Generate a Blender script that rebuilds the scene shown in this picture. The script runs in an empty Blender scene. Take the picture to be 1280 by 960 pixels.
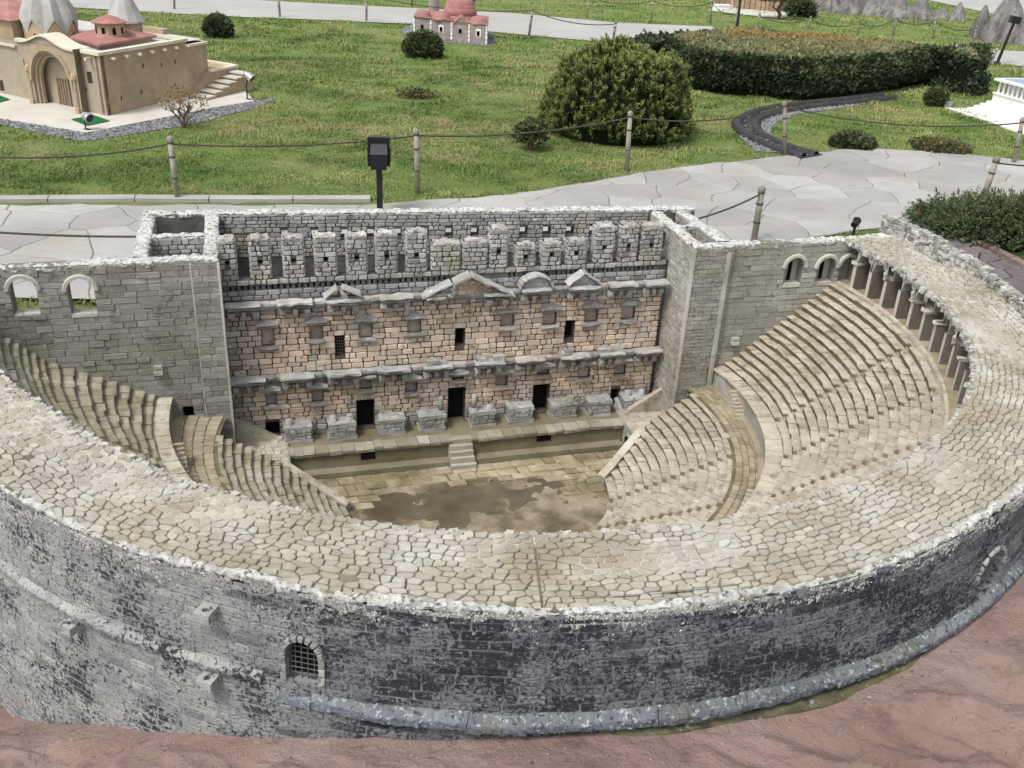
import bpy, math, random
import numpy as np
from mathutils import Matrix, Vector
from mathutils.geometry import delaunay_2d_cdt

random.seed(7)
RNG = np.random.default_rng(7)
SC = bpy.context.scene
COL = SC.collection

# ------------------------------------------------------------------ camera, light, exposure
F_PX, PITCH, ROLL, CAM_H = 1200.0, math.radians(26.8), math.radians(3.0), 1.7
FWD = np.array([0, math.cos(PITCH), -math.sin(PITCH)])
_r = np.array([1.0, 0, 0]); _u = np.cross(_r, FWD)
RGT = _r * math.cos(ROLL) + _u * math.sin(ROLL)
UPV = _u * math.cos(ROLL) - _r * math.sin(ROLL)
CPOS = np.array([0, 0, CAM_H])
cam = bpy.data.cameras.new("camera")
cam.sensor_width = 36.0
cam.lens = 36.0 * F_PX / 1280.0
cam.clip_start, cam.clip_end = 0.05, 400.0
cam_ob = bpy.data.objects.new("camera", cam)
COL.objects.link(cam_ob)
cam_ob.matrix_world = Matrix(((RGT[0], UPV[0], -FWD[0], 0), (RGT[1], UPV[1], -FWD[1], 0),
                              (RGT[2], UPV[2], -FWD[2], CAM_H), (0, 0, 0, 1)))
SC.camera = cam_ob

SUN_AZ, SUN_EL = math.radians(-138), math.radians(58)     # azimuth from +Y, towards +X
world = bpy.data.worlds.new("World")
SC.world = world
world.use_nodes = True
wn, wl = world.node_tree.nodes, world.node_tree.links
bg = wn["Background"]
sky = wn.new("ShaderNodeTexSky")
sky.sky_type = 'NISHITA'
sky.sun_disc = False
sky.sun_elevation = SUN_EL
sky.sun_rotation = SUN_AZ
sky.dust_density = 3.0
sky.air_density = 1.0
hs = wn.new("ShaderNodeHueSaturation")
hs.inputs["Saturation"].default_value = 0.22
wl.new(sky.outputs[0], hs.inputs["Color"])
wl.new(hs.outputs[0], bg.inputs["Color"])
bg.inputs["Strength"].default_value = 0.15
sun = bpy.data.lights.new("sun", 'SUN')
sun.energy = 1.5
sun.angle = math.radians(14)
sun.color = (1.0, 0.96, 0.89)
sun_ob = bpy.data.objects.new("sun", sun)
COL.objects.link(sun_ob)
_sd = Vector((math.sin(SUN_AZ) * math.cos(SUN_EL), math.cos(SUN_AZ) * math.cos(SUN_EL), math.sin(SUN_EL)))
sun_ob.rotation_euler = _sd.to_track_quat('Z', 'Y').to_euler()
sun_ob.location = (0, 0, 10)
SC.view_settings.view_transform = 'Standard'
SC.view_settings.look = 'None'
SC.view_settings.exposure = 0.54
SC.view_settings.gamma = 1.0

# ------------------------------------------------------------------ frames of reference
A_T = math.radians(16.5)                     # the theatre is turned against the viewer
EX = np.array([math.cos(A_T), math.sin(A_T), 0]); EY = np.array([math.sin(A_T), -math.cos(A_T), 0])
O_T = np.array([-0.074, 3.795, 0.0])         # centre of the seating

def W(X, Y, Z=0.0):
    return O_T + EX * X + EY * Y + np.array([0, 0, Z])

def ray(px, py):
    return FWD + RGT * (px - 640) / F_PX - UPV * (py - 480) / F_PX

def at(px, py, z=0.0):
    d = ray(px, py); t = (z - CPOS[2]) / d[2]
    return CPOS + d * t

def toT(P):
    d = np.asarray(P) - O_T
    return np.array([d @ EX, d @ EY, d[2]])

def onY(px, py, k):                          # theatre coordinates of a sight line on the plane Y = k
    d = ray(px, py); t = (EY @ O_T + k - EY @ CPOS) / (EY @ d)
    return toT(CPOS + d * t)

def onR(px, py, R):
    d = ray(px, py); o = (CPOS - O_T)[:2]; dd = d[:2]
    a = dd @ dd; b = 2 * o @ dd; c = o @ o - R * R
    t = (-b - math.sqrt(max(b * b - 4 * a * c, 0))) / (2 * a)
    return toT(CPOS + d * t)

def project(P):
    d = np.asarray(P, float) - CPOS
    z = d @ FWD
    return np.stack([640 + F_PX * (d @ RGT) / z, 480 - F_PX * (d @ UPV) / z], -1)

def height_for(px_base, py_base, py_top, z0=0.0):
    b = at(px_base, py_base, z0)
    zs = np.arange(0.0, 3.0, 0.004)
    P = np.stack([np.full_like(zs, b[0]), np.full_like(zs, b[1]), z0 + zs], -1)
    return float(zs[np.argmin(abs(project(P)[:, 1] - py_top))])

# ------------------------------------------------------------------ noise (numpy)
def _hash(ix, iy, iz, s):
    h = (ix * 374761393 + iy * 668265263 + iz * 2147483647 * 3 + s * 974711) & 0xffffffff
    h = ((h ^ (h >> 13)) * 1274126177) & 0xffffffff
    h = ((h ^ (h >> 16)) * 2246822519) & 0xffffffff
    return ((h ^ (h >> 15)) & 0xffff) / 65535.0

def vnoise(P, s=0):
    P = np.asarray(P, float)
    i = np.floor(P).astype(np.int64); f = P - i
    f = f * f * (3 - 2 * f)
    out = 0
    for dx in (0, 1):
        for dy in (0, 1):
            for dz in (0, 1):
                w = (f[..., 0] if dx else 1 - f[..., 0]) * (f[..., 1] if dy else 1 - f[..., 1]) * (f[..., 2] if dz else 1 - f[..., 2])
                out = out + w * _hash(i[..., 0] + dx, i[..., 1] + dy, i[..., 2] + dz, s)
    return out * 2 - 1

def fbm(P, s=0, oct=4):
    P = np.asarray(P, float); a, out = 0.5, 0
    for k in range(oct):
        out = out + a * vnoise(P * (2.03 ** k), s + k * 17); a *= 0.5
    return out

# ------------------------------------------------------------------ objects
def tag(o, label=None, cat=None, group=None, kind=None):
    if label: o["label"] = label
    if cat: o["category"] = cat
    if group: o["group"] = group
    if kind: o["kind"] = kind
    return o

def empty(name, loc=(0, 0, 0), rz=0.0, **kw):
    o = bpy.data.objects.new(name, None)
    o.empty_display_size = 0.05
    o.location = loc; o.rotation_euler = (0, 0, rz)
    COL.objects.link(o)
    return tag(o, **kw)

class MB:
    """collects shapes and links them as one mesh object"""
    def __init__(s):
        s.V, s.F, s.T, s.n = [], [], [], 0
    def add(s, v, f, t=None):
        v = np.asarray(v, float)
        s.V.append(v)
        n0 = s.n
        if isinstance(f, np.ndarray):
            s.F.append((f + n0).tolist())
        else:
            s.F.append([[i + n0 for i in q] for q in f])
        if t is None: t = (random.random(), 0.0, 0.0)
        t = np.asarray(t, float)
        if t.ndim == 1: t = np.tile(t, (len(v), 1))
        s.T.append(t); s.n += len(v)
    def mesh(s, name, mat, smooth=False):
        V = np.concatenate(s.V); T = np.concatenate(s.T)
        F = [q for fl in s.F for q in fl]
        m = bpy.data.meshes.new(name)
        m.from_pydata(V.tolist(), [], F)
        a = m.attributes.new("tint", 'FLOAT_COLOR', 'POINT')
        buf = np.ones((len(V), 4), np.float32); buf[:, :3] = T
        a.data.foreach_set("color", buf.ravel())
        if mat: m.materials.append(mat)
        if smooth: m.polygons.foreach_set("use_smooth", np.ones(len(m.polygons), bool))
        m.update()
        return m
    def build(s, name, mat, parent=None, smooth=False, kind=None, loc=None, rz=None):
        o = bpy.data.objects.new(name, s.mesh(name, mat, smooth))
        COL.objects.link(o)
        if parent is not None: o.parent = parent
        if loc is not None: o.location = loc
        if rz is not None: o.rotation_euler = (0, 0, rz)
        if kind: o["kind"] = kind
        return o
    # --- simple shapes
    def box(s, x0, x1, y0, y1, z0, z1, jit=0.0, t=None, taper=0.0):
        v = np.array([[x, y, z] for z in (z0, z1) for y in (y0, y1) for x in (x0, x1)], float)
        if taper:
            c = np.array([(x0 + x1) / 2, (y0 + y1) / 2]); v[4:, :2] = c + (v[4:, :2] - c) * (1 - taper)
        if jit: v += RNG.uniform(-jit, jit, v.shape)
        s.add(v, [(0, 2, 3, 1), (4, 5, 7, 6), (0, 1, 5, 4), (2, 6, 7, 3), (0, 4, 6, 2), (1, 3, 7, 5)], t)
    def tube(s, pts, rad, n=8, t=None, cap=True):
        pts = np.asarray(pts, float); m = len(pts)
        rad = np.full(m, rad) if np.isscalar(rad) else np.asarray(rad, float)
        V = []
        for i in range(m):
            d = pts[min(i + 1, m - 1)] - pts[max(i - 1, 0)]; d = d / (np.linalg.norm(d) + 1e-9)
            a = np.cross(d, [0, 0, 1.0]) if abs(d[2]) < 0.95 else np.cross(d, [1.0, 0, 0])
            a /= np.linalg.norm(a); b = np.cross(d, a)
            for k in range(n):
                w = 2 * math.pi * k / n
                V.append(pts[i] + rad[i] * (a * math.cos(w) + b * math.sin(w)))
        Fq = [(i * n + k, i * n + (k + 1) % n, (i + 1) * n + (k + 1) % n, (i + 1) * n + k) for i in range(m - 1) for k in range(n)]
        if cap: Fq += [tuple(range(n))[::-1], tuple(range((m - 1) * n, m * n))]
        s.add(V, Fq, t)
    def lathe(s, prof, c=(0, 0, 0), n=16, t=None, fold=0.0, folds=0, rot=0.0):
        V = []
        for (r, z) in prof:
            for k in range(n):
                w = 2 * math.pi * k / n + rot
                rr = r * (1 + fold * math.cos(folds * w)) if folds else r
                V.append((c[0] + rr * math.cos(w), c[1] + rr * math.sin(w), c[2] + z))
        m = len(prof)
        Fq = [(i * n + k, i * n + (k + 1) % n, (i + 1) * n + (k + 1) % n, (i + 1) * n + k) for i in range(m - 1) for k in range(n)]
        Fq.append(tuple(range((m - 1) * n, m * n)))
        s.add(V, Fq, t)
    def grid(s, P, t=None, closed=False):
        P = np.asarray(P, float); a, b = P.shape[:2]
        idx = np.arange(a * b).reshape(a, b)
        f = np.stack([idx[:-1, :-1], idx[1:, :-1], idx[1:, 1:], idx[:-1, 1:]], -1).reshape(-1, 4)
        if t is not None and np.ndim(t) == 3: t = np.asarray(t).reshape(-1, 3)
        s.add(P.reshape(-1, 3), f, t)

def part(name, mat, parent, fn, smooth=False, **kw):
    m = MB(); fn(m); return tag(m.build(name, mat, parent, smooth), **kw)

# ------------------------------------------------------------------ materials
def nt(m):
    m.use_nodes = True
    t = m.node_tree
    return t, t.nodes, t.links

def stone(name, ramp, scale=6.0, patches=(), tint=0.35, zone=None, bump=0.3, bscale=60.0, rough=0.9, spec=0.2, dist=0.01, gloss=None, hue=None):
    """ramp: base colours over a broad noise; patches: (colour, noise scale, threshold, softness, strength);
    the mesh attribute tint.r shifts each piece, tint.g blends towards the zone colour"""
    m = bpy.data.materials.new(name)
    t, n, l = nt(m)
    b = n["Principled BSDF"]
    b.inputs["Roughness"].default_value = rough
    b.inputs["Specular IOR Level"].default_value = spec
    tc = n.new("ShaderNodeTexCoord")
    at_ = n.new("ShaderNodeAttribute"); at_.attribute_name = "tint"
    sp = n.new("ShaderNodeSeparateColor"); l.new(at_.outputs["Color"], sp.inputs[0])
    # each piece looks up its own place in the noise
    add = n.new("ShaderNodeVectorMath"); add.operation = 'MULTIPLY_ADD'
    l.new(at_.outputs["Color"], add.inputs[0]); add.inputs[1].default_value = (0.25, 0, 0); l.new(tc.outputs["Object"], add.inputs[2])
    def noise(sc, det=6, src=None, rg=0.6):
        x = n.new("ShaderNodeTexNoise"); x.inputs["Scale"].default_value = sc
        x.inputs["Detail"].default_value = det; x.inputs["Roughness"].default_value = rg
        l.new((src or tc.outputs["Object"]), x.inputs["Vector"])
        return x.outputs["Fac"]
    def mix(a, bb, fac, mode='MIX'):
        x = n.new("ShaderNodeMix"); x.data_type = 'RGBA'; x.blend_type = mode
        for s_, v in ((x.inputs[6], a), (x.inputs[7], bb)):
            if hasattr(v, "type"): l.new(v, s_)
            else: s_.default_value = (*v, 1)
        if hasattr(fac, "type"): l.new(fac, x.inputs[0])
        else: x.inputs[0].default_value = fac
        return x.outputs[2]
    def ms(src, a0, a1, b0=0.0, b1=1.0):
        x = n.new("ShaderNodeMapRange"); l.new(src, x.inputs[0])
        for i, v in enumerate((a0, a1, b0, b1)): x.inputs[i + 1].default_value = v
        return x.outputs[0]
    cr = n.new("ShaderNodeValToRGB")
    els = cr.color_ramp.elements
    while len(els) > 1: els.remove(els[-1])
    for i, (p, c) in enumerate(ramp):
        e = els[0] if i == 0 else els.new(p)
        e.position = p; e.color = (*c, 1)
    l.new(noise(scale, 8, add.outputs[0]), cr.inputs[0])
    col = cr.outputs[0]
    if zone:
        col = mix(col, zone, sp.outputs[1])
    if hue:
        col = mix(col, hue, ms(sp.outputs[2], 0.0, 1.0, 0.0, 1.0))
    v = ms(sp.outputs[0], 0.0, 1.0, 1.0 - tint, 1.0 + tint)
    vm = n.new("ShaderNodeVectorMath"); vm.operation = 'SCALE'
    l.new(col, vm.inputs[0]); l.new(v, vm.inputs["Scale"])
    col = vm.outputs[0]
    for pt in patches:
        c, sc, th, soft, st = pt[:5]
        nz_ = noise(sc, 7, None, 0.65)
        if len(pt) > 6:                          # and a broader noise gathers it in clouds
            av = n.new("ShaderNodeMath"); av.operation = 'ADD'; l.new(nz_, av.inputs[0]); l.new(ms(noise(pt[6], 4), 0.0, 1.0, -0.42, 0.42), av.inputs[1]); nz_ = av.outputs[0]
        if len(pt) > 5:                          # the paint zone makes the patch more or less frequent
            ma = n.new("ShaderNodeMath"); ma.operation = 'MULTIPLY_ADD'; l.new(sp.outputs[1], ma.inputs[0]); ma.inputs[1].default_value = pt[5]; l.new(nz_, ma.inputs[2]); nz_ = ma.outputs[0]
        f = ms(nz_, th - soft, th + soft, 0.0, st)
        col = mix(col, c, f)
    l.new(col, b.inputs["Base Color"])
    if gloss:
        sc, th, soft, r0 = gloss
        l.new(ms(noise(sc, 3), th - soft, th + soft, rough, r0), b.inputs["Roughness"])
    if bump:
        bp = n.new("ShaderNodeBump"); bp.inputs["Strength"].default_value = bump; bp.inputs["Distance"].default_value = dist
        l.new(noise(bscale, 8, None, 0.7), bp.inputs["Height"]); l.new(bp.outputs[0], b.inputs["Normal"])
    return m

def plain(name, c, rough=0.6, spec=0.3, metal=0.0, var=0.12, scale=25.0, bump=0.1):
    lo = tuple(x * (1 - var) for x in c); hi = tuple(min(x * (1 + var), 1) for x in c)
    m = stone(name, [(0.3, lo), (0.7, hi)], scale, (), 0.15, None, bump, 80.0, rough, spec, 0.004)
    m.node_tree.nodes["Principled BSDF"].inputs["Metallic"].default_value = metal
    return m

M = {}
OLIVE = (0.10, 0.095, 0.04); MOSSC = (0.16, 0.15, 0.05)
M['paver'] = stone('roof_paving', [(0.25, (0.29, 0.272, 0.225)), (0.5, (0.385, 0.365, 0.31)), (0.75, (0.49, 0.475, 0.42))], 5.0,
                   [((0.27, 0.225, 0.13), 2.2, 0.57, 0.09, 0.8), ((0.27, 0.25, 0.20), 4.6, 0.59, 0.08, 0.6), ((0.60, 0.59, 0.55), 3.1, 0.61, 0.08, 0.6), ((0.20, 0.18, 0.12), 26, 0.65, 0.05, 0.6), ((0.27, 0.26, 0.23), 60, 0.66, 0.04, 0.5)], 0.14, None, 0.5, 90, 0.92, 0.15)
M['paver_joint'] = stone('roof_joint', [(0.3, (0.12, 0.105, 0.072)), (0.7, (0.25, 0.225, 0.16))], 14, (), 0.1, None, 0.6, 120)
M['outer'] = stone('ring_wall_mortar', [(0.3, (0.21, 0.215, 0.22)), (0.7, (0.32, 0.325, 0.325))], 9,
                   [((0.03, 0.033, 0.042), 40, 0.58, 0.03, 0.85, 0.04)], 0.15, (0.185, 0.20, 0.22), 0.6, 90)
M['outer_brick'] = stone('ring_wall_brick', [(0.3, (0.27, 0.275, 0.27)), (0.7, (0.41, 0.415, 0.40))], 12,
                   [((0.15, 0.16, 0.175), 4, 0.57, 0.06, 0.7), ((0.022, 0.024, 0.030), 85, 0.575, 0.035, 0.92, 0.06, 7.0), ((0.024, 0.025, 0.030), 130, 0.59, 0.03, 0.75, 0.05), ((0.30, 0.31, 0.32), 110, 0.61, 0.03, 0.6)], 0.16, (0.155, 0.165, 0.185), 0.7, 80, hue=(0.05, 0.05, 0.055))
M['crust'] = stone('white_crust', [(0.35, (0.42, 0.42, 0.395)), (0.55, (0.66, 0.66, 0.625))], 30,
                   [((0.07, 0.07, 0.07), 60, 0.575, 0.03, 0.8), ((0.36, 0.35, 0.31), 12, 0.58, 0.05, 0.6)], 0.15, (0.12, 0.13, 0.16), 0.9, 130, 0.95)
M['seat'] = stone('seat_stone', [(0.25, (0.31, 0.275, 0.21)), (0.5, (0.44, 0.40, 0.32)), (0.75, (0.57, 0.535, 0.45))], 7,
                  [((0.20, 0.17, 0.105), 15, 0.585, 0.05, 0.7), ((0.13, 0.11, 0.07), 48, 0.63, 0.03, 0.7), ((0.68, 0.65, 0.58), 5, 0.60, 0.08, 0.5)], 0.09, (0.235, 0.22, 0.15), 0.6, 90)
M['seat_joint'] = stone('seat_joint', [(0.3, (0.10, 0.08, 0.04)), (0.7, (0.22, 0.18, 0.10))], 14, (), 0.1, None, 0.5, 90)
M['wing'] = stone('wing_ashlar', [(0.25, (0.21, 0.205, 0.18)), (0.5, (0.31, 0.305, 0.275)), (0.75, (0.42, 0.415, 0.385))], 5,
                  [((0.15, 0.14, 0.07), 2.6, 0.56, 0.10, 0.55), ((0.08, 0.08, 0.07), 22, 0.63, 0.04, 0.7), ((0.55, 0.54, 0.50), 70, 0.64, 0.03, 0.7)], 0.15, (0.47, 0.45, 0.40), 0.6, 70)
M['wing_joint'] = stone('wing_joint', [(0.3, (0.15, 0.145, 0.12)), (0.7, (0.27, 0.265, 0.23))], 9, [((0.12, 0.115, 0.06), 2.6, 0.56, 0.10, 0.5)], 0.1, (0.33, 0.32, 0.28), 0.5, 90)
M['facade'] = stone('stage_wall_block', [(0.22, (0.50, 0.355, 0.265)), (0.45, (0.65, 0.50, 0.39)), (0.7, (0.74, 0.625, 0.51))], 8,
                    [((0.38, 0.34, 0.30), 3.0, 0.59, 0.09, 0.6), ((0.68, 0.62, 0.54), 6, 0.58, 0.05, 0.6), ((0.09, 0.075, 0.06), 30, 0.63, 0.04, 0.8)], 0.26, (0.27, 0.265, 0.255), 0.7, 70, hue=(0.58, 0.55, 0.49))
M['facade_joint'] = stone('stage_wall_joint', [(0.3, (0.07, 0.055, 0.044)), (0.7, (0.18, 0.145, 0.115))], 12, (), 0.1, (0.09, 0.09, 0.085), 0.6, 90)
M['attic'] = stone('attic_block', [(0.25, (0.27, 0.268, 0.255)), (0.5, (0.385, 0.38, 0.36)), (0.75, (0.52, 0.51, 0.475))], 7,
                   [((0.12, 0.11, 0.10), 13, 0.60, 0.05, 0.75), ((0.33, 0.30, 0.17), 4, 0.62, 0.08, 0.6), ((0.60, 0.59, 0.55), 9, 0.61, 0.05, 0.5)], 0.25, (0.26, 0.275, 0.30), 0.7, 80)
M['attic_joint'] = stone('attic_joint', [(0.3, (0.06, 0.058, 0.05)), (0.7, (0.17, 0.165, 0.15))], 12, (), 0.1, None, 0.6, 90)
M['cornice'] = stone('cornice_stone', [(0.25, (0.23, 0.23, 0.225)), (0.5, (0.35, 0.35, 0.34)), (0.75, (0.52, 0.51, 0.49))], 9,
                     [((0.22, 0.21, 0.11), 5, 0.60, 0.10, 0.6), ((0.64, 0.63, 0.60), 24, 0.62, 0.05, 0.75)], 0.25, (0.42, 0.31, 0.26), 0.6, 90)
M['dark'] = plain('dark_opening', (0.012, 0.012, 0.012), 0.95, 0.05)
M['inner_shade'] = stone('plain_render', [(0.3, (0.14, 0.13, 0.11)), (0.7, (0.21, 0.195, 0.17))], 6, (), 0.15, None, 0.3, 60)
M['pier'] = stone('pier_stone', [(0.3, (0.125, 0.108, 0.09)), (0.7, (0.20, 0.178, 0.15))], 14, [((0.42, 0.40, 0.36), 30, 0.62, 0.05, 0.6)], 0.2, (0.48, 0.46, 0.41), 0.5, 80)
M['orch'] = stone('orchestra_mud', [(0.32, (0.065, 0.056, 0.034)), (0.45, (0.15, 0.125, 0.078)), (0.55, (0.31, 0.265, 0.19)), (0.72, (0.45, 0.40, 0.31))], 3.2,
                  [((0.05, 0.045, 0.025), 5, 0.60, 0.06, 0.6)], 0.05, None, 0.35, 40, 0.75, 0.4, gloss=(2.6, 0.48, 0.05, 0.14))
M['slab'] = stone('orchestra_slab', [(0.3, (0.20, 0.165, 0.095)), (0.5, (0.36, 0.31, 0.21)), (0.7, (0.50, 0.44, 0.33))], 5,
                  [((0.10, 0.085, 0.035), 4, 0.54, 0.09, 0.8)], 0.15, None, 0.4, 60, 0.7, 0.3)
M['stagefront'] = stone('stage_front', [(0.3, (0.13, 0.115, 0.07)), (0.55, (0.23, 0.205, 0.135)), (0.75, (0.32, 0.295, 0.22))], 5, [(MOSSC, 4, 0.57, 0.1, 0.5)], 0.2, (0.38, 0.365, 0.31), 0.5, 70)
M['plinth'] = stone('plinth_stone', [(0.3, (0.24, 0.245, 0.24)), (0.5, (0.36, 0.36, 0.345)), (0.75, (0.50, 0.50, 0.47))], 10, [((0.19, 0.185, 0.11), 6, 0.57, 0.08, 0.5), ((0.06, 0.06, 0.055), 30, 0.63, 0.04, 0.8)], 0.25, None, 0.7, 80)
M['corridor'] = stone('corridor_paving', [(0.3, (0.24, 0.20, 0.13)), (0.7, (0.38, 0.335, 0.25))], 7, [((0.17, 0.14, 0.08), 5, 0.56, 0.08, 0.6)], 0.15, None, 0.4, 70)
M['podium'] = stone('podium_panel', [(0.3, (0.28, 0.28, 0.26)), (0.7, (0.44, 0.43, 0.39))], 8, [((0.24, 0.20, 0.11), 9, 0.58, 0.08, 0.6)], 0.15, None, 0.4, 70)
M['rock'] = stone('pink_rock', [(0.25, (0.255, 0.165, 0.145)), (0.5, (0.345, 0.238, 0.21)), (0.75, (0.44, 0.335, 0.305))], 2.4,
                  [((0.28, 0.22, 0.185), 1.5, 0.60, 0.08, 0.6), ((0.15, 0.09, 0.08), 7, 0.63, 0.06, 0.6), ((0.08, 0.05, 0.045), 38, 0.68, 0.03, 0.8), ((0.52, 0.45, 0.42), 45, 0.68, 0.03, 0.7)], 0.1, (0.19, 0.18, 0.145), 1.0, 22, 0.8, 0.3, 0.035)
# ------------------------------------------------------------------ masonry
class Op:
    """an opening in a wall: rectangle or arched rectangle in wall coordinates"""
    def __init__(s, u0, u1, v0, v1, arch=False):
        s.u0, s.u1, s.v0, s.v1, s.arch = u0, u1, v0, v1, arch
        s.r = (u1 - u0) / 2; s.c = (u0 + u1) / 2; s.vs = v1 - s.r if arch else v1
    def iv(s, v):
        if v < s.v0 or v > s.v1: return None
        if v <= s.vs: return (s.u0, s.u1)
        w = math.sqrt(max(s.r ** 2 - (v - s.vs) ** 2, 0))
        return (s.c - w, s.c + w)
    def breaks(s):
        if not s.arch: return [s.v0, s.v1]
        return [s.v0, s.vs] + [s.vs + s.r * math.sin(a) for a in np.linspace(0, math.pi / 2, 8)[1:]]

def free(u0, u1, ops, va, vb=None):
    """intervals of a course that no opening takes away"""
    cuts = []
    for o in ops:
        best = None
        for v in ([va] if vb is None else np.linspace(va, vb, 5)):
            i = o.iv(v)
            if i and i[1] > i[0]: best = i if best is None else (min(best[0], i[0]), max(best[1], i[1]))
        if best: cuts.append(best)
    cuts.sort(); out, x = [], u0
    for a, b in cuts:
        if a > x: out.append((x, min(a, u1)))
        x = max(x, b)
    if x < u1: out.append((x, u1))
    return [(a, b) for a, b in out if b - a > 1e-4]

def wall_panel(mb, fmap, u0, u1, v0, v1, ops=(), depth=0.05, du=0.25, t=(0.5, 0, 0), back=True, top=True):
    """a wall with real openings; fmap(u, v, d) gives the point at d in front of the wall face"""
    br = {v0, v1}
    for o in ops: br |= {min(max(b, v0), v1) for b in o.breaks()}
    br = sorted(br)
    def quad(p): mb.add([fmap(*q) for q in p], [(0, 1, 2, 3)], t)
    def seg(a, b):
        k = max(1, int(math.ceil((b - a) / du))); x = np.linspace(a, b, k + 1); return list(zip(x[:-1], x[1:]))
    e = 1e-6
    for va, vb in zip(br[:-1], br[1:]):
        if vb - va < 1e-5: continue
        lo = free(u0, u1, ops, va + e); hi = free(u0, u1, ops, vb - e)
        if len(lo) != len(hi): hi = lo
        for (a0, b0), (a1, b1) in zip(lo, hi):
            k = max(1, int(math.ceil((b0 - a0) / du)))
            x0, x1 = np.linspace(a0, b0, k + 1), np.linspace(a1, b1, k + 1)
            for i in range(k):
                quad([(x0[i], va, 0), (x0[i + 1], va, 0), (x1[i + 1], vb, 0), (x1[i], vb, 0)])
                if back: quad([(x0[i], va, -depth), (x0[i + 1], va, -depth), (x1[i + 1], vb, -depth), (x1[i], vb, -depth)])
            for p0, p1 in ((a0, a1), (b0, b1)):
                quad([(p0, va, 0), (p1, vb, 0), (p1, vb, -depth), (p0, va, -depth)])
    for o in ops:
        for v in (o.v0, o.v1):
            if v0 < v < v1 and not (o.arch and v == o.v1):
                for a, b in seg(max(o.u0, u0), min(o.u1, u1)): quad([(a, v, 0), (b, v, 0), (b, v, -depth), (a, v, -depth)])
    if top:
        for a, b in free(u0, u1, ops, v1 - e):
            for p, q in seg(a, b): quad([(p, v1, 0), (q, v1, 0), (q, v1, -depth), (p, v1, -depth)])

def block(poly, fmap, h, bev, sink=0.006, lift=0.0, t=None):
    """one stone: an outline in wall coordinates raised by h with a worn edge"""
    p = np.asarray(poly, float); c = p.mean(0); n = len(p)
    d = c - p; L = np.linalg.norm(d, axis=1, keepdims=True) + 1e-9
    q1 = p + d / L * np.minimum(bev * 0.35, 0.3 * L); q2 = p + d / L * np.minimum(bev * 1.2, 0.6 * L)
    tl = RNG.uniform(-lift, lift, 2) if lift else (0, 0)
    V = []
    for q, hh, k in ((p, -sink, 0), (q1, h * 0.68, 1), (q2, h, 1)):
        for u, v in q:
            V.append(fmap(u, v, hh + k * ((u - c[0]) * tl[0] + (v - c[1]) * tl[1])))
    Fq = [(r * n + i, r * n + (i + 1) % n, (r + 1) * n + (i + 1) % n, (r + 1) * n + i) for r in (0, 1) for i in range(n)]
    Fq.append(tuple(range(2 * n, 3 * n)))
    return (np.array(V), Fq, t if t is not None else (random.random(), 0, 0))

def courses(u0, u1, v0, v1, ch, bl, ops=(), gap=0.003, cj=0.15, lj=0.35, pj=0.0012, chamfer=0.25):
    """running bond over a rectangle: yields chamfered outlines, each kept clear of the openings"""
    v, row = v0, 0
    out = []
    while v < v1 - ch * 0.35:
        h = ch * random.uniform(1 - cj, 1 + cj)
        if v + h > v1 - ch * 0.4: h = v1 - v
        for a, b in free(u0, u1, ops, v + gap, v + h - gap):
            x = a - (bl * random.uniform(0.1, 0.9))
            xs = [a]
            while True:
                x += bl * random.uniform(1 - lj, 1 + lj)
                if x > b - bl * 0.3: break
                if x > a + bl * 0.3: xs.append(x)
            xs.append(b)
            for p, q in zip(xs[:-1], xs[1:]):
                out.append((p + gap / 2, q - gap / 2, v + gap / 2, v + h - gap / 2))
        v += h; row += 1
    polys = []
    for (p, q, a, b) in out:
        c = min(q - p, b - a) * chamfer
        k = [c * random.uniform(0.3, 1.0) for _ in range(4)]
        poly = np.array([(p + k[0], a), (q - k[1], a), (q, a + k[1]), (q, b - k[2]), (q - k[2], b), (p + k[3], b), (p, b - k[3]), (p, a + k[0])])
        poly += RNG.uniform(-pj, pj, poly.shape)
        polys.append(poly)
    return polys

ROOF_Z, R_IN, R_OUT = 0.30, 1.862, 2.135

def seen(Pw):
    """rough test whether a point of the theatre shows in the photograph"""
    q = project(Pw)
    if not (-15 < q[0] < 1295 and -15 < q[1] < 975): return False
    if Pw[2] < ROOF_Z - 0.03:
        k = (ROOF_Z - Pw[2]) / (CPOS[2] - Pw[2]); h = Pw + (CPOS - Pw) * k; t = toT(h)
        r = math.hypot(t[0], t[1])
        if t[1] > -0.2 and R_IN - 0.02 < r < R_OUT + 0.01 and math.hypot(*toT(Pw)[:2]) < R_OUT - 0.05: return False
    return True

def emit(pieces, name, mat, parent, rest, limit=300, smooth=False):
    """the pieces that show largest become objects of their own, the others one joined part"""
    sc = []
    for k, (V, F_, t) in enumerate(pieces):
        Pw = np.stack([W(v[0], v[1], v[2]) for v in V[-8:]])
        if not seen(Pw.mean(0)): sc.append(0.0); continue
        q = project(Pw); e = q.max(0) - q.min(0); sc.append(float(e[0] * e[1]))
    order = np.argsort(sc)[::-1]
    top = [k for k in order[:limit] if sc[k] > 0]
    ts = set(top)
    for k in top:
        V, F_, t = pieces[k]
        m = MB(); m.add(V * (1, -1, 1), F_, t); m.build(name, mat, parent, smooth)
    m = MB()
    for k, (V, F_, t) in enumerate(pieces):
        if k not in ts: m.add(V * (1, -1, 1), F_, t)
    if m.n: m.build(rest, mat, parent, smooth, kind="stuff")

class TB(MB):
    """a collector that takes theatre coordinates (Y towards the viewer)"""
    def add(s, v, f, t=None):
        MB.add(s, np.asarray(v, float) * (1, -1, 1), f, t)

def tpart(name, mat, parent, fn, smooth=False, **kw):
    m = TB(); fn(m); return tag(m.build(name, mat, parent, smooth), **kw)

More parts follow.
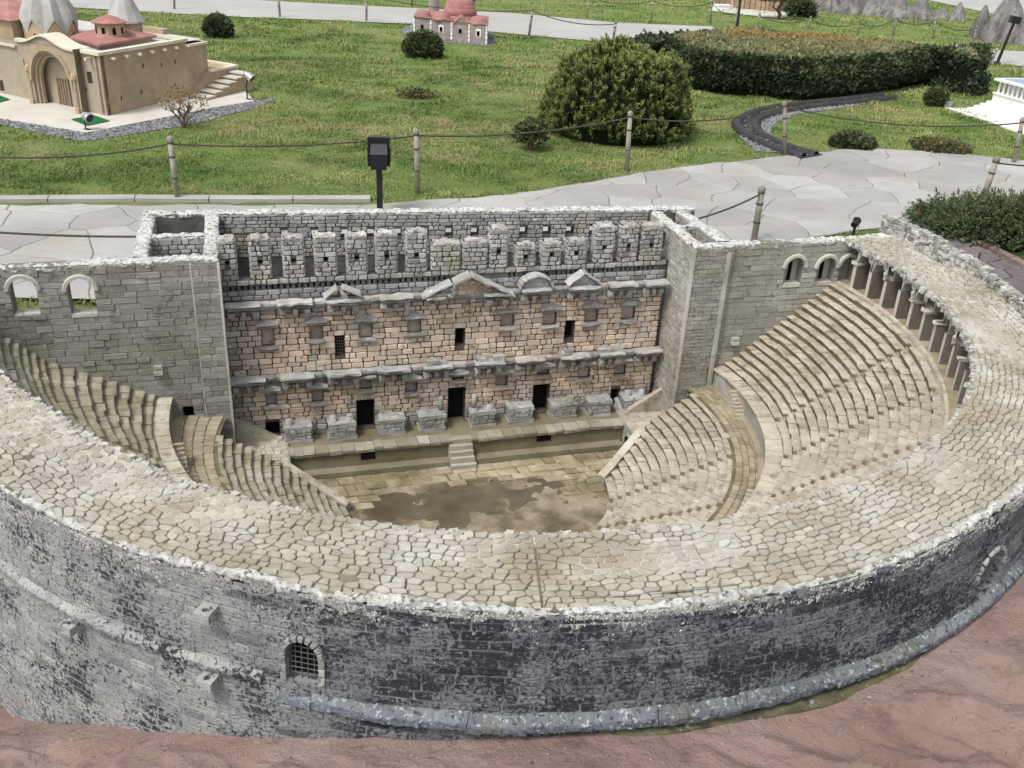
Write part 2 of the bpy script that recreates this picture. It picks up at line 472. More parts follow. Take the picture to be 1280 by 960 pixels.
def crust(mb, pts, w, h, seed, step=0.008, rough=0.006, z_drop=0.03, t=None, n=9):
    """weathered white lumps along the top of a wall: pts a polyline on the wall top"""
    pts = np.asarray(pts, float)
    seg = np.linalg.norm(np.diff(pts, axis=0), axis=1); s = np.r_[0, np.cumsum(seg)]
    k = max(4, int(s[-1] / step)); q = np.linspace(0, s[-1], k)
    C = np.stack([np.interp(q, s, pts[:, i]) for i in range(3)], -1)
    D = np.gradient(C, axis=0); D[:, 2] = 0; D /= np.linalg.norm(D, axis=1, keepdims=True) + 1e-9
    N = np.stack([-D[:, 1], D[:, 0], 0 * D[:, 0]], -1)
    prof = []
    for a in np.linspace(0, math.pi, n - 2):
        prof.append((-math.cos(a) * w, math.sin(a) ** 0.7 * h))
    prof = [(-w, -z_drop)] + prof + [(w, -z_drop)]
    P = np.stack([C + N * a + np.array([0, 0, b]) for a, b in prof], 1)
    nz = np.stack([vnoise(P * 55, seed + j) + 0.8 * vnoise(P * 120, seed + 5 + j) for j in range(3)], -1)
    big = fbm(P * 9, seed + 9, 2)[..., None]
    P = P + nz * rough + big * np.array([0, 0, 1.0]) * rough * 1.6
    tt = np.zeros(P.shape); tt[..., 0] = 0.5 + 0.4 * big[..., 0]
    tt[:, 0, 1] = tt[:, -1, 1] = 1.0; tt[:, 1, 1] = tt[:, -2, 1] = 0.35
    if t is not None: tt[..., 1] *= t
    mb.grid(P, tt)

# ------------------------------------------------------------------ the theatre
theatre = empty("amphitheatre", tuple(O_T), A_T,
                label="large weathered stone model of an ancient theatre with ruined stage wall and curved seating", cat="model building")
YF, YA = -0.45, -0.465                       # stage wall and its attic
XL, XR = -1.135, 0.965
YWL, YWR = -0.33, -0.21                      # wing walls, left and right
ZO, ZS = -0.77, -0.65                        # orchestra and stage floor
def cx(r): return -0.07 * (1 - min(max((r - 1.3) / 0.5, 0), 1))
rad = math.radians
def warp(a, w=1.0):
    """the ring opens into a horseshoe at the left and is slightly flattened at the right end"""
    d = math.degrees(a)
    g = 0.03 * (max(d - 145, 0) / 14) ** 1.6
    return 1 + w * g
def inset(a):
    d = math.degrees(a); return 1 - 0.022 * min(max((40 - d) / 40, 0), 1)
def wfac(r): return float(np.interp(r, [1.15, 1.25, 1.33, 1.55], [0, .35, .35, 1]))
def pol(r, a, z):
    q = r * warp(a, wfac(r)); return np.array([cx(r) + q * math.cos(a), q * math.sin(a), z])

# --- ring wall -------------------------------------------------------
A0, A1 = rad(-7.0), rad(191.0)
def r_wall(z): return R_OUT + 0.005 + (ROOF_Z - z) * 0.06
def ring_map(u, v, d):
    a = u / R_OUT; r = r_wall(v) * warp(a) + d
    return np.array([r * math.cos(a), r * math.sin(a), v])
def ring_u(px, py):
    p = onR(px, py, 2.155); return math.atan2(p[1], p[0]) * R_OUT, p[2]
def zone_at(u, v):
    """how dark the paint of the ring wall is: dark in front, worn pale towards the left end"""
    a = math.degrees(u / R_OUT)
    z = 0.92 - 0.90 / (1 + math.exp(-(a - 118) / 3.0))
    z -= 0.45 / (1 + math.exp(-(66 - a) / 7.0))
    return min(max(z + 0.16 * float(fbm(np.array([u * 4, v * 6, 3.0]), 5, 3)), 0), 1)
wu, wv = ring_u(380, 852); wu2, _ = ring_u(360, 852); _, wv2 = ring_u(378, 803); wu1, _ = ring_u(399, 852)
win_ring = Op(min(wu1, wu2), max(wu1, wu2), wv, wv2, True)
nu0, nv0 = ring_u(1213, 752); nu1, _ = ring_u(1240, 738); _, nv1 = ring_u(1228, 703)
nic_ring = Op(min(nu0, nu1), max(nu0, nu1), nv0, nv1, True)
ring_ops = [win_ring, nic_ring]
def f_ring(m):
    n = 260
    zs = [0.295, 0.2, 0.1, 0.0, -0.1, -0.3, -0.62, -0.85]
    a = np.linspace(A0, A1, n)
    t = (0.5, 0, 0)
    for v0, v1 in zip(zs[::-1][:-1], zs[::-1][1:]):
        ops = [o for o in ring_ops]
        sub = TB()
        wall_panel(sub, ring_map, A0 * R_OUT, A1 * R_OUT, v0, v1, ops, 0.03, 0.05, t, back=False, top=False)
        V = np.concatenate(sub.V); T_ = np.concatenate(sub.T)
        for i, p in enumerate(V):
            a_ = math.atan2(-p[1], p[0])
            T_[i, 1] = zone_at((a_ if a_ > -1.5 else a_ + 2 * math.pi) * R_OUT, p[2]) * 0.9
        MB.add(m, V, [q for fl in sub.F for q in fl], T_)
    # plain inner face behind the gallery
    P = np.array([[pol(2.09, x, z) for z in (0.02, 0.3)] for x in a])
    m.grid(P, (0.2, 0, 0))
ring = tpart("ring_wall", M['outer'], theatre, f_ring)
pieces = []
for poly in courses(A0 * R_OUT, A1 * R_OUT, -0.64, 0.285, 0.0245, 0.085, ring_ops, 0.0045, 0.12, 0.4, 0.0012, 0.22):
    c = poly.mean(0); zn = zone_at(*c)
    hue = 1.0 if random.random() < 0.10 + 0.1 * zn else 0.0
    pieces.append(block(poly, ring_map, random.uniform(0.0015, 0.0048) * (0.45 + 0.75 * zn), 0.003, t=(random.random(), min(zn + random.uniform(-.12, .12), 1) if zn > .25 else zn * 0.7, hue * (0.3 + .5 * zn))))
emit(pieces, "wall_brick", M['outer_brick'], ring, "brick_courses")
def rim_z(a): return ROOF_Z - 0.004 + 0.009 * float(vnoise(np.array([a * 5.2, 0, 0]), 3)) + 0.007 * float(vnoise(np.array([a * 13, 0, 0]), 4))
def f_rim(m):
    pts = []
    for a in np.linspace(A0 + rad(24), A1, 300):
        r = (R_OUT - 0.008) * warp(a)
        pts.append((r * math.cos(a), r * math.sin(a), rim_z(a)))
    crust(m, pts, 0.0105, 0.009, 31, 0.005, 0.0055, 0.008, n=11, t=.3)
tpart("rim_crust", M['crust'], ring, f_rim)
def f_drips(m):                                # crusty bits that hang below the rim
    for k in range(19000):
        a = random.uniform(rad(30), rad(178)); dz = abs(random.gauss(0, 0.017)) if random.random() < .8 else random.expovariate(1 / .03)
        if vnoise(np.array([a * 40, dz * 60, 1.0]), 6) < -.25 + dz * 6: continue
        z = rim_z(a) - dz
        p = ring_map(a * R_OUT, z, 0.0015); s = random.uniform(0.0016, 0.0048)
        n_ = np.array([math.cos(a), math.sin(a), 0]); tt = np.array([-math.sin(a), math.cos(a), 0])
        V = [p - tt * s + RNG.normal(0, s * .3, 3), p + tt * s + RNG.normal(0, s * .3, 3), p + n_ * s * .6 + np.array([0, 0, s]) + RNG.normal(0, s * .3, 3), p + np.array([0, 0, s * 1.6]), p - np.array([0, 0, s * 1.3])]
        m.add(V, [(0, 2, 3), (1, 3, 2), (0, 4, 2), (1, 2, 4)], (random.random(), random.choice((0, 0, 0, .25)), 0))
tag(tpart("crust_flakes", M['crust'], ring, f_drips), kind="stuff")
# string course: one moulded band of stones round the foot of the wall
kb, kb_l = [], []
for (a_s, a_e, zt, th_, l0, l1, pr0) in ((A0, rad(62), .012, .036, 1.5, 3.5, .030), (rad(62.4), rad(118.6), .016, .038, 2.5, 11.0, .026), (rad(119.2), A1, .054, .026, 3.0, 9.0, .016)):
    a = a_s
    while a < a_e - rad(.3):
        da = min(rad(random.uniform(l0, l1)), a_e - a); z1 = zt + 0.004 * random.uniform(-1, 1); pr = pr0 + random.uniform(-.004, .004)
        k = max(2, int(da * R_OUT / .008)); aa = np.linspace(a + .0003, a + da - .0003, k)
        prof = [(0.0, z1 - th_), (pr * .90, z1 - th_ * .97), (pr * .97, z1 - th_ * .8), (pr, z1 - th_ * .50), (pr * .93, z1 - th_ * .36), (pr * .5, z1 - th_ * .12), (0.0, z1 + 0.004)]
        fade = lambda q: (min(1, max(0.12, (rad(118.6) - q) / rad(7))) if a_s < 2 else 1.0)
        V = np.array([ring_map(q * R_OUT, z, d * fade(q)) for q in aa for d, z in prof]); n = len(prof)
        V += RNG.normal(0, .0010, V.shape) + (np.stack([vnoise(V * 60, 91), vnoise(V * 60, 92), vnoise(V * 60, 93)], -1) * .0022)
        Fq = [(i * n + j, i * n + j + 1, (i + 1) * n + j + 1, (i + 1) * n + j) for i in range(k - 1) for j in range(n - 1)] + [tuple(range(n)), tuple(range(k * n - n, k * n))]
        zn = zone_at((a + da / 2) * R_OUT, 0)
        tb = np.zeros((len(V), 3)); tb[:, 0] = random.random(); tb[:, 1] = np.clip(np.tile([1, 1, 1, .9, .15, .0, .15], k) * (.35 + .6 * zn) + RNG.uniform(-.1, .2, len(V)), 0, 1)
        (kb if a_s < 2 else kb_l).append((V, Fq, tb))
        a += da
M['band'] = stone('band_stone', [(0.3, (0.105, 0.118, 0.135)), (0.7, (0.235, 0.25, 0.265))], 10,
                  [((0.04, 0.042, 0.05), 70, 0.58, 0.03, 0.85), ((0.54, 0.56, 0.58), 75, 0.60, 0.04, 0.7), ((0.14, 0.13, 0.06), 5, 0.62, 0.07, 0.6)], 0.25, (0.13, 0.15, 0.18), 0.6, 90)
emit(kb, "band_stone", M['band'], ring, "band_course")
emit(kb_l, "moulding_stone", M['outer_brick'], ring, "moulding_course")
def f_foot(m):
    P = []
    for a in np.linspace(rad(14), rad(98), 200):
        k = min(1, max(0, (98 - math.degrees(a)) / 20)); w = .012 + .034 * k + .008 * float(vnoise(np.array([a * 14, 0, 0]), 8))
        P.append([ring_map(a * R_OUT, z, d) + np.array([0, 0, 0.004 * vnoise(np.array([a * 30, z * 9, d * 40]), 8)]) for d, z in ((0.0, -.030), (w * .6, -.036), (w, -.046), (w + .004, -.075), (w + .004, -0.20))])
    m.grid(np.array(P), (0.5, 0.2, 0))
M['foot'] = stone('wall_foot', [(0.3, (0.06, 0.057, 0.038)), (0.7, (0.16, 0.15, 0.11))], 9, [((0.12, 0.11, 0.035), 5, 0.54, 0.08, 0.6), ((0.03, 0.03, 0.025), 16, 0.56, 0.05, 0.7), ((0.45, 0.46, 0.45), 30, 0.63, 0.05, 0.6)], 0.2, None, 0.6, 60)
tpart("wall_foot", M['foot'], ring, f_foot)
# arched window with bars, the blind niche, and the bracket stones
def vouss(m, o, w, d, n=9, t=None):
    for k in range(n):
        b0, b1 = math.pi * k / n + .03, math.pi * (k + 1) / n - .03
        poly = [(o.c + r * math.cos(b), o.vs + r * math.sin(b)) for r, b in ((o.r, b0), (o.r + w, b0), (o.r + w, b1), (o.r, b1))]
        V, Fq, tt = block(poly, m.fm, d, 0.002, 0.02, t=t or (random.random(), 0, 0)); m.add(V, Fq, tt)
def opening_back(m, o, fmap, depth, t=(0.5, 0, 0)):
    n = 10
    pts = [(o.u0, o.v0), (o.u1, o.v0), (o.u1, o.vs)]
    if o.arch: pts += [(o.c + o.r * math.cos(b), o.vs + o.r * math.sin(b)) for b in np.linspace(0, math.pi, n)[1:-1]]
    pts += [(o.u0, o.vs)]
    m.add([fmap(u, v, -depth) for u, v in pts], [tuple(range(len(pts)))], t)
M['archst'] = stone('arch_stone', [(0.3, (0.25, 0.255, 0.25)), (0.7, (0.40, 0.40, 0.38))], 12, [((0.05, 0.05, 0.055), 50, 0.57, 0.03, 0.8)], 0.25, (0.2, 0.2, 0.19), 0.6, 90)
def f_win(m):
    m.fm = ring_map; vouss(m, win_ring, 0.014, 0.012, 9)
    for s in (-1, 1):
        v = win_ring.v0
        while v < win_ring.vs:
            h = random.uniform(0.018, 0.03); u = win_ring.u0 - .016 if s < 0 else win_ring.u1
            poly = [(u, v), (u + .016, v), (u + .016, min(v + h - .002, win_ring.vs)), (u, min(v + h - .002, win_ring.vs))]
            m.add(*block(poly, ring_map, 0.008, 0.002, 0.02)); v += h
wr = tpart("window", M['archst'], ring, f_win)
wr["label"] = "arched window with iron bars in the dark ring wall"
tpart("window_recess", M['dark'], ring, lambda m: opening_back(m, win_ring, ring_map, 0.03))
def f_bars(m):
    for k in range(1, 5):
        u = win_ring.u0 + (win_ring.u1 - win_ring.u0) * k / 5; m.tube([ring_map(u, win_ring.v0, -.012), ring_map(u, win_ring.v1 - .006, -.012)], 0.0016, 5)
    for k in range(1, 8):
        v = win_ring.v0 + (win_ring.v1 - win_ring.v0) * k / 8; m.tube([ring_map(win_ring.u0, v, -.01), ring_map(win_ring.u1, v, -.01)], 0.0014, 5)
M['iron'] = plain('old_iron', (0.10, 0.095, 0.09), 0.7, 0.3)
tpart("window_bars", M['iron'], ring, f_bars)
def f_nic(m): m.fm = ring_map; vouss(m, nic_ring, 0.013, 0.010, 9)
tpart("niche_arch", M['archst'], ring, f_nic)
tpart("niche_recess", M['outer'], ring, lambda m: opening_back(m, nic_ring, ring_map, 0.03, (0.2, 0.8, 0)))
for px, py in ((100, 775), (262, 762), (268, 842)):
    def f_br(m):
        u, v = ring_u(px, py); s = 0.020
        V0 = []
        for z in (-.012, .012):
            for q in ((-s, 0.0), (s, 0.0), (s, .045), (-s, .045)): V0.append(ring_map(u + q[0], v + z, q[1]))
        hole = [ring_map(u + .008 * math.cos(b), v + .012, .026 + .008 * math.sin(b)) for b in np.linspace(0, 2 * math.pi, 9)[:-1]]
        low = [p - np.array([0, 0, .014]) for p in hole]
        V = V0 + hole + low
        Fq = [(0, 1, 2, 3), (0, 1, 5, 4), (1, 2, 6, 5), (2, 3, 7, 6), (3, 0, 4, 7)]
        ring4 = [4, 5, 6, 7]
        ang = [5, 6, 7, 4]                      # the frame round the hole, corner by corner
        H = list(range(8, 16))
        Fq += [(6, 9, 8, 15), (6, 7, 11, 10, 9), (7, 4, 12, 11), (4, 5, 14, 13, 12), (5, 6, 15, 14)]
        Fq += [(8 + i, 8 + (i + 1) % 8, 16 + (i + 1) % 8, 16 + i) for i in range(8)] + [tuple(range(16, 24))]
        m.add(np.array(V), Fq, (0.7, 0, 0))
    tpart("bracket", M['archst'], ring, f_br)

# --- paved walk on top of the ring -----------------------------------
R_A = 1.846
def roof_r(v, a):
    f = (v - R_A) / (R_OUT - R_A); return (R_A * inset(a) * (1 - f) + R_OUT * f) * warp(a)
def roof_map(u, v, d):
    a = u / 2.0; r = roof_r(v, a)
    x, y = r * math.cos(a), r * math.sin(a)
    z = ROOF_Z - 0.003 + 0.010 * float(fbm(np.array([x * 2.2, y * 2.2, 1.0]), 2, 3)) + d
    return np.array([x, y, z])
def f_roof(m):
    n = 240; A = np.linspace(A0, A1, n); R = np.linspace(R_A + .008, R_OUT - .004, 8)
    RR = np.array([[roof_r(v, a) for v in R] for a in A])
    X = np.cos(A)[:, None] * RR; Y = np.sin(A)[:, None] * RR
    Z = ROOF_Z - 0.003 + 0.010 * fbm(np.stack([X * 2.2, Y * 2.2, 0 * X + 1], -1), 2, 3)
    m.grid(np.stack([X, Y, Z], -1), (0.5, 0, 0))
    Z2 = np.full_like(Z, ROOF_Z - 0.022)
    m.grid(np.stack([X, Y, Z2], -1), (0.2, 0, 0))
    m.grid(np.stack([np.stack([X[:, 0], Y[:, 0], Z[:, 0]], -1), np.stack([X[:, 0], Y[:, 0], Z2[:, 0]], -1)], 1), (0.3, 0, 0))
roof = tpart("walkway", M['paver_joint'], theatre, f_roof, smooth=True)
def clip_cell(subj, a, b, c):
    """keep the part of a polygon with a*x + b*y <= c"""
    out = []; n = len(subj)
    for i in range(n):
        p, q = subj[i], subj[(i + 1) % n]; fp = a * p[0] + b * p[1] - c; fq = a * q[0] + b * q[1] - c
        if fp <= 0: out.append(p)
        if fp * fq < 0: t = fp / (fp - fq); out.append((p[0] + t * (q[0] - p[0]), p[1] + t * (q[1] - p[1])))
    return out
def pav_polys():
    """irregular stones, laid in rough rows that bend with the ring: cells around jittered seeds"""
    lo, hi = R_A - .002, R_OUT - .012
    rows = 14; dv = (hi - lo) / rows; out = []; S = []
    rg = np.random.default_rng(4)
    for k in range(rows):
        u = A0 * 2 - .05 + .02 * rg.random()
        while u < A1 * 2 + .05:
            a = math.degrees(u / 2)
            wild = .22 if a > 88 else .13
            if rg.random() < .93:
                S.append((u + rg.normal(0, .004), lo + dv * (k + .5) + dv * rg.uniform(-wild, wild)))
            u += rg.uniform(.022, .044) if a > 80 else rg.uniform(.024, .046)
    S = np.array(S); order = np.argsort(S[:, 0]); S = S[order]
    AN = 1.65                                         # rows read as rows: distances count more across them
    T_ = S * (1, AN); us = S[:, 0]
    for i, s in enumerate(T_):
        i0, i1 = np.searchsorted(us, (us[i] - .13, us[i] + .13))
        nb = np.r_[i0:i, i + 1:i1]
        d = np.hypot(*(T_[nb] - s).T); nb = nb[np.argsort(d)[:16]]
        cp = [(s[0] - .09, lo * AN), (s[0] + .09, lo * AN), (s[0] + .09, hi * AN), (s[0] - .09, hi * AN)]
        for j in nb:
            q = T_[j]; n_ = q - s; mid = (q + s) / 2; cp = clip_cell(cp, n_[0], n_[1], n_ @ mid)
            if len(cp) < 3: break
        if len(cp) < 3: continue
        P = np.array(cp) / (1, AN); c = P.mean(0)
        if not (A0 * 2 < c[0] < A1 * 2): continue
        # drop corners that nearly coincide
        keep = [k for k in range(len(P)) if np.hypot(*(P[k] - P[k - 1])) > .0028]
        if len(keep) >= 3: out.append(P[keep])
    return out
pieces = []
t_s = toT(at(671, 700, ROOF_Z)); u_s = 2 * math.atan2(t_s[1], t_s[0])      # one straight building joint across the walk
polys_ = []
for P in pav_polys():
    if P[:, 0].min() < u_s - .002 and P[:, 0].max() > u_s + .002:
        for s_ in (1, -1):
            q_ = clip_cell([tuple(p) for p in P], s_, 0, s_ * u_s - .0016)
            if len(q_) > 2: polys_.append(np.array(q_))
    else: polys_.append(P)
for P in polys_:
    c = P.mean(0); d = c - P; L = np.linalg.norm(d, axis=1, keepdims=True)
    P = P + d / L * (0.0010 + 0.0007 * random.random())
    Q = []                                           # knock the corners off
    n = len(P)
    for i in range(n):
        a, b, e = P[i - 1], P[i], P[(i + 1) % n]
        k = 0.22 * random.uniform(.5, 1.15)
        Q += [b + (a - b) * k * 0.9, b + (e - b) * k * 0.9]
    if random.random() < 0.003: continue
    pieces.append(block(Q, roof_map, random.uniform(0.0022, 0.0068), 0.0022, 0.004, 0.09, (random.random(), 0, 0)))
emit(pieces, "paving_stone", M['paver'], roof, "paving_field", smooth=False)
def f_edge(m):                                # broken inner edge
    for a in np.arange(A0, A1, 0.010):
        if random.random() < .75:
            r = (R_A * inset(a) + random.uniform(-.002, .006)) * warp(a); s = random.uniform(.004, .008); z = ROOF_Z - random.uniform(.008, .02)
            p = np.array([r * math.cos(a), r * math.sin(a), z])
            m.box(p[0] - s, p[0] + s, p[1] - s, p[1] + s, z - s, min(z + s * .7, ROOF_Z - .001), s * .35)
tag(tpart("edge_rubble", M['paver'], roof, f_edge), kind="stuff")
# rubble parapet along the outer edge at the right
M['rubble'] = stone('rubble_stone', [(0.3, (0.26, 0.25, 0.225)), (0.7, (0.48, 0.47, 0.435))], 14, [((0.09, 0.09, 0.08), 30, 0.58, 0.05, 0.8), ((0.74, 0.73, 0.70), 16, 0.58, 0.06, 0.6)], 0.3, None, 0.8, 70)
def parapet(a0, a1, r, h0, h1, label):
    root = []
    L = (a1 - a0) * r; nx = int(L / 0.026)
    for i in range(nx):
        fr = i / max(nx - 1, 1); hh = (h0 + (h1 - h0) * fr) * (1 + .35 * float(vnoise(np.array([i * .35, 3, a0 * 9]), 21)))
        z = ROOF_Z - .012; k = 0
        while z < ROOF_Z + hh:
            for row in (0, 1):
                s = random.uniform(.010, .0165); a = a0 + (a1 - a0) * (i + .5 * (k % 2) + random.uniform(-.2, .2)) / nx
                rr = r + (row - .5) * .022
                p = np.array([rr * math.cos(a), rr * math.sin(a), z + s * .7])
                V = np.array([(x, y, w) for w in (-1, 1) for y in (-1, 1) for x in (-1, 1)], float) * s * (1.1, 1, .75)
                V = V * RNG.uniform(.55, 1.1, V.shape)
                c, q = math.cos(a), math.sin(a)
                V = np.stack([V[:, 0] * -q + V[:, 1] * c, V[:, 0] * c + V[:, 1] * q, V[:, 2]], -1) + p
                root.append((V, [(0, 2, 3, 1), (4, 5, 7, 6), (0, 1, 5, 4), (2, 6, 7, 3), (0, 4, 6, 2), (1, 3, 7, 5)], (random.random(), 0, 0)))
            z += .017; k += 1
    return root
o = tpart("parapet", M['paver_joint'], theatre, lambda m: m.grid(np.array([[[(2.125 + d) * math.cos(a), (2.125 + d) * math.sin(a), z] for d, z in ((-.008, .29), (-.006, .325), (.006, .325), (.008, .29))] for a in np.linspace(rad(-10), rad(24), 40)])))
emit(parapet(rad(-9.5), rad(3.5), 2.125, 0.060, 0.050, ""), "parapet_stone", M['rubble'], o, "parapet_rubble", 160)
emit(parapet(rad(3.5), rad(25), 2.135, 0.055, 0.012, ""), "parapet_stone", M['rubble'], o, "parapet_rubble", 120)
emit(parapet(rad(-1), rad(6.0), 2.065, 0.022, 0.03, ""), "parapet_stone", M['rubble'], o, "parapet_rubble", 20)

# --- seating ---------------------------------------------------------
def ends_upper(r):
    b = math.pi
    for _ in range(6): b = math.pi + math.asin(abs(YWL + .004) / (r * warp(b, wfac(r))))
    return -math.asin(abs(YWR + .004) / r), b
def ends_lower(r):
    y = 0.055 - (r - 0.6) * 0.62 if r < 0.90 else -0.145
    y = max(y, -0.145)
    return math.asin(y / r), math.pi - math.asin(y / r)
UP = dict(n=16, r0=1.32, r1=1.788, z0=-0.335, z1=0.08)
LO = dict(n=14, r0=0.615, r1=1.15, z0=-0.765, z1=-0.44)
def rows(S):
    for k in range(S['n']):
        r = S['r0'] + (S['r1'] - S['r0']) * k / S['n']; z = S['z0'] + (S['z1'] - S['z0']) * (k + 1) / S['n']
        yield k, r, S['r0'] + (S['r1'] - S['r0']) * (k + 1) / S['n'], z, (S['z1'] - S['z0']) / S['n']
def seat_bed(S, ends):
    def f(m):
        for k, ra, rb, z, h in rows(S):
            a0, a1 = ends(ra + .01)
            A = np.linspace(a0, a1, 90)
            P = np.array([[pol(ra + .004, x, z - h - .004), pol(ra + .004, x, z - .006), pol(rb + .006, x, z - .006)] for x in A])
            m.grid(P, (0.5, 0, 0))
            for x in (a0, a1):                  # close the ends of the bank
                m.add([pol(ra + .004, x, S['z0'] - .1), pol(rb + .004, x, S['z0'] - .1), pol(rb + .004, x, z - .006), pol(ra + .004, x, z - .006)], [(0, 1, 2, 3)], (.4, 0, 0))
    return f
def seat_pieces(S, ends, stairs, blen):
    out, steps = [], []
    for k, ra, rb, z, h in rows(S):
        a0, a1 = ends(ra + .01)
        sa = sorted(x for x in stairs if a0 + .02 < x < a1 - .02)
        hw = 0.017 / ra
        lim = [a0] + [q for x in sa for q in (x - hw, x + hw)] + [a1]
        for i in range(0, len(lim), 2):
            p, q = lim[i], lim[i + 1]
            nb = max(1, int(round((q - p) * ra / blen)))
            cut = np.linspace(p, q, nb + 1); cut[1:-1] += RNG.uniform(-.22, .22, nb - 1) * (q - p) / nb
            for b0, b1 in zip(cut[:-1], cut[1:]):
                dz = random.uniform(-.0032, .0016); dr = random.uniform(-.0038, .0034); lip = 0.0085
                g = 0.0011 / ra
                prof = [(ra + lip + dr, z - h), (ra + lip + dr + .001, z - .0075 + dz), (ra - .001 + dr, z - .0062 + dz), (ra + dr, z - .0015 + dz), (ra + .004 + dr, z + dz), (rb + .003, z + dz - .0015)]
                V = np.array([pol(r, x, zz) for x in (b0 + g, b1 - g) for r, zz in prof]); n = len(prof)
                V[:, 2] += RNG.uniform(-.0013, .0013, len(V))
                V[:n, 2] += random.uniform(-.0012, .0012)
                Fq = [(j, j + 1, n + j + 1, n + j) for j in range(n - 1)] + [tuple(range(n)), tuple(range(n, 2 * n))[::-1]]
                am = math.degrees((b0 + b1) / 2)
                gz = 0.75 / (1 + math.exp(-(am - 150) / 8)) * random.uniform(.6, 1.1) + random.uniform(0, .12)  # left seats tinted darker olive, in part for the shade on that side
                out.append((V, Fq, (random.random(), min(gz, 1), 0)))
        for x in sa:
            for half in (0, 1):
                r_a = ra + (rb - ra) * half / 2; zz = z - h / 2 * (1 - half) - .002
                w = hw * .92
                V = np.array([pol(r, y, q) for y in (x - w, x + w) for r, q in ((r_a + .002, z - h - .003), (r_a + .002, zz - .002), (r_a + .005, zz), (rb + .004, zz))])
                steps.append((V, [(0, 1, 5, 4), (1, 2, 6, 5), (2, 3, 7, 6), (0, 3, 2, 1), (4, 5, 6, 7)], (random.random() * .6, 0.35, 0)))
    return out, steps
st_up = [rad(x) for x in (17, 31, 45, 58.5, 72, 86, 100, 114, 128, 142, 156, 170)]
st_lo = [rad(x) for x in (23, 44, 66, 88, 110, 132, 154)]
cav_u = tpart("upper_seating", M['seat_joint'], theatre, seat_bed(UP, ends_upper))
pc, stp = seat_pieces(UP, ends_upper, st_up, 0.052)
emit(pc, "seat_block", M['seat'], cav_u, "seat_courses")
emit(stp, "stair_step", M['seat'], cav_u, "stair_flight", 120)
cav_l = tpart("lower_seating", M['seat_joint'], theatre, seat_bed(LO, ends_lower))
pc, stp = seat_pieces(LO, ends_lower, st_lo, 0.048)
emit(pc, "seat_block", M['seat'], cav_l, "seat_courses")
emit(stp, "stair_step", M['seat'], cav_l, "stair_flight", 80)
# corridor between the two banks
def cor_map(u, v, d): return pol(v, u / 1.2, -0.437 + d)
e0, e1 = -0.19, math.pi + 0.27
def f_cor(m):
    m.grid(np.array([[pol(r, x, -.440) for r in (1.13, 1.33)] for x in np.linspace(e0, e1, 120)]), (.4, 0, 0))
cor = tpart("corridor", M['seat_joint'], theatre, f_cor)
emit([block(p, cor_map, .002, .0015, .003, t=(random.random(), 0, 0)) for p in courses(e0 * 1.2, e1 * 1.2, 1.145, 1.262, 0.030, 0.05, (), 0.0018, .15, .4, .001)], "paving_stone", M['corridor'], cor, "paving_field", 160)
# podium wall above the corridor, in panels, with little flights of steps
stairs_p = [rad(4.5), rad(46), rad(90), rad(134), rad(174)]
def f_pod(m):
    A = np.linspace(e0, e1, 160)
    m.grid(np.array([[pol(1.262, x, -.44), pol(1.268, x, -.333), pol(1.33, x, -.333)] for x in A]), (.5, 0, 0))
pod = tpart("podium", M['podium'], theatre, f_pod)
pp = []
nA = 62
for i in range(nA):
    b0 = e0 + (e1 - e0) * i / nA; b1 = e0 + (e1 - e0) * (i + 1) / nA; g = .0014
    ap = lambda u, v, d: pol(1.266 - d, u, v)
    pp.append(block([(b0 + g, -.425), (b1 - g, -.425), (b1 - g, -.345), (b0 + g, -.345)], ap, .003, .002, .004))
emit(pp, "podium_panel", M['podium'], pod, "podium_panels", 60)
pp = []
for i in range(90):
    b0 = e0 + (e1 - e0) * i / 90; b1 = e0 + (e1 - e0) * (i + 1) / 90; dz = random.uniform(-.001, .002)
    V = np.array([pol(r, x, z) for x in (b0 + .001, b1 - .001) for r, z in ((1.258, -.345), (1.252, -.338), (1.252, -.331 + dz), (1.322, -.330 + dz))])
    pp.append((V, [(0, 1, 5, 4), (1, 2, 6, 5), (2, 3, 7, 6), (0, 3, 2, 1), (4, 5, 6, 7)], (random.random() * .5 + .5, 0, 0)))
emit(pp, "coping_stone", M['seat'], pod, "coping_course", 90)
def f_kerbp(m):
    m.grid(np.array([[pol(1.235, x, -.437), pol(1.236, x, -.425), pol(1.25, x, -.424), pol(1.266, x, -.424)] for x in np.linspace(e0, e1, 120)]), (.6, 0, 0))
tpart("podium_foot", M['corridor'], pod, f_kerbp)
for s in stairs_p:
    def f_st(m):
        sg = 1 if s < math.pi / 2 else -1
        n = 8
        for k in range(n):
            b0 = s + sg * (-.055 + .012 * k); b1 = s + sg * (-.055 + .012 * (k + 1)); zt = -.335 - .105 * (k + .5) / n
            lo, hi = min(b0, b1), max(b0, b1)
            V = np.array([pol(r, x, z) for z in (-.44, zt) for x in (lo, hi) for r in (1.222, 1.262)])
            m.add(V, [(0, 1, 3, 2), (4, 6, 7, 5), (0, 4, 5, 1), (2, 3, 7, 6), (0, 2, 6, 4), (1, 5, 7, 3)], (random.random() * .4 + .5, 0, 0))
        b0, b1 = s + sg * .043, s + sg * .047
        V = np.array([pol(r, x, z) for z in (-.44, -.426) for x in (min(b0, b1), max(b0, b1)) for r in (1.20, 1.262)])
        m.add(V, [(0, 1, 3, 2), (4, 6, 7, 5), (0, 4, 5, 1), (2, 3, 7, 6), (0, 2, 6, 4), (1, 5, 7, 3)], (.9, 0, 0))
    tpart("podium_stair", M['seat'], pod, f_st)

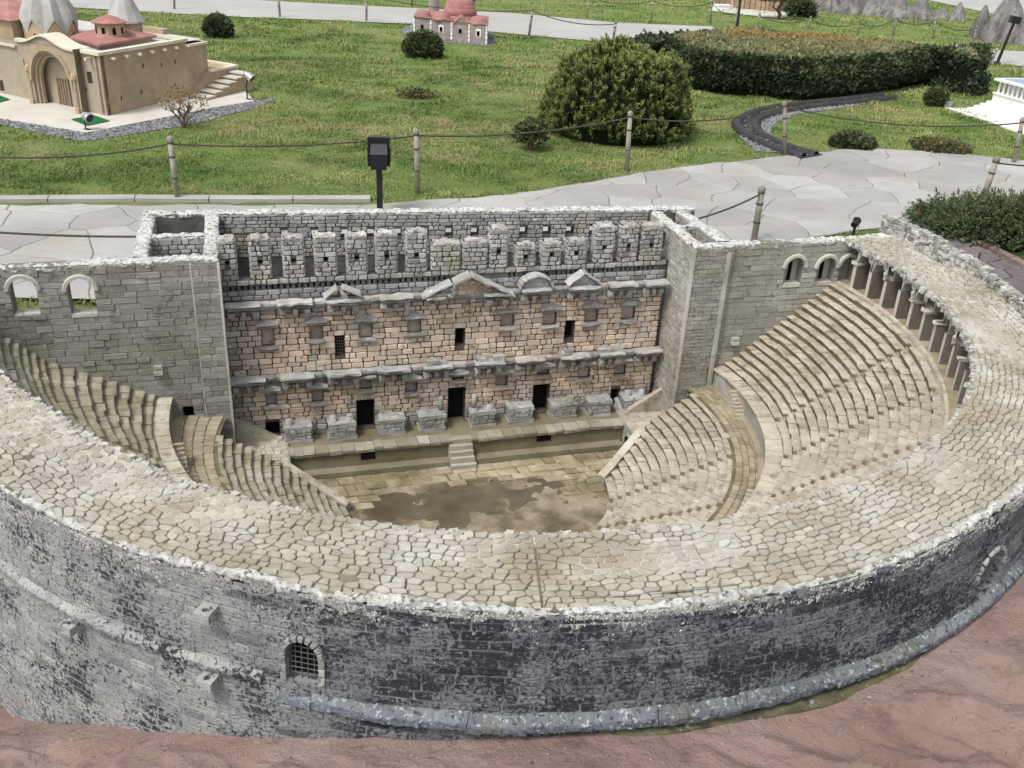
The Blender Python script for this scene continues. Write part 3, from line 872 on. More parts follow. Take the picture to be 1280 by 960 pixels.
# --- gallery arcade above the seats ----------------------------------
gal = tpart("gallery_floor", M['corridor'], theatre, lambda m: m.grid(np.array([[pol(1.785, x, .081), pol(2.10, x, .081)] for x in np.linspace(A0, A1, 120)]), (.9, 0, 0)))
pp = []
for i in range(130):
    e_a, e_b = ends_upper(1.79); b0 = e_a + (e_b - e_a) * i / 130; b1 = e_a + (e_b - e_a) * (i + 1) / 130; dz = random.uniform(-.0012, .0012)
    V = np.array([pol(r, x, z) for x in (b0 + .0006, b1 - .0006) for r, z in ((1.792, .079), (1.793, .091 + dz), (1.806, .092 + dz), (1.807, .080))])
    pp.append((V, [(0, 1, 5, 4), (1, 2, 6, 5), (2, 3, 7, 6), (0, 3, 2, 1), (4, 5, 6, 7)], (random.random(), 0, 0)))
emit(pp, "gallery_kerb_stone", M['seat'], gal, "gallery_kerb", 70)
n_p = 52
def kpol(a, r, t_, z): return np.array([r * math.cos(a) - t_ * math.sin(a), r * math.sin(a) + t_ * math.cos(a), z])
arc = theatre
pier_m, cap_m, arch_m = [], [], []
for var in range(4):
    m = TB()
    w, r0, r1 = 0.0120, R_A, R_A + .165
    V = [kpol(0, r, s * w * (1 - .06 * q), .081 + q * .134) for q in (0, 1) for r in (r0, r1) for s in (-1, 1)]
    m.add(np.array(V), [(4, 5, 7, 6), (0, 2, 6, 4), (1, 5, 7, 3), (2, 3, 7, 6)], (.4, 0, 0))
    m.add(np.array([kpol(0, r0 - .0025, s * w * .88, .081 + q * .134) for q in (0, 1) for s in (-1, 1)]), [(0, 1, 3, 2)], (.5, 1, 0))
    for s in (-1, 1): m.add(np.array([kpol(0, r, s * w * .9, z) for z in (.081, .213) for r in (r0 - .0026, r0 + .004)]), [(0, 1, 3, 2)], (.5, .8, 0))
    pier_m.append(m.mesh("arcade_pier", M['pier']))
    m = TB()
    V = [kpol(0, r, s * q, z) for q, r_, z in ((w * 1.0, 0, .203), (w * 1.45, .008, .209), (w * 1.4, .008, .2165)) for r in (r0 - .003 - r_, r0 + .045) for s in (-1, 1)]
    V = np.array(V) + RNG.normal(0, .0034 if var else .0015, (12, 3))
    m.add(V, [(0, 1, 5, 4), (4, 5, 9, 8), (2, 6, 7, 3), (6, 10, 11, 7), (0, 4, 6, 2), (4, 8, 10, 6), (1, 3, 7, 5), (5, 7, 11, 9), (8, 9, 11, 10)], (.5, .95, 0))
    cap_m.append(m.mesh("pier_capital", M['pier']))
ang = np.linspace(A0 + rad(3.4), A1 - rad(3.4), n_p)
step = ang[1] - ang[0]
half = R_A * step / 2
def arch_mesh(var):
    """one bay: the wall above two piers with a round arch cut out; some bays have lost their front ring"""
    m = TB()
    r_op = half - .0105; zs = .2145
    broken = var in (1, 3)
    rf = R_A + (.028 if broken else -.002)
    bs = np.linspace(0, math.pi, 13)
    top = ROOF_Z - .004
    inn = [(r_op * math.cos(b), zs + .056 * math.sin(b)) for b in bs]
    out = [(half * max(min(math.cos(b) * 1.5, 1), -1), zs if i in (0, 12) else top) for i, b in enumerate(bs)]
    n = len(bs)
    V = [kpol(0, rf, u, z) for u, z in inn] + [kpol(0, rf, u, z) for u, z in out] + [kpol(0, R_A + .168, u, z) for u, z in inn]
    V = np.array(V)
    V[n:2 * n] += RNG.normal(0, .003, (n, 3)); V[:n] += RNG.normal(0, .0016, (n, 3))
    T_ = np.zeros((3 * n, 3)); T_[:, 0] = .5; T_[n:2 * n, 1] = 1; T_[:n, 1] = .45  # soffit stays in the dark base tone, painting the shade under the arch
    m.add(V, [(i, i + 1, n + i + 1, n + i) for i in range(n - 1)] + [(i, 2 * n + i, 2 * n + i + 1, i + 1) for i in range(n - 1)], T_)
    m.add(np.array([kpol(0, r, u, z) for u in (-half, half) for r, z in ((rf, top), (R_A + .168, top))]), [(0, 1, 3, 2)], (.5, 1, 0))
    for k in range(9 if broken else 6):          # loose facing stones
        u = random.uniform(-half, half); z = random.uniform(.276, .298) if abs(u) < half * .7 else random.uniform(.218, .298)
        s = random.uniform(.005, .010); c = kpol(0, rf - .003, u, z)
        m.box(c[0] - s, c[0] + s, c[1] - s, c[1] + s, c[2] - s * .8, c[2] + s * .8, s * .4, (random.random(), 1, 0))
    return m.mesh("arcade_arch", M['pier'])
arch_m = [arch_mesh(v) for v in range(4)]
def place(mesh, name, a, parent):
    o = bpy.data.objects.new(name, mesh); COL.objects.link(o); o.parent = parent; o.rotation_euler = (0, 0, -a)
    k = R_A * (warp(a) * inset(a) - 1) if name != 'pier_capital' else 0
    o.location = (k * math.cos(a), -k * math.sin(a), 0); return o
for i, a in enumerate(ang):
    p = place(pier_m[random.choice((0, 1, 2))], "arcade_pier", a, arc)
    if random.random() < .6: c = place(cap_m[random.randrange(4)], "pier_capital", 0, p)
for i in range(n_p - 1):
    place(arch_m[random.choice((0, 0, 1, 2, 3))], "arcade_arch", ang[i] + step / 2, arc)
def f_gw(m):
    for a in np.arange(A0, A1, .0072):
        r = R_A * inset(a) * warp(a) - .003; s = random.uniform(.004, .009)
        p = np.array([r * math.cos(a), r * math.sin(a), ROOF_Z - random.uniform(.002, .016)])
        m.box(p[0] - s, p[0] + s, p[1] - s, p[1] + s, p[2] - s, min(p[2] + s, ROOF_Z + (.005 if a < rad(48) else 0)), s * .45, (random.random(), 0, 0))
tag(tpart("arcade_crest", M['rubble'], arc, f_gw), kind="stuff")
# --- stage building ---------------------------------------------------
def fac(px, py, k=YF):
    p = onY(px, py, k); return p[0], p[2]
def fac_map(u, v, d): return np.array([u, YF + d, v])
def att_map(u, v, d): return np.array([u, YA + d, v])
stage = theatre
# openings of the stage wall: tall doors, slit windows and shallow niches
def op_px(x0, x1, y0, y1, k=YF):
    xm, ym = (x0 + x1) / 2, (y0 + y1) / 2
    ua, ub = fac(x0, ym, k)[0], fac(x1, ym, k)[0]
    return Op(ua, ub, fac(xm, y1, k)[1], fac(xm, y0, k)[1])
doors = [op_px(333, 350, 527, 552), op_px(446, 468, 499, 536), op_px(560, 581, 484, 527), op_px(666, 686, 480, 515), op_px(763, 774, 486, 504),
         op_px(419, 431, 419, 445), op_px(569, 581, 409, 433), op_px(706, 718, 400, 424)]
niches = []
up_x = [(335, 405, 432), (395, 401, 424), (457, 399, 422), (518, 396, 416), (634, 388, 408), (687, 385, 406), (739, 382, 402), (785, 379, 399)]
lo_x = [(339, 486, 506), (397, 482, 502), (457, 470, 486), (514, 472, 490), (572, 465, 474), (627, 464, 482), (679, 456, 468), (730, 454, 472), (775, 450, 468)]
for x, y0, y1 in up_x: niches.append(op_px(x - 8, x + 8, y0, y1))
for x, y0, y1 in lo_x: niches.append(op_px(x - 7, x + 7, y0, y1))
stage_ops = doors + niches
V_TOP = 0.058
wallst = tpart("stage_wall", M['facade_joint'], stage, lambda m: wall_panel(m, fac_map, XL, XR, -0.70, V_TOP, stage_ops, 0.045, 0.3, (0.5, 0.1, 0), back=False))
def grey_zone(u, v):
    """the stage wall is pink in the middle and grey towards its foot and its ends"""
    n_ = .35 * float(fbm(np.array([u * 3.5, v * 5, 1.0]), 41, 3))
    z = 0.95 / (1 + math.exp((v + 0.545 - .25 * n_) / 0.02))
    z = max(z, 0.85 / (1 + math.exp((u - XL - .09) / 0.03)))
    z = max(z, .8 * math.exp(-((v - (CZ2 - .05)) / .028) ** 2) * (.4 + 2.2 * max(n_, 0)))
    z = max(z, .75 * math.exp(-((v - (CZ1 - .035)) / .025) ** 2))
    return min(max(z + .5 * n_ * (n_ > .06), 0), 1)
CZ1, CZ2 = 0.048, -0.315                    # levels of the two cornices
pieces = []
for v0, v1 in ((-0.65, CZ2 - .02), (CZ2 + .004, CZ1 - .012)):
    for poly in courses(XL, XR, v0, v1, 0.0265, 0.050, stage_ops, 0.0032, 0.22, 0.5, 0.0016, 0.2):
        c = poly.mean(0); gz = grey_zone(*c)
        if random.random() < .004: continue
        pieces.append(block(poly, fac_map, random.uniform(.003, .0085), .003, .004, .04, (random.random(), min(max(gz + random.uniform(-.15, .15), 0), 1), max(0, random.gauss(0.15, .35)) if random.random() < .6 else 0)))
emit(pieces, "wall_stone", M['facade'], wallst, "wall_masonry")
for o in doors:
    tpart("door_recess", M['dark'], stage, lambda m: opening_back(m, o, fac_map, 0.045))
for o in niches:
    tpart("niche", M['facade'], stage, lambda m: opening_back(m, o, fac_map, 0.018, (random.uniform(.2, .5), .55, 0)))
# frames of the two big doors: flat arches of voussoirs
def f_lint(o):
    def f(m):
        w = o.u1 - o.u0; n = 7
        for k in range(n):
            a = o.u0 - .012 + (w + .024) * k / n; b = o.u0 - .012 + (w + .024) * (k + 1) / n; sl = ((k + .5) / n - .5) * .012
            m.add(*block([(a + .001, o.v1 + .001), (b - .001, o.v1 + .001), (b - .001 + sl, o.v1 + .026), (a + .001 + sl, o.v1 + .026)], fac_map, .009, .002, .004, t=(random.random(), .15, .3)))
    return f
for o in doors[1:4]: tpart("door_lintel", M['facade'], stage, f_lint(o))
def f_grid(o):
    def f(m):
        for k in range(1, 4): x = o.u0 + (o.u1 - o.u0) * k / 4; m.tube([fac_map(x, o.v0, -.008), fac_map(x, o.v1, -.008)], .0012, 5)
        for k in range(1, 7): z = o.v0 + (o.v1 - o.v0) * k / 7; m.tube([fac_map(o.u0, z, -.007), fac_map(o.u1, z, -.007)], .0012, 5)
    return f
tpart("window_bars", M['iron'], stage, f_grid(doors[5]))
# mouldings
def moulding(m, x0, x1, z, proj, h, base=0.0, jit=0.002, t=None, tilt=0.0, y=YF):
    prof = [(base, z - h), (proj * .45, z - h), (proj * .55, z - h * .62), (proj * .92, z - h * .5), (proj, z - h * .4), (proj, z - h * .05), (proj * .95, z), (base, z + .003)]
    n = len(prof); V = []
    k = max(1, int((x1 - x0) / .03)); xs = np.linspace(x0, x1, k + 1)
    for x in xs:
        for d, zz in prof: V.append((x, y + d, zz + tilt * (x - x0)))
    V = np.array(V) + RNG.normal(0, jit * .6, (len(V), 3)) * (.4, 1, 1)
    F_ = [(i * n + j, i * n + j + 1, (i + 1) * n + j + 1, (i + 1) * n + j) for i in range(k) for j in range(n - 1)]
    F_ += [tuple(range(n)), tuple(range(k * n, k * n + n))[::-1]]
    m.add(V, F_, t or (random.random(), 0, 0))
def px_x(x, y): return fac(x, y)[0]
up_seg = [(281, 325), (345, 389), (406, 449), (472, 513), (648, 684), (706, 744), (756, 790), (801, 829)]
lo_seg = [(287, 331), (349, 391), (407, 449), (470, 510), (526, 562), (590, 627), (641, 676), (696, 732), (745, 775), (789, 820)]
def ucy(x): return 378 - (x - 285) * 25 / 545
def lcy(x): return 468 - (x - 290) * 33 / 525
def f_ent1(m):
    x = XL + .003
    while x < XR - .004:
        w = min(random.uniform(.06, .12), XR - .003 - x); moulding(m, x, x + w - .002, CZ1 + random.uniform(-.003, .002), .030, .034, t=(random.random(), random.random() * .4 * (x > .2), 0)); x += w
tpart("upper_cornice", M['cornice'], stage, f_ent1)
def f_ent2(m):
    x = XL + .003
    while x < XR - .004:
        w = min(random.uniform(.06, .12), XR - .003 - x); moulding(m, x, x + w - .002, CZ2 + random.uniform(-.003, .002), .032, .036, t=(random.random(), random.random() * .5 * (x > 0), 0)); x += w
    for sx in np.arange(XL + .02, XR - .02, .155):    # frieze panels below, toned dark to deepen the shade under the cornice
        m.add(*block([(sx, CZ2 - .085), (sx + .085, CZ2 - .085), (sx + .085, CZ2 - .04), (sx, CZ2 - .04)], fac_map, .010, .002, .004, t=(.05, .1, 0)))
tpart("lower_cornice", M['cornice'], stage, f_ent2)
def bracket(m, x, z, s=.013, d=.045):
    m.box(x - s, x + s, YF - .002, YF + d, z - .034, z - .012, .003, (random.random() * .8 + .2, 0, 0))
    m.box(x - s * .8, x + s * .8, YF - .002, YF + d * .75, z - .052, z - .034, .003, (random.random() * .8 + .2, 0.2, 0))
M['trim'] = M['cornice']
for i, (a, b) in enumerate(up_seg):
    def f(m):
        u0, u1 = px_x(a, ucy(a) - 3), px_x(b, ucy(b) - 3); z = CZ1 + .014
        moulding(m, u0, u1, z, .084, .019, .028, .003, (random.uniform(.5, 1), 0, 0))
        moulding(m, u0 + .010, u1 - .010, z - .020, .066, .015, .026, .003, (random.uniform(.1, .6), 0, 0)); bracket(m, (u0 + u1) / 2, z - .03, .009)
        bracket(m, u0 + .022, z - .03); bracket(m, u1 - .022, z - .03)
    tpart("cornice_block", M['cornice'], stage, f)
for i, (a, b) in enumerate(lo_seg):
    def f(m):
        u0, u1 = px_x(a, lcy(a) - 3), px_x(b, lcy(b) - 3); z = CZ2 + .012; rz = .35 if a > 640 and random.random() < .6 else 0
        moulding(m, u0, u1, z, .086, .019, .03, .0035, (random.uniform(.4, 1), rz, 0))
        moulding(m, u0 + .010, u1 - .010, z - .020, .068, .016, .026, .003, (random.uniform(.1, .5), rz, 0)); bracket(m, (u0 + u1) / 2, z - .032, .009)
        bracket(m, u0 + .022, z - .032); bracket(m, u1 - .022, z - .032)
        if a in (526, 590, 696, 745):                # blocks that fell on the ledge
            for _ in range(3):
                x = random.uniform(u0 + .02, u1 - .02); s = random.uniform(.014, .03); m.box(x - s, x + s, YF + .02, YF + .06, z, z + random.uniform(.012, .026), .004, (random.random(), 0, 0))
    tpart("cornice_block", M['cornice'], stage, f)
def raking(m, u0, z0, u1, z1, th, proj, base=.012, t=None):
    d = np.array([u1 - u0, z1 - z0]); L = np.linalg.norm(d); d /= L; n_ = np.array([-d[1], d[0]])
    if n_[1] < 0: n_ = -n_
    V = []
    for s in np.linspace(0, L, max(2, int(L / .03) + 1)):
        for w, y in ((0, base), (0, proj * .7), (th * .5, proj * .8), (th * .55, proj), (th, proj), (th, base)):
            p = np.array([u0, z0]) + d * s + n_ * w; V.append((p[0], YF + y, p[1]))
    k = len(V) // 6; V = np.array(V) + RNG.normal(0, .0016, (len(V), 3))
    F_ = [(i * 6 + j, i * 6 + j + 1, (i + 1) * 6 + j + 1, (i + 1) * 6 + j) for i in range(k - 1) for j in range(5)] + [tuple(range(6)), tuple(range(6 * k - 6, 6 * k))[::-1]]
    m.add(V, F_, t or (random.uniform(.4, 1), 0, 0))
def field(m, pts, d=.03, t=(.4, .3, 0)):
    n = len(pts); V = [(u, YF + q, v) for q in (0.004, d) for u, v in pts]
    m.add(np.array(V), [tuple(range(n, 2 * n))] + [(i, (i + 1) % n, n + (i + 1) % n, n + i) for i in range(n)], t)
# small pediments over three of the upper blocks
def f_p1(m):                                      # broken pediment
    u0, u1 = px_x(406, 372), px_x(449, 370); z = CZ1 + .018; c = (u0 + u1) / 2
    raking(m, u0, z, u0 + .058, z + .042, .014, .075); raking(m, c - .005, z + .040, u1 - .004, z + .004, .016, .078)
    m.box(c - .012, c + .02, YF, YF + .06, z, z + .022, .005)
tpart("pediment", M['cornice'], stage, f_p1)
def f_p2(m):                                      # segmental pediment
    u0, u1 = px_x(648, 358), px_x(684, 357); z = CZ1 + .018; c = (u0 + u1) / 2; r = (u1 - u0) / 2
    for i in range(10):
        b0, b1 = math.pi * i / 10, math.pi * (i + 1) / 10
        raking(m, c + r * math.cos(b1), z + .052 * math.sin(b1), c + r * math.cos(b0), z + .052 * math.sin(b0), .011, .072, t=(.7, 0, 0))
    field(m, [(u0 + .006, z)] + [(c - (r - .004) * math.cos(b), z + .050 * math.sin(b)) for b in np.linspace(.1, math.pi - .1, 9)] + [(u1 - .006, z)], .045, (.6, 0, 0))
tpart("pediment", M['cornice'], stage, f_p2)
def f_p3(m):
    u0, u1 = px_x(706, 355), px_x(744, 353); z = CZ1 + .016; c = (u0 + u1) / 2
    raking(m, u0, z, c, z + .056, .014, .076); raking(m, c, z + .056, u1, z, .014, .076)
    field(m, [(u0 + .01, z), (u1 - .01, z), (c, z + .054)], .04, (.7, 0, 0))
tpart("pediment", M['cornice'], stage, f_p3)
# the large broken pediment over the royal door
cu0, cz0 = fac(528, 365); cua, cza = fac(584, 341); cu1, cz1 = fac(636, 361)
def f_gp(m):
    L0 = fac(530, 366); L1 = fac(562, 350); Ap = fac(585, 341); R1 = fac(604, 350); R2 = fac(636, 365)
    raking(m, L0[0], L0[1], L1[0], L1[1], .016, .085); raking(m, L1[0] + .01, L1[1] - .002, Ap[0], Ap[1], .018, .095)
    raking(m, Ap[0], Ap[1], R1[0], R1[1] - .004, .018, .095); raking(m, R1[0], R1[1], R2[0], R2[1], .017, .088)
    moulding(m, L0[0], L0[0] + .09, CZ1 + .004, .085, .024, .02, .003); moulding(m, R1[0] - .01, R2[0], CZ1 + .006, .085, .026, .02, .003)
    for x in (R1[0] + .02, R2[0] - .03, L0[0] + .03): bracket(m, x, CZ1 - .02, .014, .06)
tpart("great_pediment", M['cornice'], stage, f_gp)
def f_gpf(m):
    L1 = fac(534, 368); Ap = fac(585, 344); R2 = fac(632, 366)
    field(m, [(L1[0], CZ1 - .01), (R2[0], CZ1 - .01), (Ap[0], Ap[1] - .006)], .03, (.5, 0, .2))
    for poly in courses(L1[0], R2[0], CZ1 - .008, Ap[1] - .012, .022, .04, (), .003, .2, .4, .0015):
        c = poly.mean(0); fr = (c[1] - CZ1) / (Ap[1] - CZ1)
        lim0 = L1[0] + (Ap[0] - L1[0]) * fr; lim1 = R2[0] + (Ap[0] - R2[0]) * fr
        if lim0 + .015 < c[0] < lim1 - .015: m.add(*block(poly, lambda u, v, d: np.array([u, YF + .03 + d, v]), .006, .003, t=(random.random(), .1, .1)))
tpart("pediment_field", M['facade'], stage, f_gpf)
def f_gpr(m):
    for _ in range(34):
        x = random.uniform(cu0, cu0 + .13); fr = (x - cu0) / .15; z = CZ1 + .005 + fr * .05 * random.random(); s = random.uniform(.006, .014)
        m.box(x - s, x + s, YF + .02, YF + .075, z - s * .7, z + s * .7, .004)
tag(tpart("pediment_rubble", M['rubble'], stage, f_gpr), kind="stuff")
# little hoods and sills at the niches
def f_hood(o, k):
    def f(m):
        c = (o.u0 + o.u1) / 2; w = (o.u1 - o.u0) / 2 + .020; z = o.v1 + .012
        t = (random.uniform(.2, .9), .4 if k and c > .0 else 0, 0)
        moulding(m, c - w, c + w, z, .040, .018, 0, .002, t)
        moulding(m, c - w * .8, c + w * .8, z - .018, .026, .010, 0, .002, t)
        if random.random() < .6:
            V = np.array([(c - w, YF + .004, z), (c + w, YF + .004, z), (c, YF + .004, z + .020), (c - w, YF + .036, z), (c + w, YF + .036, z), (c, YF + .036, z + .016)])
            m.add(V, [(3, 4, 5), (0, 3, 5, 2), (1, 2, 5, 4)], t)
    return f
def f_sill(o, k):
    def f(m):
        c = (o.u0 + o.u1) / 2; w = (o.u1 - o.u0) / 2 + random.uniform(.008, .014); z = o.v0 - .001
        moulding(m, c - w, c + w, z, .026, .022, 0, .003, (random.random(), .5 if k and c > 0 else .2, 0))
    return f
for i, o in enumerate(niches):
    k = i >= len(up_x)
    tpart("niche_hood", M['cornice'], stage, f_hood(o, k)); tpart("niche_sill", M['cornice'], stage, f_sill(o, k))
# --- attic: broken top with piers and gaps ----------------------------
mer = [(272, 294, 292), (312, 337, 290), (354, 379, 289), (394, 420, 289), (434, 458, 289), (471, 496, 288), (509, 533, 287),
       (540, 575, 304), (579, 609, 302), (613, 634, 287), (646, 669, 308), (679, 701, 303), (709, 733, 301), (744, 766, 283), (774, 796, 282), (801, 826, 281)]
VA0, VA1 = CZ1 + .006, fac(560, 338, YA)[1]
M_AT = M['attic']
slit_ops = []
for x in np.r_[np.arange(XL + .03, -.14, .026), np.arange(.17, XR - .02, .0235)]:
    if random.random() < .9: slit_ops.append(Op(x, x + .0105, CZ1 + .052, CZ1 + .072 + random.uniform(-.004, .002)))
at_w = tpart("attic_wall", M['attic_joint'], stage, lambda m: wall_panel(m, att_map, XL - .005, XR + .02, VA0 - .03, VA1, slit_ops, 0.05, 0.3, (.5, 0, 0)))
tpart("attic_slots", M['dark'], stage, lambda m: [opening_back(m, o, att_map, .045) for o in slit_ops])
pieces = []
for v0, v1, bl in ((VA0, CZ1 + .050, .045), (CZ1 + .076, VA1, .044)):
    for poly in courses(XL, XR + .01, v0, v1, .024, bl, (), .003, .2, .45, .0015):
        c = poly.mean(0); pieces.append(block(poly, att_map, random.uniform(.003, .008), .003, .004, .04, (random.random(), .45 * (c[1] < CZ1 + .05) + max(0, .5 * float(fbm(np.array([c[0] * 3, c[1] * 3, 0]), 77, 2))) + (.5 if -.1 < c[0] < .2 and random.random() < .6 else 0), 0)))
emit(pieces, "attic_stone", M_AT, at_w, "attic_masonry", 140)
pieces = []
for i, (a, b, yt) in enumerate(mer):
    ua, ub = fac(a, 315, YA)[0], fac(b, 315, YA)[0]; vt = fac((a + b) / 2, yt, YA)[1]
    vt = min(vt, .335)
    c = (ua + ub) / 2; hole = [] if 7 <= i <= 8 else [Op(c - .010, c + .009, VA1 + (vt - VA1) * .38, VA1 + (vt - VA1) * .38 + .020)]
    dp = random.uniform(.05, .06)
    def f(m):
        wall_panel(m, att_map, ua + .003, ub - .003, VA1, vt - .004, hole, dp, .3, (.5, 0, 0), back=True, top=True)
        for x in (ua + .003, ub - .003): m.add([att_map(x, VA1, 0), att_map(x, vt - .004, 0), att_map(x, vt - .004, -dp), att_map(x, VA1, -dp)], [(0, 1, 2, 3)], (.5, 0, 0))
        for o in hole: opening_back(m, o, att_map, dp * .9, (.0, 0, 0))
    mo = tpart("attic_pier", M['attic_joint'], stage, f)
    pcs = []
    for poly in courses(ua, ub, VA1 + .001, vt, .022, .036, hole, .003, .2, .4, .0018): pcs.append(block(poly, att_map, random.uniform(.004, .009), .003, .004, .05, (random.random(), max(0, random.gauss(.0, .3)), 0)))
    for q in (ua, ub):                                 # stones on the returns
        sg = -1 if q == ua else 1
        fm = lambda u, v, d: np.array([q + sg * d, YA + u, v])
        for poly in courses(-dp, 0, VA1 + .001, vt, .024, .03, (), .003, .2, .3, .001): pcs.append(block(poly, fm, .005, .003, .004, 0, (random.random(), 0, 0)))
    emit(pcs, "pier_stone", M_AT, mo, "pier_masonry", 20)
    def ft(m):
        crust(m, [(ua + .004, YA - dp / 2, vt - .004), (c, YA - dp / 2, vt - .002 + random.uniform(-.006, .006)), (ub - .004, YA - dp / 2, vt - .004)], dp / 2 + .004, .010, 200 + i, .006, .006, .012, n=9, t=.3)
    tpart("pier_cap", M['rubble'], mo, ft)
# rear wall with its row of square holes, seen over the attic
BL = np.array([-1.475, -1.0]); BR = np.array([1.255, -0.785]); bd = BR - BL; bL = np.linalg.norm(bd); bd /= bL; bn = np.array([-bd[1], bd[0]])
if bn[1] < 0: bn = -bn
def back_map(u, v, d):
    p = BL + bd * u + bn * d; return np.array([p[0], p[1], v])
def back_uv(px, py):
    nW = EX * bn[0] + EY * bn[1]; k = nW @ O_T + bn @ BL
    d = ray(px, py); t = (k - nW @ CPOS) / (nW @ d); T_ = toT(CPOS + d * t)
    return (T_[:2] - BL) @ bd, T_[2]
holes = []
for x in (356, 394, 431, 464, 498, 532, 562, 594, 626, 655, 684, 713, 742, 772, 799):
    y = 293 - (x - 356) * 6 / 440; u0, v1 = back_uv(x - 5, y - 5); u1, v0 = back_uv(x + 4, y + 5); holes.append(Op(u0, u1, v0, v1))
rear = tpart("rear_wall", M['attic_joint'], stage, lambda m: wall_panel(m, back_map, 0, bL, -.2, ROOF_Z - .005, holes, .065, .3, (.5, 0, 0)))
emit([block(p, back_map, random.uniform(.003, .007), .003, .004, .04, (random.random(), max(0, random.gauss(0, .35)), 0)) for p in courses(.34, bL - .25, .08, ROOF_Z - .008, .021, .045, holes, .003, .2, .45, .0016)], "wall_stone", M_AT, rear, "wall_masonry", 260)
tpart("rear_crest", M['crust'], rear, lambda m: crust(m, [back_map(u, ROOF_Z - .006 + .004 * float(vnoise(np.array([u * 7, 0, 0]), 9)), -.033) for u in np.linspace(0, bL, 60)], .035, .007, 71, .008, .005, .012, n=9, t=.5))
# the floor behind the attic
tpart("stage_loft", M['inner_shade'], stage, lambda m: m.add([(-1.13, -.53, -.12), (.98, -.53, -.12), (1.0, -.80, -.12), (-1.13, -.97, -.12)], [(0, 1, 2, 3)], (.2, 0, 0)))

# --- side towers and wing walls ----------------------------------------
def wing(name, x0, x1, y, ops, t_zone, seed, label=None):
    fm = lambda u, v, d: np.array([u, y + d, v])
    w = tpart(name, M['wing_joint'], theatre, lambda m: wall_panel(m, fm, x0, x1, -.72, ROOF_Z - .004, ops, .065, .3, (.5, t_zone * .5, 0)))
    pcs = []
    for poly in courses(x0, x1, -.70, ROOF_Z - .006, .0285, .088, ops, .0022, .2, .45, .001, .15):
        c = poly.mean(0)
        pcs.append(block(poly, fm, abs(random.gauss(.0016, .0016)) + .0008, .002, .003, .02, (random.random(), t_zone * random.uniform(.5, 1), 0)))
    emit(pcs, "wall_stone", M['wing'], w, "wall_masonry", 220)
    tpart("wall_crest", M['crust'], w, lambda m: crust(m, [(x, y - .033, ROOF_Z - .006 + .006 * float(vnoise(np.array([x * 5, seed, 0]), 9))) for x in np.linspace(x0, x1, 40)], .036, .008, seed, .008, .0055, .014, n=9, t=.6))
    for o in ops:
        if o.arch:
            def f(m):
                m.fm = fm
                n = 14
                for k in range(n):
                    b0, b1 = math.pi * k / n, math.pi * (k + 1) / n
                    prof = [(o.r, .004), (o.r + .004, .016), (o.r + .016, .016), (o.r + .021, .004)]
                    V = [fm(o.c + q * math.cos(b), o.vs + q * math.sin(b), d) for b in (b0, b1) for q, d in prof]
                    m.add(np.array(V), [(j, j + 1, 5 + j, 4 + j) for j in range(3)], (.75, 1, 0))
            tpart("arch_band", M['wing'], w, f)
            def g(m):
                m.box(o.u0, o.u1, y - .06, y + .002, o.v0 - .01, o.v0 + .006, .0015, (.8, 1, 0))
            tpart("window_sill", M['wing'], w, g)
    return w, fm
def op_y(px0, px1, py0, py1, k, arch=False):
    a = onY(px0, (py0 + py1) / 2, k); b = onY(px1, (py0 + py1) / 2, k); t_ = onY((px0 + px1) / 2, py0, k); q = onY((px0 + px1) / 2, py1, k)
    return Op(a[0], b[0], q[2], t_[2], arch)
ldoor = op_y(229, 243, 508, 530, YWL)
wl, fml = wing("wing_wall", -2.50, XL, YWL, [op_y(14, 47, 348, 394, YWL, True), op_y(86, 119, 348, 394, YWL, True), ldoor], 0.0, 301)
tpart("door_recess", M['dark'], wl, lambda m: opening_back(m, ldoor, fml, .06))
rdoor = op_y(884, 896, 456, 476, YWR, True)
w1, w2, w3 = op_y(981, 1003, 322, 356, YWR, True), op_y(1021, 1043, 322, 354, YWR, True), op_y(1049, 1067, 321, 354, YWR, True)
wr_, fmr = wing("wing_wall", 1.19, 2.05, YWR, [w1, w2, w3], .45, 302)
def f_blind(m):
    for o in (w1, w2, w3):
        opening_back(m, o, fmr, .05, (.5, .6, 0)); c = o.c + .004; q = Op(c - .008, c + .014, o.v0 + .004, o.v1 - .018, True)
tpart("window_back", M['wing'], wr_, f_blind)
def f_slit(m):
    for o in (w1, w2): m.add([fmr(o.c + a, v, -.0485) for a, v in ((-.004, o.v0 + .004), (.018, o.v0 + .004), (.018, o.vs + .012), (-.004, o.vs + .012))], [(0, 1, 2, 3)])
tpart("window_slit", M['dark'], wr_, f_slit)
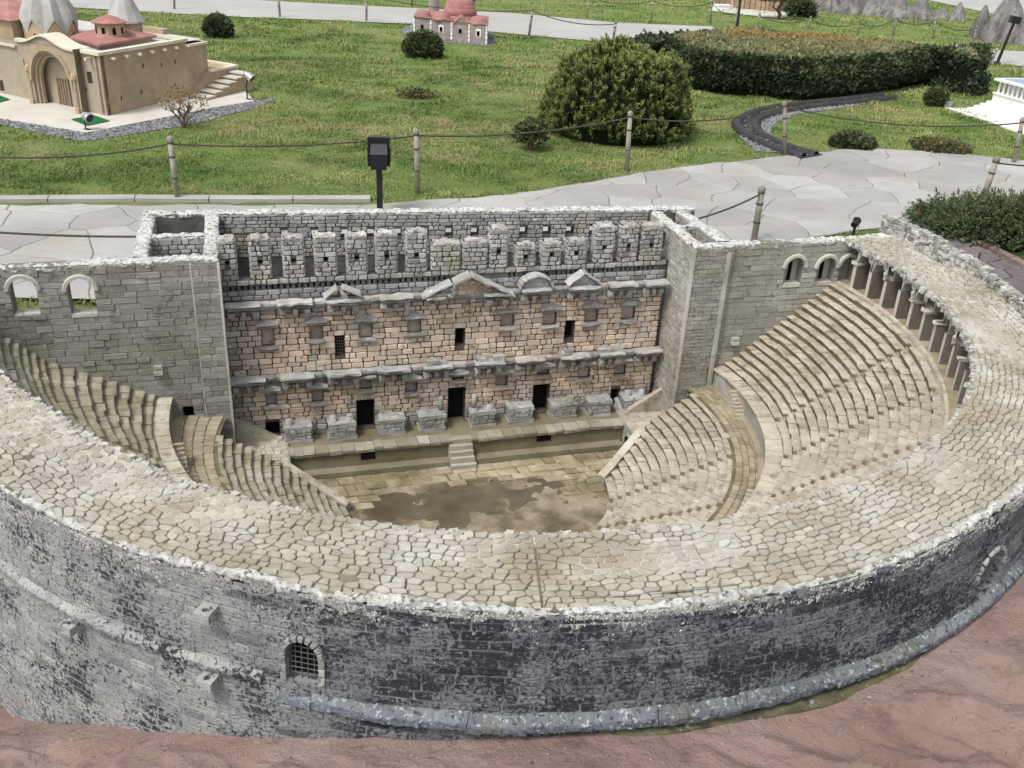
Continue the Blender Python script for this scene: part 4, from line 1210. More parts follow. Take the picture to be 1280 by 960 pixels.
# bracket boxes on the wing walls
for (px, py, y, w) in ((198, 460, YWL, wl), (917, 424, YWR, wr_)):
    p = onY(px, py, y)
    def f(m):
        m.box(p[0] - .026, p[0] + .026, y - .004, y + .005, p[2] - .034, p[2] + .034, .001, (.25, 0, 0))
        m.box(p[0] - .018, p[0] + .018, y, y + .030, p[2] - .022, p[2] - .006, .001, (.9, 1, 0))
        m.box(p[0] - .018, p[0] + .018, y, y + .022, p[2] - .006, p[2] + .016, .001, (.7, .8, 0))
        m.box(p[0] - .012, p[0] + .012, y + .022, y + .0235, p[2] - .002, p[2] + .006, 0, (.0, 0, 0))
    tpart("bracket", M['wing'], w, f)
def side_wall(name, x, y0, y1, ops, sg, zone=.3, thick=.05, seed=1, crest=True, both=True, v0=-.70):
    """a wall that runs away from the viewer; its outer face looks along sg * X"""
    xa = np.linspace(0, 1, 2)
    fm = lambda u, v, d: np.array([x(u) + sg * d, u, v])
    w = tpart(name, M['wing_joint'], theatre, lambda m: wall_panel(m, fm, y0, y1, v0, ROOF_Z - .004, ops, thick, .3, (.5, zone * .5, 0)))
    pcs = [block(p, fm, random.uniform(.001, .0045), .002, .003, .03, (random.random(), zone * random.uniform(.6, 1.2), 0)) for p in courses(y0, y1, max(v0, -.69), ROOF_Z - .006, .020, .046, ops, .0022, .2, .45, .001)]
    if both:
        f2 = lambda u, v, d: np.array([x(u) - sg * (thick + d), u, v])
        pcs += [block(p, f2, random.uniform(.002, .005), .002, .003, .03, (random.random(), zone, 0)) for p in courses(y0, y1, .0, ROOF_Z - .006, .022, .046, ops, .0022, .2, .45, .001)]
    emit(pcs, "wall_stone", M['wing'], w, "wall_masonry", 150)
    if crest: tpart("wall_crest", M['crust'], w, lambda m: crust(m, [(x(u) - sg * thick / 2, u, ROOF_Z - .004) for u in np.linspace(y0, y1, 20)], thick / 2 + .003, .007, seed, .008, .005, .012, n=9, t=.6))
    return w, fm
# left tower
side_wall("tower_wall", lambda u: XL, -.965, YWL - .067, [], 1, .1, .055, 401)
side_wall("tower_wall", lambda u: -1.475, -.96, YWL - .067, [], -1, .3, .055, 402, v0=-.2)
def cross(name, x0, x1, y, seed):
    fm = lambda u, v, d: np.array([u, y + d, v])
    w = tpart(name, M['attic_joint'], theatre, lambda m: wall_panel(m, fm, x0, x1, -.2, ROOF_Z - .008, [], .05, .3, (.5, 0, 0)))
    emit([block(p, fm, random.uniform(.003, .006), .003, .003, .03, (random.random(), 0, 0)) for p in courses(x0, x1, .0, ROOF_Z - .012, .022, .045, (), .0025, .2, .4, .001)], "wall_stone", M['attic'], w, "wall_masonry", 40)
    tpart("wall_crest", M['crust'], w, lambda m: crust(m, [(u, y - .025, ROOF_Z - .010) for u in np.linspace(x0, x1, 10)], .027, .007, seed, .008, .005, .012, n=9, t=.6))
cross("tower_cross_wall", -1.42, XL - .06, -.66, 403)
def floor_of(x0, x1, y0, y1, z=-.02): return lambda m: m.add([(x0, y0, z), (x1, y0, z), (x1, y1, z), (x0, y1, z)], [(0, 1, 2, 3)], (.1, 0, 0))
tpart("tower_floor", M['wing_joint'], theatre, floor_of(-1.47, XL - .05, -1.0, YWL - .06))
# pilaster strip of the left tower front
def f_pil(m):
    V0 = onY(243, 332, YWL)[0]; V1 = onY(253, 520, YWL)[0]
    for v, w in ((0, 0),):
        m.add(np.array([(x, YWL + d, z) for z, xs in ((-.66, V1), (.29, V0)) for x, d in ((xs, -.002), (xs, .018), (XL + .001, .018), (XL + .001, -.04))]), [(0, 1, 5, 4), (1, 2, 6, 5), (2, 3, 7, 6), (4, 5, 6, 7)], (.5, 0, 0))
pil = tpart("tower_front", M['wing_joint'], theatre, f_pil)
pv = lambda u, v, d: np.array([u, YWL + .018 + d, v])
emit([block(p, pv, random.uniform(.0008, .003), .002, .003, .02, (random.random(), .0, 0)) for p in courses(onY(249, 430, YWL)[0], XL, -.65, .285, .0285, .07, (), .002, .2, .4, .001)], "wall_stone", M['wing'], pil, "wall_masonry", 60)
def f_arris(m):
    m.box(XL - .006, XL + .004, YWL + .010, YWL + .022, -.65, .288, .0012, (1, 1, 0)); x = onY(249, 430, YWL)[0]; m.box(x - .004, x + .002, YWL + .008, YWL + .021, -.62, .288, .0012, (.8, .9, 0))
tpart("corner_edge", M['wing'], pil, f_arris)
# right tower
xr = lambda u: XR + .018 + (u + .20) * -.03
ow1 = Op(-.62, -.545, .155, .255); ow2 = Op(-.60, -.52, -.13, -.02); ow3 = Op(-.42, -.40, -.56, -.53)
tw, ftw = side_wall("tower_wall", xr, -.76, YWR + .012, [ow1, ow2, ow3], -1, .75, .055, 411)
tpart("window_recess", M['dark'], tw, lambda m: [opening_back(m, o, ftw, .05) for o in (ow1, ow2, ow3)])
def f_bar2(m):
    for o in (ow1, ow2):
        for k in range(1, 4): v = o.v0 + (o.v1 - o.v0) * k / 4; m.tube([ftw(o.u0, v, -.012), ftw(o.u1, v, -.012)], .0014, 5)
        for k in range(1, 3): u = o.u0 + (o.u1 - o.u0) * k / 3; m.tube([ftw(u, o.v0, -.014), ftw(u, o.v1, -.014)], .0014, 5)
tpart("window_bars", M['iron'], tw, f_bar2)
side_wall("tower_wall", lambda u: 1.195, -.76, YWR - .067, [], 1, .3, .055, 412, v0=-.2)
cross("tower_cross_wall", XR + .07, 1.14, -.52, 413)
tpart("tower_floor", M['wing_joint'], theatre, floor_of(XR + .02, 1.2, -.8, YWR - .06))
fmt = lambda u, v, d: np.array([u, YWR + .014 + d, v])
rdoor = op_y(884, 896, 456, 476, YWR + .014, True)
tf = tpart("tower_front", M['wing_joint'], theatre, lambda m: wall_panel(m, fmt, XR + .018, 1.192, -.70, ROOF_Z - .004, [rdoor], .05, .3, (.5, .2, 0)))
emit([block(p, fmt, random.uniform(.001, .004), .002, .003, .03, (random.random(), .25 * random.random(), 0)) for p in courses(XR + .02, 1.190, -.69, .288, .020, .05, [rdoor], .0022, .2, .4, .001)], "wall_stone", M['wing'], tf, "wall_masonry", 120)
tpart("door_recess", M['dark'], tf, lambda m: opening_back(m, rdoor, fmt, .045))
tpart("wall_crest", M['crust'], tf, lambda m: crust(m, [(u, YWR - .016, ROOF_Z - .004) for u in np.linspace(XR + .02, 1.19, 10)], .032, .010, 421, .008, .005, .012, n=9, t=.6))
def f_arr(m):
    m.box(XR + .012, XR + .024, YWR + .006, YWR + .020, -.64, .288, .0015, (1, 1, 0)); m.box(1.150, 1.168, YWR + .008, YWR + .026, -.44, .27, .0015, (.7, .9, 0))
tpart("corner_edge", M['wing'], tf, f_arr)

# --- stage, orchestra and side passages ----------------------------------
Y_SF = -.272
XS0, XS1 = -.895, .745
def f_stage(m):
    m.add([(XL - .02, YF - .06, ZS), (XR + .02, YF - .06, ZS), (XR + .02, Y_SF, ZS), (XL - .02, Y_SF, ZS)], [(0, 1, 2, 3)], (.4, 0, 0))
    m.add([(XS0 - .1, Y_SF, ZS), (XS1 + .1, Y_SF, ZS), (XS1 + .1, Y_SF, ZO - .02), (XS0 - .1, Y_SF, ZO - .02)], [(0, 1, 2, 3)], (.35, 0, 0))
platform = tpart("stage_platform", M['stagefront'], theatre, f_stage)
pcs = []
x = XS0 - .05
while x < XS1 + .04:
    w = random.uniform(.03, .07)
    if not (-.145 < x + w / 2 < -.03):
        z = ZS + random.uniform(.004, .010)
        V = np.array([(a, y, q) for a in (x + .001, x + w - .001) for y, q in ((Y_SF - .055, z), (Y_SF + .012, z), (Y_SF + .015, z - .006), (Y_SF + .012, z - .022), (Y_SF - .002, z - .026))]) + RNG.normal(0, .0012, (10, 3))
        pcs.append((V, [(i, i + 1, 6 + i, 5 + i) for i in range(4)] + [(0, 1, 2, 3, 4), (9, 8, 7, 6, 5)], (random.random(), random.uniform(.3, 1), 0)))
    x += w
emit(pcs, "edge_stone", M['stagefront'], platform, "edge_course", 60)
for px, py0, py1 in ((460, 562, 574), (680, 539, 551)):
    o = op_y(px - 9, px + 9, py0, py1, Y_SF)
    tpart("drain_hole", M['dark'], platform, lambda m: m.box(o.u0, o.u1, Y_SF - .02, Y_SF + .002, o.v0, o.v1))
def f_ledge(m): m.box(XS0, XS1, Y_SF - .01, Y_SF + .052, ZO - .03, ZO + .030, .001, (.4, .1, 0))
tpart("stage_ledge", M['stagefront'], platform, f_ledge)
def f_steps(m):
    u = (-.145, -.035)
    for k in range(5):
        z = ZS + .004 - .024 * k
        m.box(u[0] - .001 * k, u[1] + .002 * k, Y_SF - .03, Y_SF + .010 + .020 * k, z - .024, z, .0016, (random.random() * .4 + .5, .95, 0))
steps = tpart("stage_steps", M['stagefront'], platform, f_steps)
# column pedestals before the stage wall
plin = [(357, 390, 531, 555, 'l'), (412, 445, 524, 548, 'lr'), (475, 506, 518, 540, ''), (525, 556, 514, 536, 'C'), (589, 618, 515, 537, 'c'), (636, 665, 505, 533, ''), (689, 719, 501, 527, 'r'), (735, 762, 497, 520, ''), (780, 807, 490, 514, 'lr')]
for a, b, yt, yb, dec in plin:
    ya = YF + .075
    u0 = onY(a, yb, ya)[0]; u1 = onY(b, yb, ya)[0]; zt = max(onY((a + b) / 2, yt, ya)[2], ZS + .055); zt = min(zt, ZS + .085)
    ped = tpart("pedestal", M['plinth'], stage, lambda m: (m.box(u0, u1, YF - .002, ya, ZS, zt, .002, (.2, 0, 0)), m.box(u0 - .006, u1 + .006, YF, ya + .006, ZS - .001, ZS + .016, .003, (.5, 0, 0)), m.box(u0 - .005, u1 + .005, YF - .001, ya + .005, zt - .014, zt, .003, (.8, 0, 0))))
    fm = lambda u, v, d: np.array([u, ya + d, v])
    pcs = [block(p, fm, random.uniform(.003, .006), .002, .003, .04, (random.random(), 0, 0)) for p in courses(u0, u1, ZS + .016, zt - .014, .019, .032, (), .002, .2, .4, .001)]
    f3 = lambda u, v, d: np.array([u, v, zt + d])
    pcs += [block(p, f3, random.uniform(.002, .005), .002, .003, .04, (random.random() * .5 + .5, 0, 0)) for p in courses(u0, u1, YF + .01, ya, .030, .035, (), .002, .2, .4, .001)]
    emit(pcs, "pedestal_stone", M['plinth'], ped, "pedestal_masonry", 24)
    for ch in dec:
        x = {'l': u0 + .022, 'r': u1 - .022, 'C': u1 - .016, 'c': u0 + .018}[ch]
        if ch in 'lr':
            tpart("column_base", M['plinth'], ped, lambda m: m.lathe([(.021, 0), (.022, .008), (.016, .014), (.017, .028), (.010, .033)], (x, ya - .03, zt), 10, (.7, 0, 0)), True)
        else:
            tpart("column_stump", M['plinth'], ped, lambda m: (m.lathe([(.019, 0), (.019, .012), (.0135, .016)], (x, ya - .026, zt), 12, (.7, 0, 0)), m.tube([(x, ya - .026, zt + .014), (x, ya - .026, zt + .082), (x + .002, ya - .027, zt + .09)], [.0135, .0125, .006], 12, (.75, 0, 0))), True)
    if dec == 'c': tpart("column_base", M['plinth'], ped, lambda m: m.lathe([(.020, 0), (.021, .008), (.016, .014), (.014, .022)], (u1 - .022, ya - .03, zt), 10, (.7, 0, 0)), True)
p0 = onY(770, 497, YF + .05); p1 = onY(778, 512, YF + .09)
tpart("fallen_column", M['plinth'], stage, lambda m: m.tube([p0, (p1[0], p1[1], ZS + .014)], .0125, 10, (.8, 0, 0)))
# orchestra
def f_or(m):
    A = np.linspace(0, 2 * math.pi, 220); R = np.linspace(0.02, .66, 70)
    X = -.07 + np.cos(A)[:, None] * R[None]; Y = np.sin(A)[:, None] * R[None]
    Z = ZO + .009 * fbm(np.stack([X * 9, Y * 9, 0 * X], -1), 6, 4)
    m.grid(np.stack([X, Y, Z], -1), (.5, 0, 0))
    X, Y = np.meshgrid(np.linspace(-.95, .85, 40), np.linspace(-.30, .05, 10), indexing='ij')
    Z = ZO - .004 + .003 * fbm(np.stack([X * 6, Y * 6, 0 * X + 2], -1), 6, 3)
    m.grid(np.stack([X, Y, Z], -1), (.5, 0, 0))
orch = tpart("orchestra_floor", M['orch'], theatre, f_or, True)
om = lambda u, v, d: np.array([u + .18 * (v + .1), v, ZO + d])
pcs = []
for poly in courses(-.88, .80, -.215, .13, .058, .085, (), .004, .25, .5, .004, .12):
    c = poly.mean(0)
    lim = -.03 + .16 * float(fbm(np.array([c[0] * 4.5, 0, 0]), 61, 2)) + (.10 if c[0] > .30 else 0) + (.06 if c[0] < -.55 else 0)
    if c[1] > lim or math.hypot(c[0] + .07, c[1]) > .60 and c[1] > -.03: continue
    pcs.append(block(poly, om, random.uniform(.003, .009), .004, .005, .05, (random.random(), 0, 0)))
emit(pcs, "floor_slab", M['slab'], orch, "floor_slabs")
def f_frag(m):
    for px, py, s in ((727, 602, .02), (712, 615, .016), (707, 628, .012), (612, 601, .012), (655, 608, .016), (744, 622, .014)):
        p = toT(at(px, py, ZO)); V = np.array([(math.cos(b) * s * random.uniform(.7, 1.3), math.sin(b) * s * .7 * random.uniform(.7, 1.3)) for b in np.linspace(0, 2 * math.pi, 8)[:-1]]) + p[:2]
        m.add(*block(V, lambda u, v, d: np.array([u, v, ZO + d]), .012, .004, .003, .05))
tpart("broken_slab", M['slab'], orch, f_frag)
M['wet'] = plain('muddy_water', (0.125, 0.106, 0.07), .07, .5, 0.0, .35, 6, .02)
def f_pud(m):
    P = np.array([toT(at(x, y, ZO))[:2] for x, y in ((452, 640), (466, 620), (505, 613), (548, 617), (590, 610), (628, 601), (664, 597), (700, 603), (716, 613), (690, 622), (662, 626), (640, 640), (606, 646), (578, 662), (530, 668), (480, 660))])
    out = []
    for i in range(len(P)):
        for t in np.linspace(0, 1, 6)[:-1]:
            q = P[i] * (1 - t) + P[(i + 1) % len(P)] * t; out.append(q + .022 * np.array([float(fbm(np.array([q[0] * 16, q[1] * 16, 1.]), 81, 3)), float(fbm(np.array([q[0] * 16, q[1] * 16, 5.]), 82, 3))]))
    m.add(np.c_[np.array(out), np.full(len(out), ZO + .0006)], [tuple(range(len(out)))], (.5, 0, 0))
tpart("puddle", M['wet'], orch, f_pud)
# side passages: paved roof, arched mouth, sloping parapets
for sg in (1, -1):
    cxp = -.07
    X = lambda q: cxp + sg * q
    def f(m):
        a, b = X(.83), X(1.10); x0, x1 = min(a, b), max(a, b)
        m.box(x0, x1, -.44, -.135, ZO - .03, -.636, .001, (.6, .3, 0))
    par = tpart("side_passage", M['podium'], theatre, f)
    a, b = sorted((X(.832), X(1.09)))
    emit([block(p, lambda u, v, d: np.array([u, v, -.636 + d]), random.uniform(.002, .005), .002, .003, .02, (random.random(), 0, 0)) for p in courses(a, b, -.40, -.137, .036, .05, (), .003, .2, .4, .001)], "paving_stone", M['seat'], par, "paving_field", 40)
    ao = Op(-.235, -.165, ZO, ZO + .085, True)
    sm = lambda u, v, d: np.array([X(.83) - sg * d, u, v])
    def fa(m):
        m.fm = sm
        for k in range(7):
            b0, b1 = math.pi * k / 7, math.pi * (k + 1) / 7
            m.add(*block([(ao.c + r * math.cos(q), ao.vs + r * math.sin(q)) for r, q in ((ao.r, b0), (ao.r + .016, b0), (ao.r + .016, b1), (ao.r, b1))], sm, .008, .002, .004))
    tpart("passage_arch", M['archst'], par, fa)
    tpart("passage_mouth", M['dark'], par, lambda m: opening_back(m, ao, sm, -.0016))
    # the cheek wall that closes the upper rows, with a small door
    def fc(m):
        b0 = pol(.885, 0, 0)[0]
        pr = [(.90, -.70), (1.16, -.70), (1.16, -.46), (.90, -.615)]
        V = [(X(q), y, z) for y in (-.150, -.138) for q, z in pr]
        m.add(np.array(V), [(0, 1, 2, 3), (4, 5, 6, 7), (0, 1, 5, 4), (3, 2, 6, 7), (0, 3, 7, 4), (1, 2, 6, 5)], (.6, .3, 0))
    tpart("cheek_wall", M['seat'], par, fc)
    tpart("cheek_door", M['dark'], par, lambda m: m.box(*sorted((X(1.005), X(1.03))), -.152, -.1515, -.625, -.585))
    # sloping parapet down to the orchestra
    def fs(m):
        P0 = np.array([X(.90), -.150]); P1 = np.array([X(.60), .055]); d = (P1 - P0) / np.linalg.norm(P1 - P0); n_ = np.array([-d[1], d[0]]) * .017
        V = []
        for p, zt in ((P0, -.612), (P0 + d * .06, -.617), (P1 - d * .05, -.722), (P1, -.738)):
            for s in (-1, 1):
                for z in (ZO - .03, zt): V.append((*(p + s * n_), z))
        F_ = []
        for i in range(3):
            a = i * 4; F_ += [(a, a + 4, a + 5, a + 1), (a + 2, a + 3, a + 7, a + 6), (a + 1, a + 5, a + 7, a + 3)]
        F_ += [(0, 1, 3, 2), (12, 14, 15, 13)]
        m.add(np.array(V), F_, (.55, .15, 0))
    sl = tpart("sloping_parapet", M['podium'], par, fs)
    def fcap(m):
        P0 = np.array([X(.90), -.150]); P1 = np.array([X(.60), .055]); d = (P1 - P0) / np.linalg.norm(P1 - P0); n_ = np.array([-d[1], d[0]]) * .020
        pts = [(P0, -.610), (P0 + d * .06, -.615), (P1 - d * .05, -.720), (P1 + d * .004, -.737)]
        V = [(*(p + s * n_), z + h) for p, z in pts for s in (-1, 1) for h in (0, .012)]
        F_ = []
        for i in range(3):
            a = i * 4; F_ += [(a, a + 4, a + 5, a + 1), (a + 2, a + 3, a + 7, a + 6), (a + 1, a + 5, a + 7, a + 3), (a, a + 2, a + 6, a + 4)]
        F_ += [(0, 1, 3, 2), (12, 14, 15, 13)]
        m.add(np.array(V) + RNG.normal(0, .0008, (16, 3)), F_, (.8, 0, 0))
    tpart("parapet_coping", M['seat'], par, fcap)
    # sloping wall at the end of the stage
    def fe(m):
        x0, x1 = X(.865), X(1.06); y = -.395 if sg < 0 else -.345
        V = [(x, y + s * .014 + (0 if i == 0 else -.01), z) for i, (x, zt) in enumerate(((x0, -.625), (x0 + sg * .02, -.612), (x1, -.505))) for s in (-1, 1) for z in (ZS, zt)]
        F_ = []
        for i in range(2):
            a = i * 4; F_ += [(a, a + 4, a + 5, a + 1), (a + 2, a + 3, a + 7, a + 6), (a + 1, a + 5, a + 7, a + 3)]
        m.add(np.array(V), F_ + [(0, 1, 3, 2), (8, 10, 11, 9)], (.55, .2, 0))
        m.box(*sorted((x0 - sg * .012, x0 + sg * .012)), y - .016, y + .016, ZS, ZS + .030, .002, (.9, 0, 0))
    tpart("stage_end_wall", M['seat'], par, fe)
# ------------------------------------------------------------------ ground
def inpoly(P, poly):
    P = np.asarray(P); poly = np.asarray(poly); c = np.zeros(len(P), bool); n = len(poly)
    for i in range(n):
        (x0, y0), (x1, y1) = poly[i], poly[(i + 1) % n]
        k = ((y0 > P[:, 1]) != (y1 > P[:, 1]))
        with np.errstate(divide='ignore', invalid='ignore'):
            c ^= k & (P[:, 0] < (x1 - x0) * (P[:, 1] - y0) / (y1 - y0 + 1e-12) + x0)
    return c
def px(*pts): return [tuple(at(x, y, 0)[:2]) for x, y in pts]

M['soil'] = stone('lawn_ground', [(0.3, (0.10, 0.165, 0.04)), (0.5, (0.16, 0.225, 0.065)), (0.72, (0.25, 0.26, 0.11))], 1.3,
                  [((0.30, 0.25, 0.13), 2.7, 0.60, 0.07, 0.7), ((0.07, 0.13, 0.03), 1.9, 0.60, 0.08, 0.6), ((0.11, 0.10, 0.055), 14, 0.64, 0.05, 0.5)], 0.1, None, 0.8, 60, 0.95, 0.1, 0.03)
M['slabs'] = stone('path_slab', [(0.3, (0.285, 0.28, 0.27)), (0.5, (0.345, 0.34, 0.33)), (0.75, (0.42, 0.415, 0.40))], 1.6,
                   [((0.35, 0.315, 0.25), 1.8, 0.60, 0.09, 0.6), ((0.26, 0.255, 0.24), 20, 0.64, 0.05, 0.5), ((0.22, 0.21, 0.19), 6, 0.64, 0.04, 0.35)], 0.13, None, 0.35, 70, 0.8, 0.25)
M['slab_joint'] = stone('path_joint', [(0.3, (0.10, 0.095, 0.085)), (0.7, (0.19, 0.185, 0.17))], 8, (), 0.1, None, 0.3, 90)
M['kerb'] = stone('kerb_concrete', [(0.3, (0.33, 0.325, 0.31)), (0.7, (0.43, 0.42, 0.40))], 5, (), 0.08, None, 0.3, 90)
M['brownslab'] = stone('brown_slab', [(0.3, (0.10, 0.085, 0.088)), (0.5, (0.16, 0.135, 0.14)), (0.75, (0.24, 0.21, 0.21))], 4, [((0.07, 0.055, 0.06), 9, 0.6, 0.08, 0.6)], 0.25, None, 0.4, 60, 0.65, 0.35)
M['brown_joint'] = plain('brown_joint', (0.045, 0.036, 0.036), 0.9, 0.1)
M['gravel'] = stone('grey_gravel', [(0.3, (0.11, 0.115, 0.125)), (0.7, (0.27, 0.275, 0.285))], 40, (), 0.5, None, 0.6, 120)

NP = [tuple(W(x, y)[:2]) for x, y in [(-1.4, -.98), (1.2, -.76), (1.17, -.25), (2.05, -.24)]]
T_OUT = [(-1.46, -1.03), (1.24, -.815), (1.17, -.28), (2.06, -.27)] + [(2.06 * warp(a) * math.cos(a), 2.06 * warp(a) * math.sin(a)) for a in np.linspace(-.1, math.pi + .14, 40)] + [(-1.45, -.39)]
theatre_poly = np.array([W(x, y)[:2] for x, y in T_OUT])
def front_sink(P):
    """how far the ground drops in front of the theatre, where the rock lies on it"""
    d = np.asarray(P) - O_T[:2]; X = d @ EX[:2]; Y = d @ EY[:2]; r = np.hypot(X, Y); a = np.degrees(np.arctan2(Y, X)) % 360
    k = np.clip((a - 32) / 14, 0, 1) * np.clip((196 - a) / 12, 0, 1) * np.clip((9 - r) / 2, 0, 1)
    return -1.1 * k * (r > 1.5)
def build_ground():
    th = np.linspace(0, 2 * math.pi, 73)[:-1]
    pts = [tuple(p) for p in theatre_poly]; nh = len(pts)
    ctr = np.array([0.0, 4.0])
    rr = 2.6
    while rr < 150:
        pts += [tuple(ctr + rr * np.array([math.cos(a), math.sin(a)])) for a in th + rr]
        rr *= 1.10 if rr < 12 else 1.35
    vv = [Vector(p) for p in pts]
    out = delaunay_2d_cdt(vv, [(i, (i + 1) % nh) for i in range(nh)], [], 0, 1e-5)
    V = np.array([tuple(v) for v in out[0]]); F_ = [list(f) for f in out[2]]
    cen = np.array([V[f].mean(0) for f in F_]); keep = ~inpoly(cen, theatre_poly)
    Z = front_sink(V)
    mb = MB(); mb.add(np.c_[V, Z], [f for f, k in zip(F_, keep) if k], (.5, 0, 0))
    tag(mb.build("ground", M['soil'], smooth=True), kind="structure")
build_ground()

# rock that carries the theatre in front
def rock_z(a, r):
    """a in degrees, r from the theatre's centre"""
    base = np.interp(a, [8, 20, 40, 60, 85, 100, 112, 122, 133, 145, 160, 182, 196], [-.03, .0, -.01, -.02, -.05, -.045, -.08, -.17, -.31, -.55, -.62, -.12, -.01])
    out = np.interp(a, [8, 25, 45, 60, 80, 100, 120, 140, 160, 182, 196], [.0, .05, .16, .16, .05, .02, .05, .12, .12, .02, .0])
    x = r * np.cos(np.radians(a)); y = r * np.sin(np.radians(a)); P = np.stack([x, y, 0 * x], -1)
    w = np.clip((r - 2.19) / .22, 0, 1)
    edge = np.clip((a - 8) / 14, 0, 1) * np.clip((196 - a) / 10, 0, 1)
    q = P.copy(); q[..., 0] = P[..., 0] * .5 + P[..., 1] * .5; q[..., 1] = (P[..., 1] - P[..., 0]) * 2.0
    q = q + .35 * fbm(P * 1.7, 59, 2)[..., None]
    fold = 1 - np.abs(fbm(q * 1.4 + 3.7, 51, 4)) * 2
    fold2 = 1 - np.abs(fbm(q * 4.6 + 1.2, 56, 4)) * 2
    z = base + out * np.clip(r - 2.22, 0, 1.2) + edge * w * (.12 * fbm(P * 1.3, 52, 3) + .11 * (fold - .62) + .035 * (fold2 - .6) + .022 * fbm(P * 9, 53, 4) + .009 * fbm(P * 34, 54, 3))
    z = z + .006 * fbm(P * 14, 57, 3)
    return z
def f_rock(m):
    A = np.linspace(8, 196, 760); R = np.r_[2.12, np.linspace(2.17, 3.3, 170), np.linspace(3.35, 6.5, 60)]
    a, r = np.meshgrid(A, R, indexing='ij')
    Z = rock_z(a, r)
    Z = np.where(r > 6.2, Z - .5, Z)
    k = np.array([warp(math.radians(x)) for x in A])[:, None]; r2 = r * k
    ca, sa = r2 * np.cos(np.radians(a)), r2 * np.sin(np.radians(a))
    P = np.stack([O_T[0] + EX[0] * ca + EY[0] * sa, O_T[1] + EX[1] * ca + EY[1] * sa, Z], -1)
    mossy = np.clip(fbm(np.stack([a * .09, r * 2.5, 0 * a], -1), 58, 3) * 2 - .35 + np.clip((40 - a) / 25, 0, .6), 0, .6)
    m.grid(P, np.stack([0 * a + .5, mossy, 0 * a], -1))
part("rock_terrain", M['rock'], None, f_rock, True, kind="structure")

def f_grit(m):
    """crumbs of rock and mortar lying at the foot of the ring wall and in the folds"""
    n = 1500; a = RNG.uniform(22, 190, n); r = 2.185 + np.where(RNG.random(n) < .6, np.abs(RNG.normal(0, .045, n)), RNG.uniform(0, 1.1, n)) + .02
    z = rock_z(a, r); k = np.array([warp(math.radians(x)) for x in a]); x, y = r * k * np.cos(np.radians(a)), r * k * np.sin(np.radians(a))
    C = O_T + x[:, None] * EX + y[:, None] * EY; C[:, 2] = z
    s = (.0014 + .0034 * RNG.random(n) ** 3)[:, None, None]
    base = np.array([(-1, -1, -.3), (1, -.8, -.3), (.9, 1, -.3), (-1, .9, -.3), (-.4, -.3, .8), (.5, .4, .9)], float)
    V = (base[None] * s * RNG.uniform(.6, 1.25, (n, 6, 3))) + C[:, None]
    F_ = (np.array([(0, 1, 4), (1, 5, 4), (1, 2, 5), (2, 3, 5), (3, 4, 5), (3, 0, 4)])[None] + np.arange(n)[:, None, None] * 6).reshape(-1, 3)
    m.add(V.reshape(-1, 3), F_, np.repeat(np.c_[RNG.random(n), RNG.random(n) * .8, np.zeros(n)], 6, 0))
M['grit'] = stone('rock_grit', [(0.3, (0.13, 0.09, 0.08)), (0.7, (0.33, 0.26, 0.235))], 30, (), .45, (0.24, 0.235, 0.22), .4, 90)
part("grit", M['grit'], None, f_grit, kind="stuff")

# ------------------------------------------------------------------ paths
def crazy(poly, cell, seed, aniso=1.0):
    rg = np.random.default_rng(seed); poly = np.asarray(poly)
    lo, hi = poly.min(0) - cell, poly.max(0) + cell
    S = []
    y = lo[1]
    while y < hi[1]:
        x = lo[0]
        while x < hi[0]:
            S.append((x + rg.uniform(0, cell * .95), y + rg.uniform(0, cell * .95))); x += cell
        y += cell
    S = np.array(S); out = []
    for i, s in enumerate(S):
        d = np.hypot(*(S - s).T); nb = np.argsort(d)[1:19]
        if d[nb[0]] < cell * .32: continue
        cell_p = [(s[0] - 2 * cell, s[1] - 2 * cell), (s[0] + 2 * cell, s[1] - 2 * cell), (s[0] + 2 * cell, s[1] + 2 * cell), (s[0] - 2 * cell, s[1] + 2 * cell)]
        for j in nb:
            q = S[j]
            dj = np.sort(np.hypot(*(S - q).T))[1]
            if dj < cell * .32: continue
            n_ = q - s; mid = (q + s) / 2
            cell_p = clip_cell(cell_p, n_[0], n_[1], n_ @ mid)
            if len(cell_p) < 3: break
        if len(cell_p) < 3: continue
        sub = [tuple(p) for p in poly]; n = len(cell_p)
        ar = sum(cell_p[k][0] * cell_p[(k + 1) % n][1] - cell_p[(k + 1) % n][0] * cell_p[k][1] for k in range(n))
        if ar < 0: cell_p = cell_p[::-1]
        for k in range(n):
            p, q = cell_p[k], cell_p[(k + 1) % n]; a, b = q[1] - p[1], -(q[0] - p[0])
            sub = clip_cell(sub, a, b, a * p[0] + b * p[1])
            if len(sub) < 3: break
        if len(sub) >= 3: out.append(np.array(sub))
    return out
def wobble(P, amp, fr, seed):
    out = []; n = len(P)
    for i in range(n):
        a, b = P[i], P[(i + 1) % n]; k = max(1, int(np.hypot(*(b - a)) / .07))
        for t in range(k): out.append(a + (b - a) * t / k)
    out = np.array(out); q = np.c_[out * fr, np.zeros(len(out))]
    return out + amp * np.stack([fbm(q, seed, 3), fbm(q + 31, seed + 3, 3)], -1)
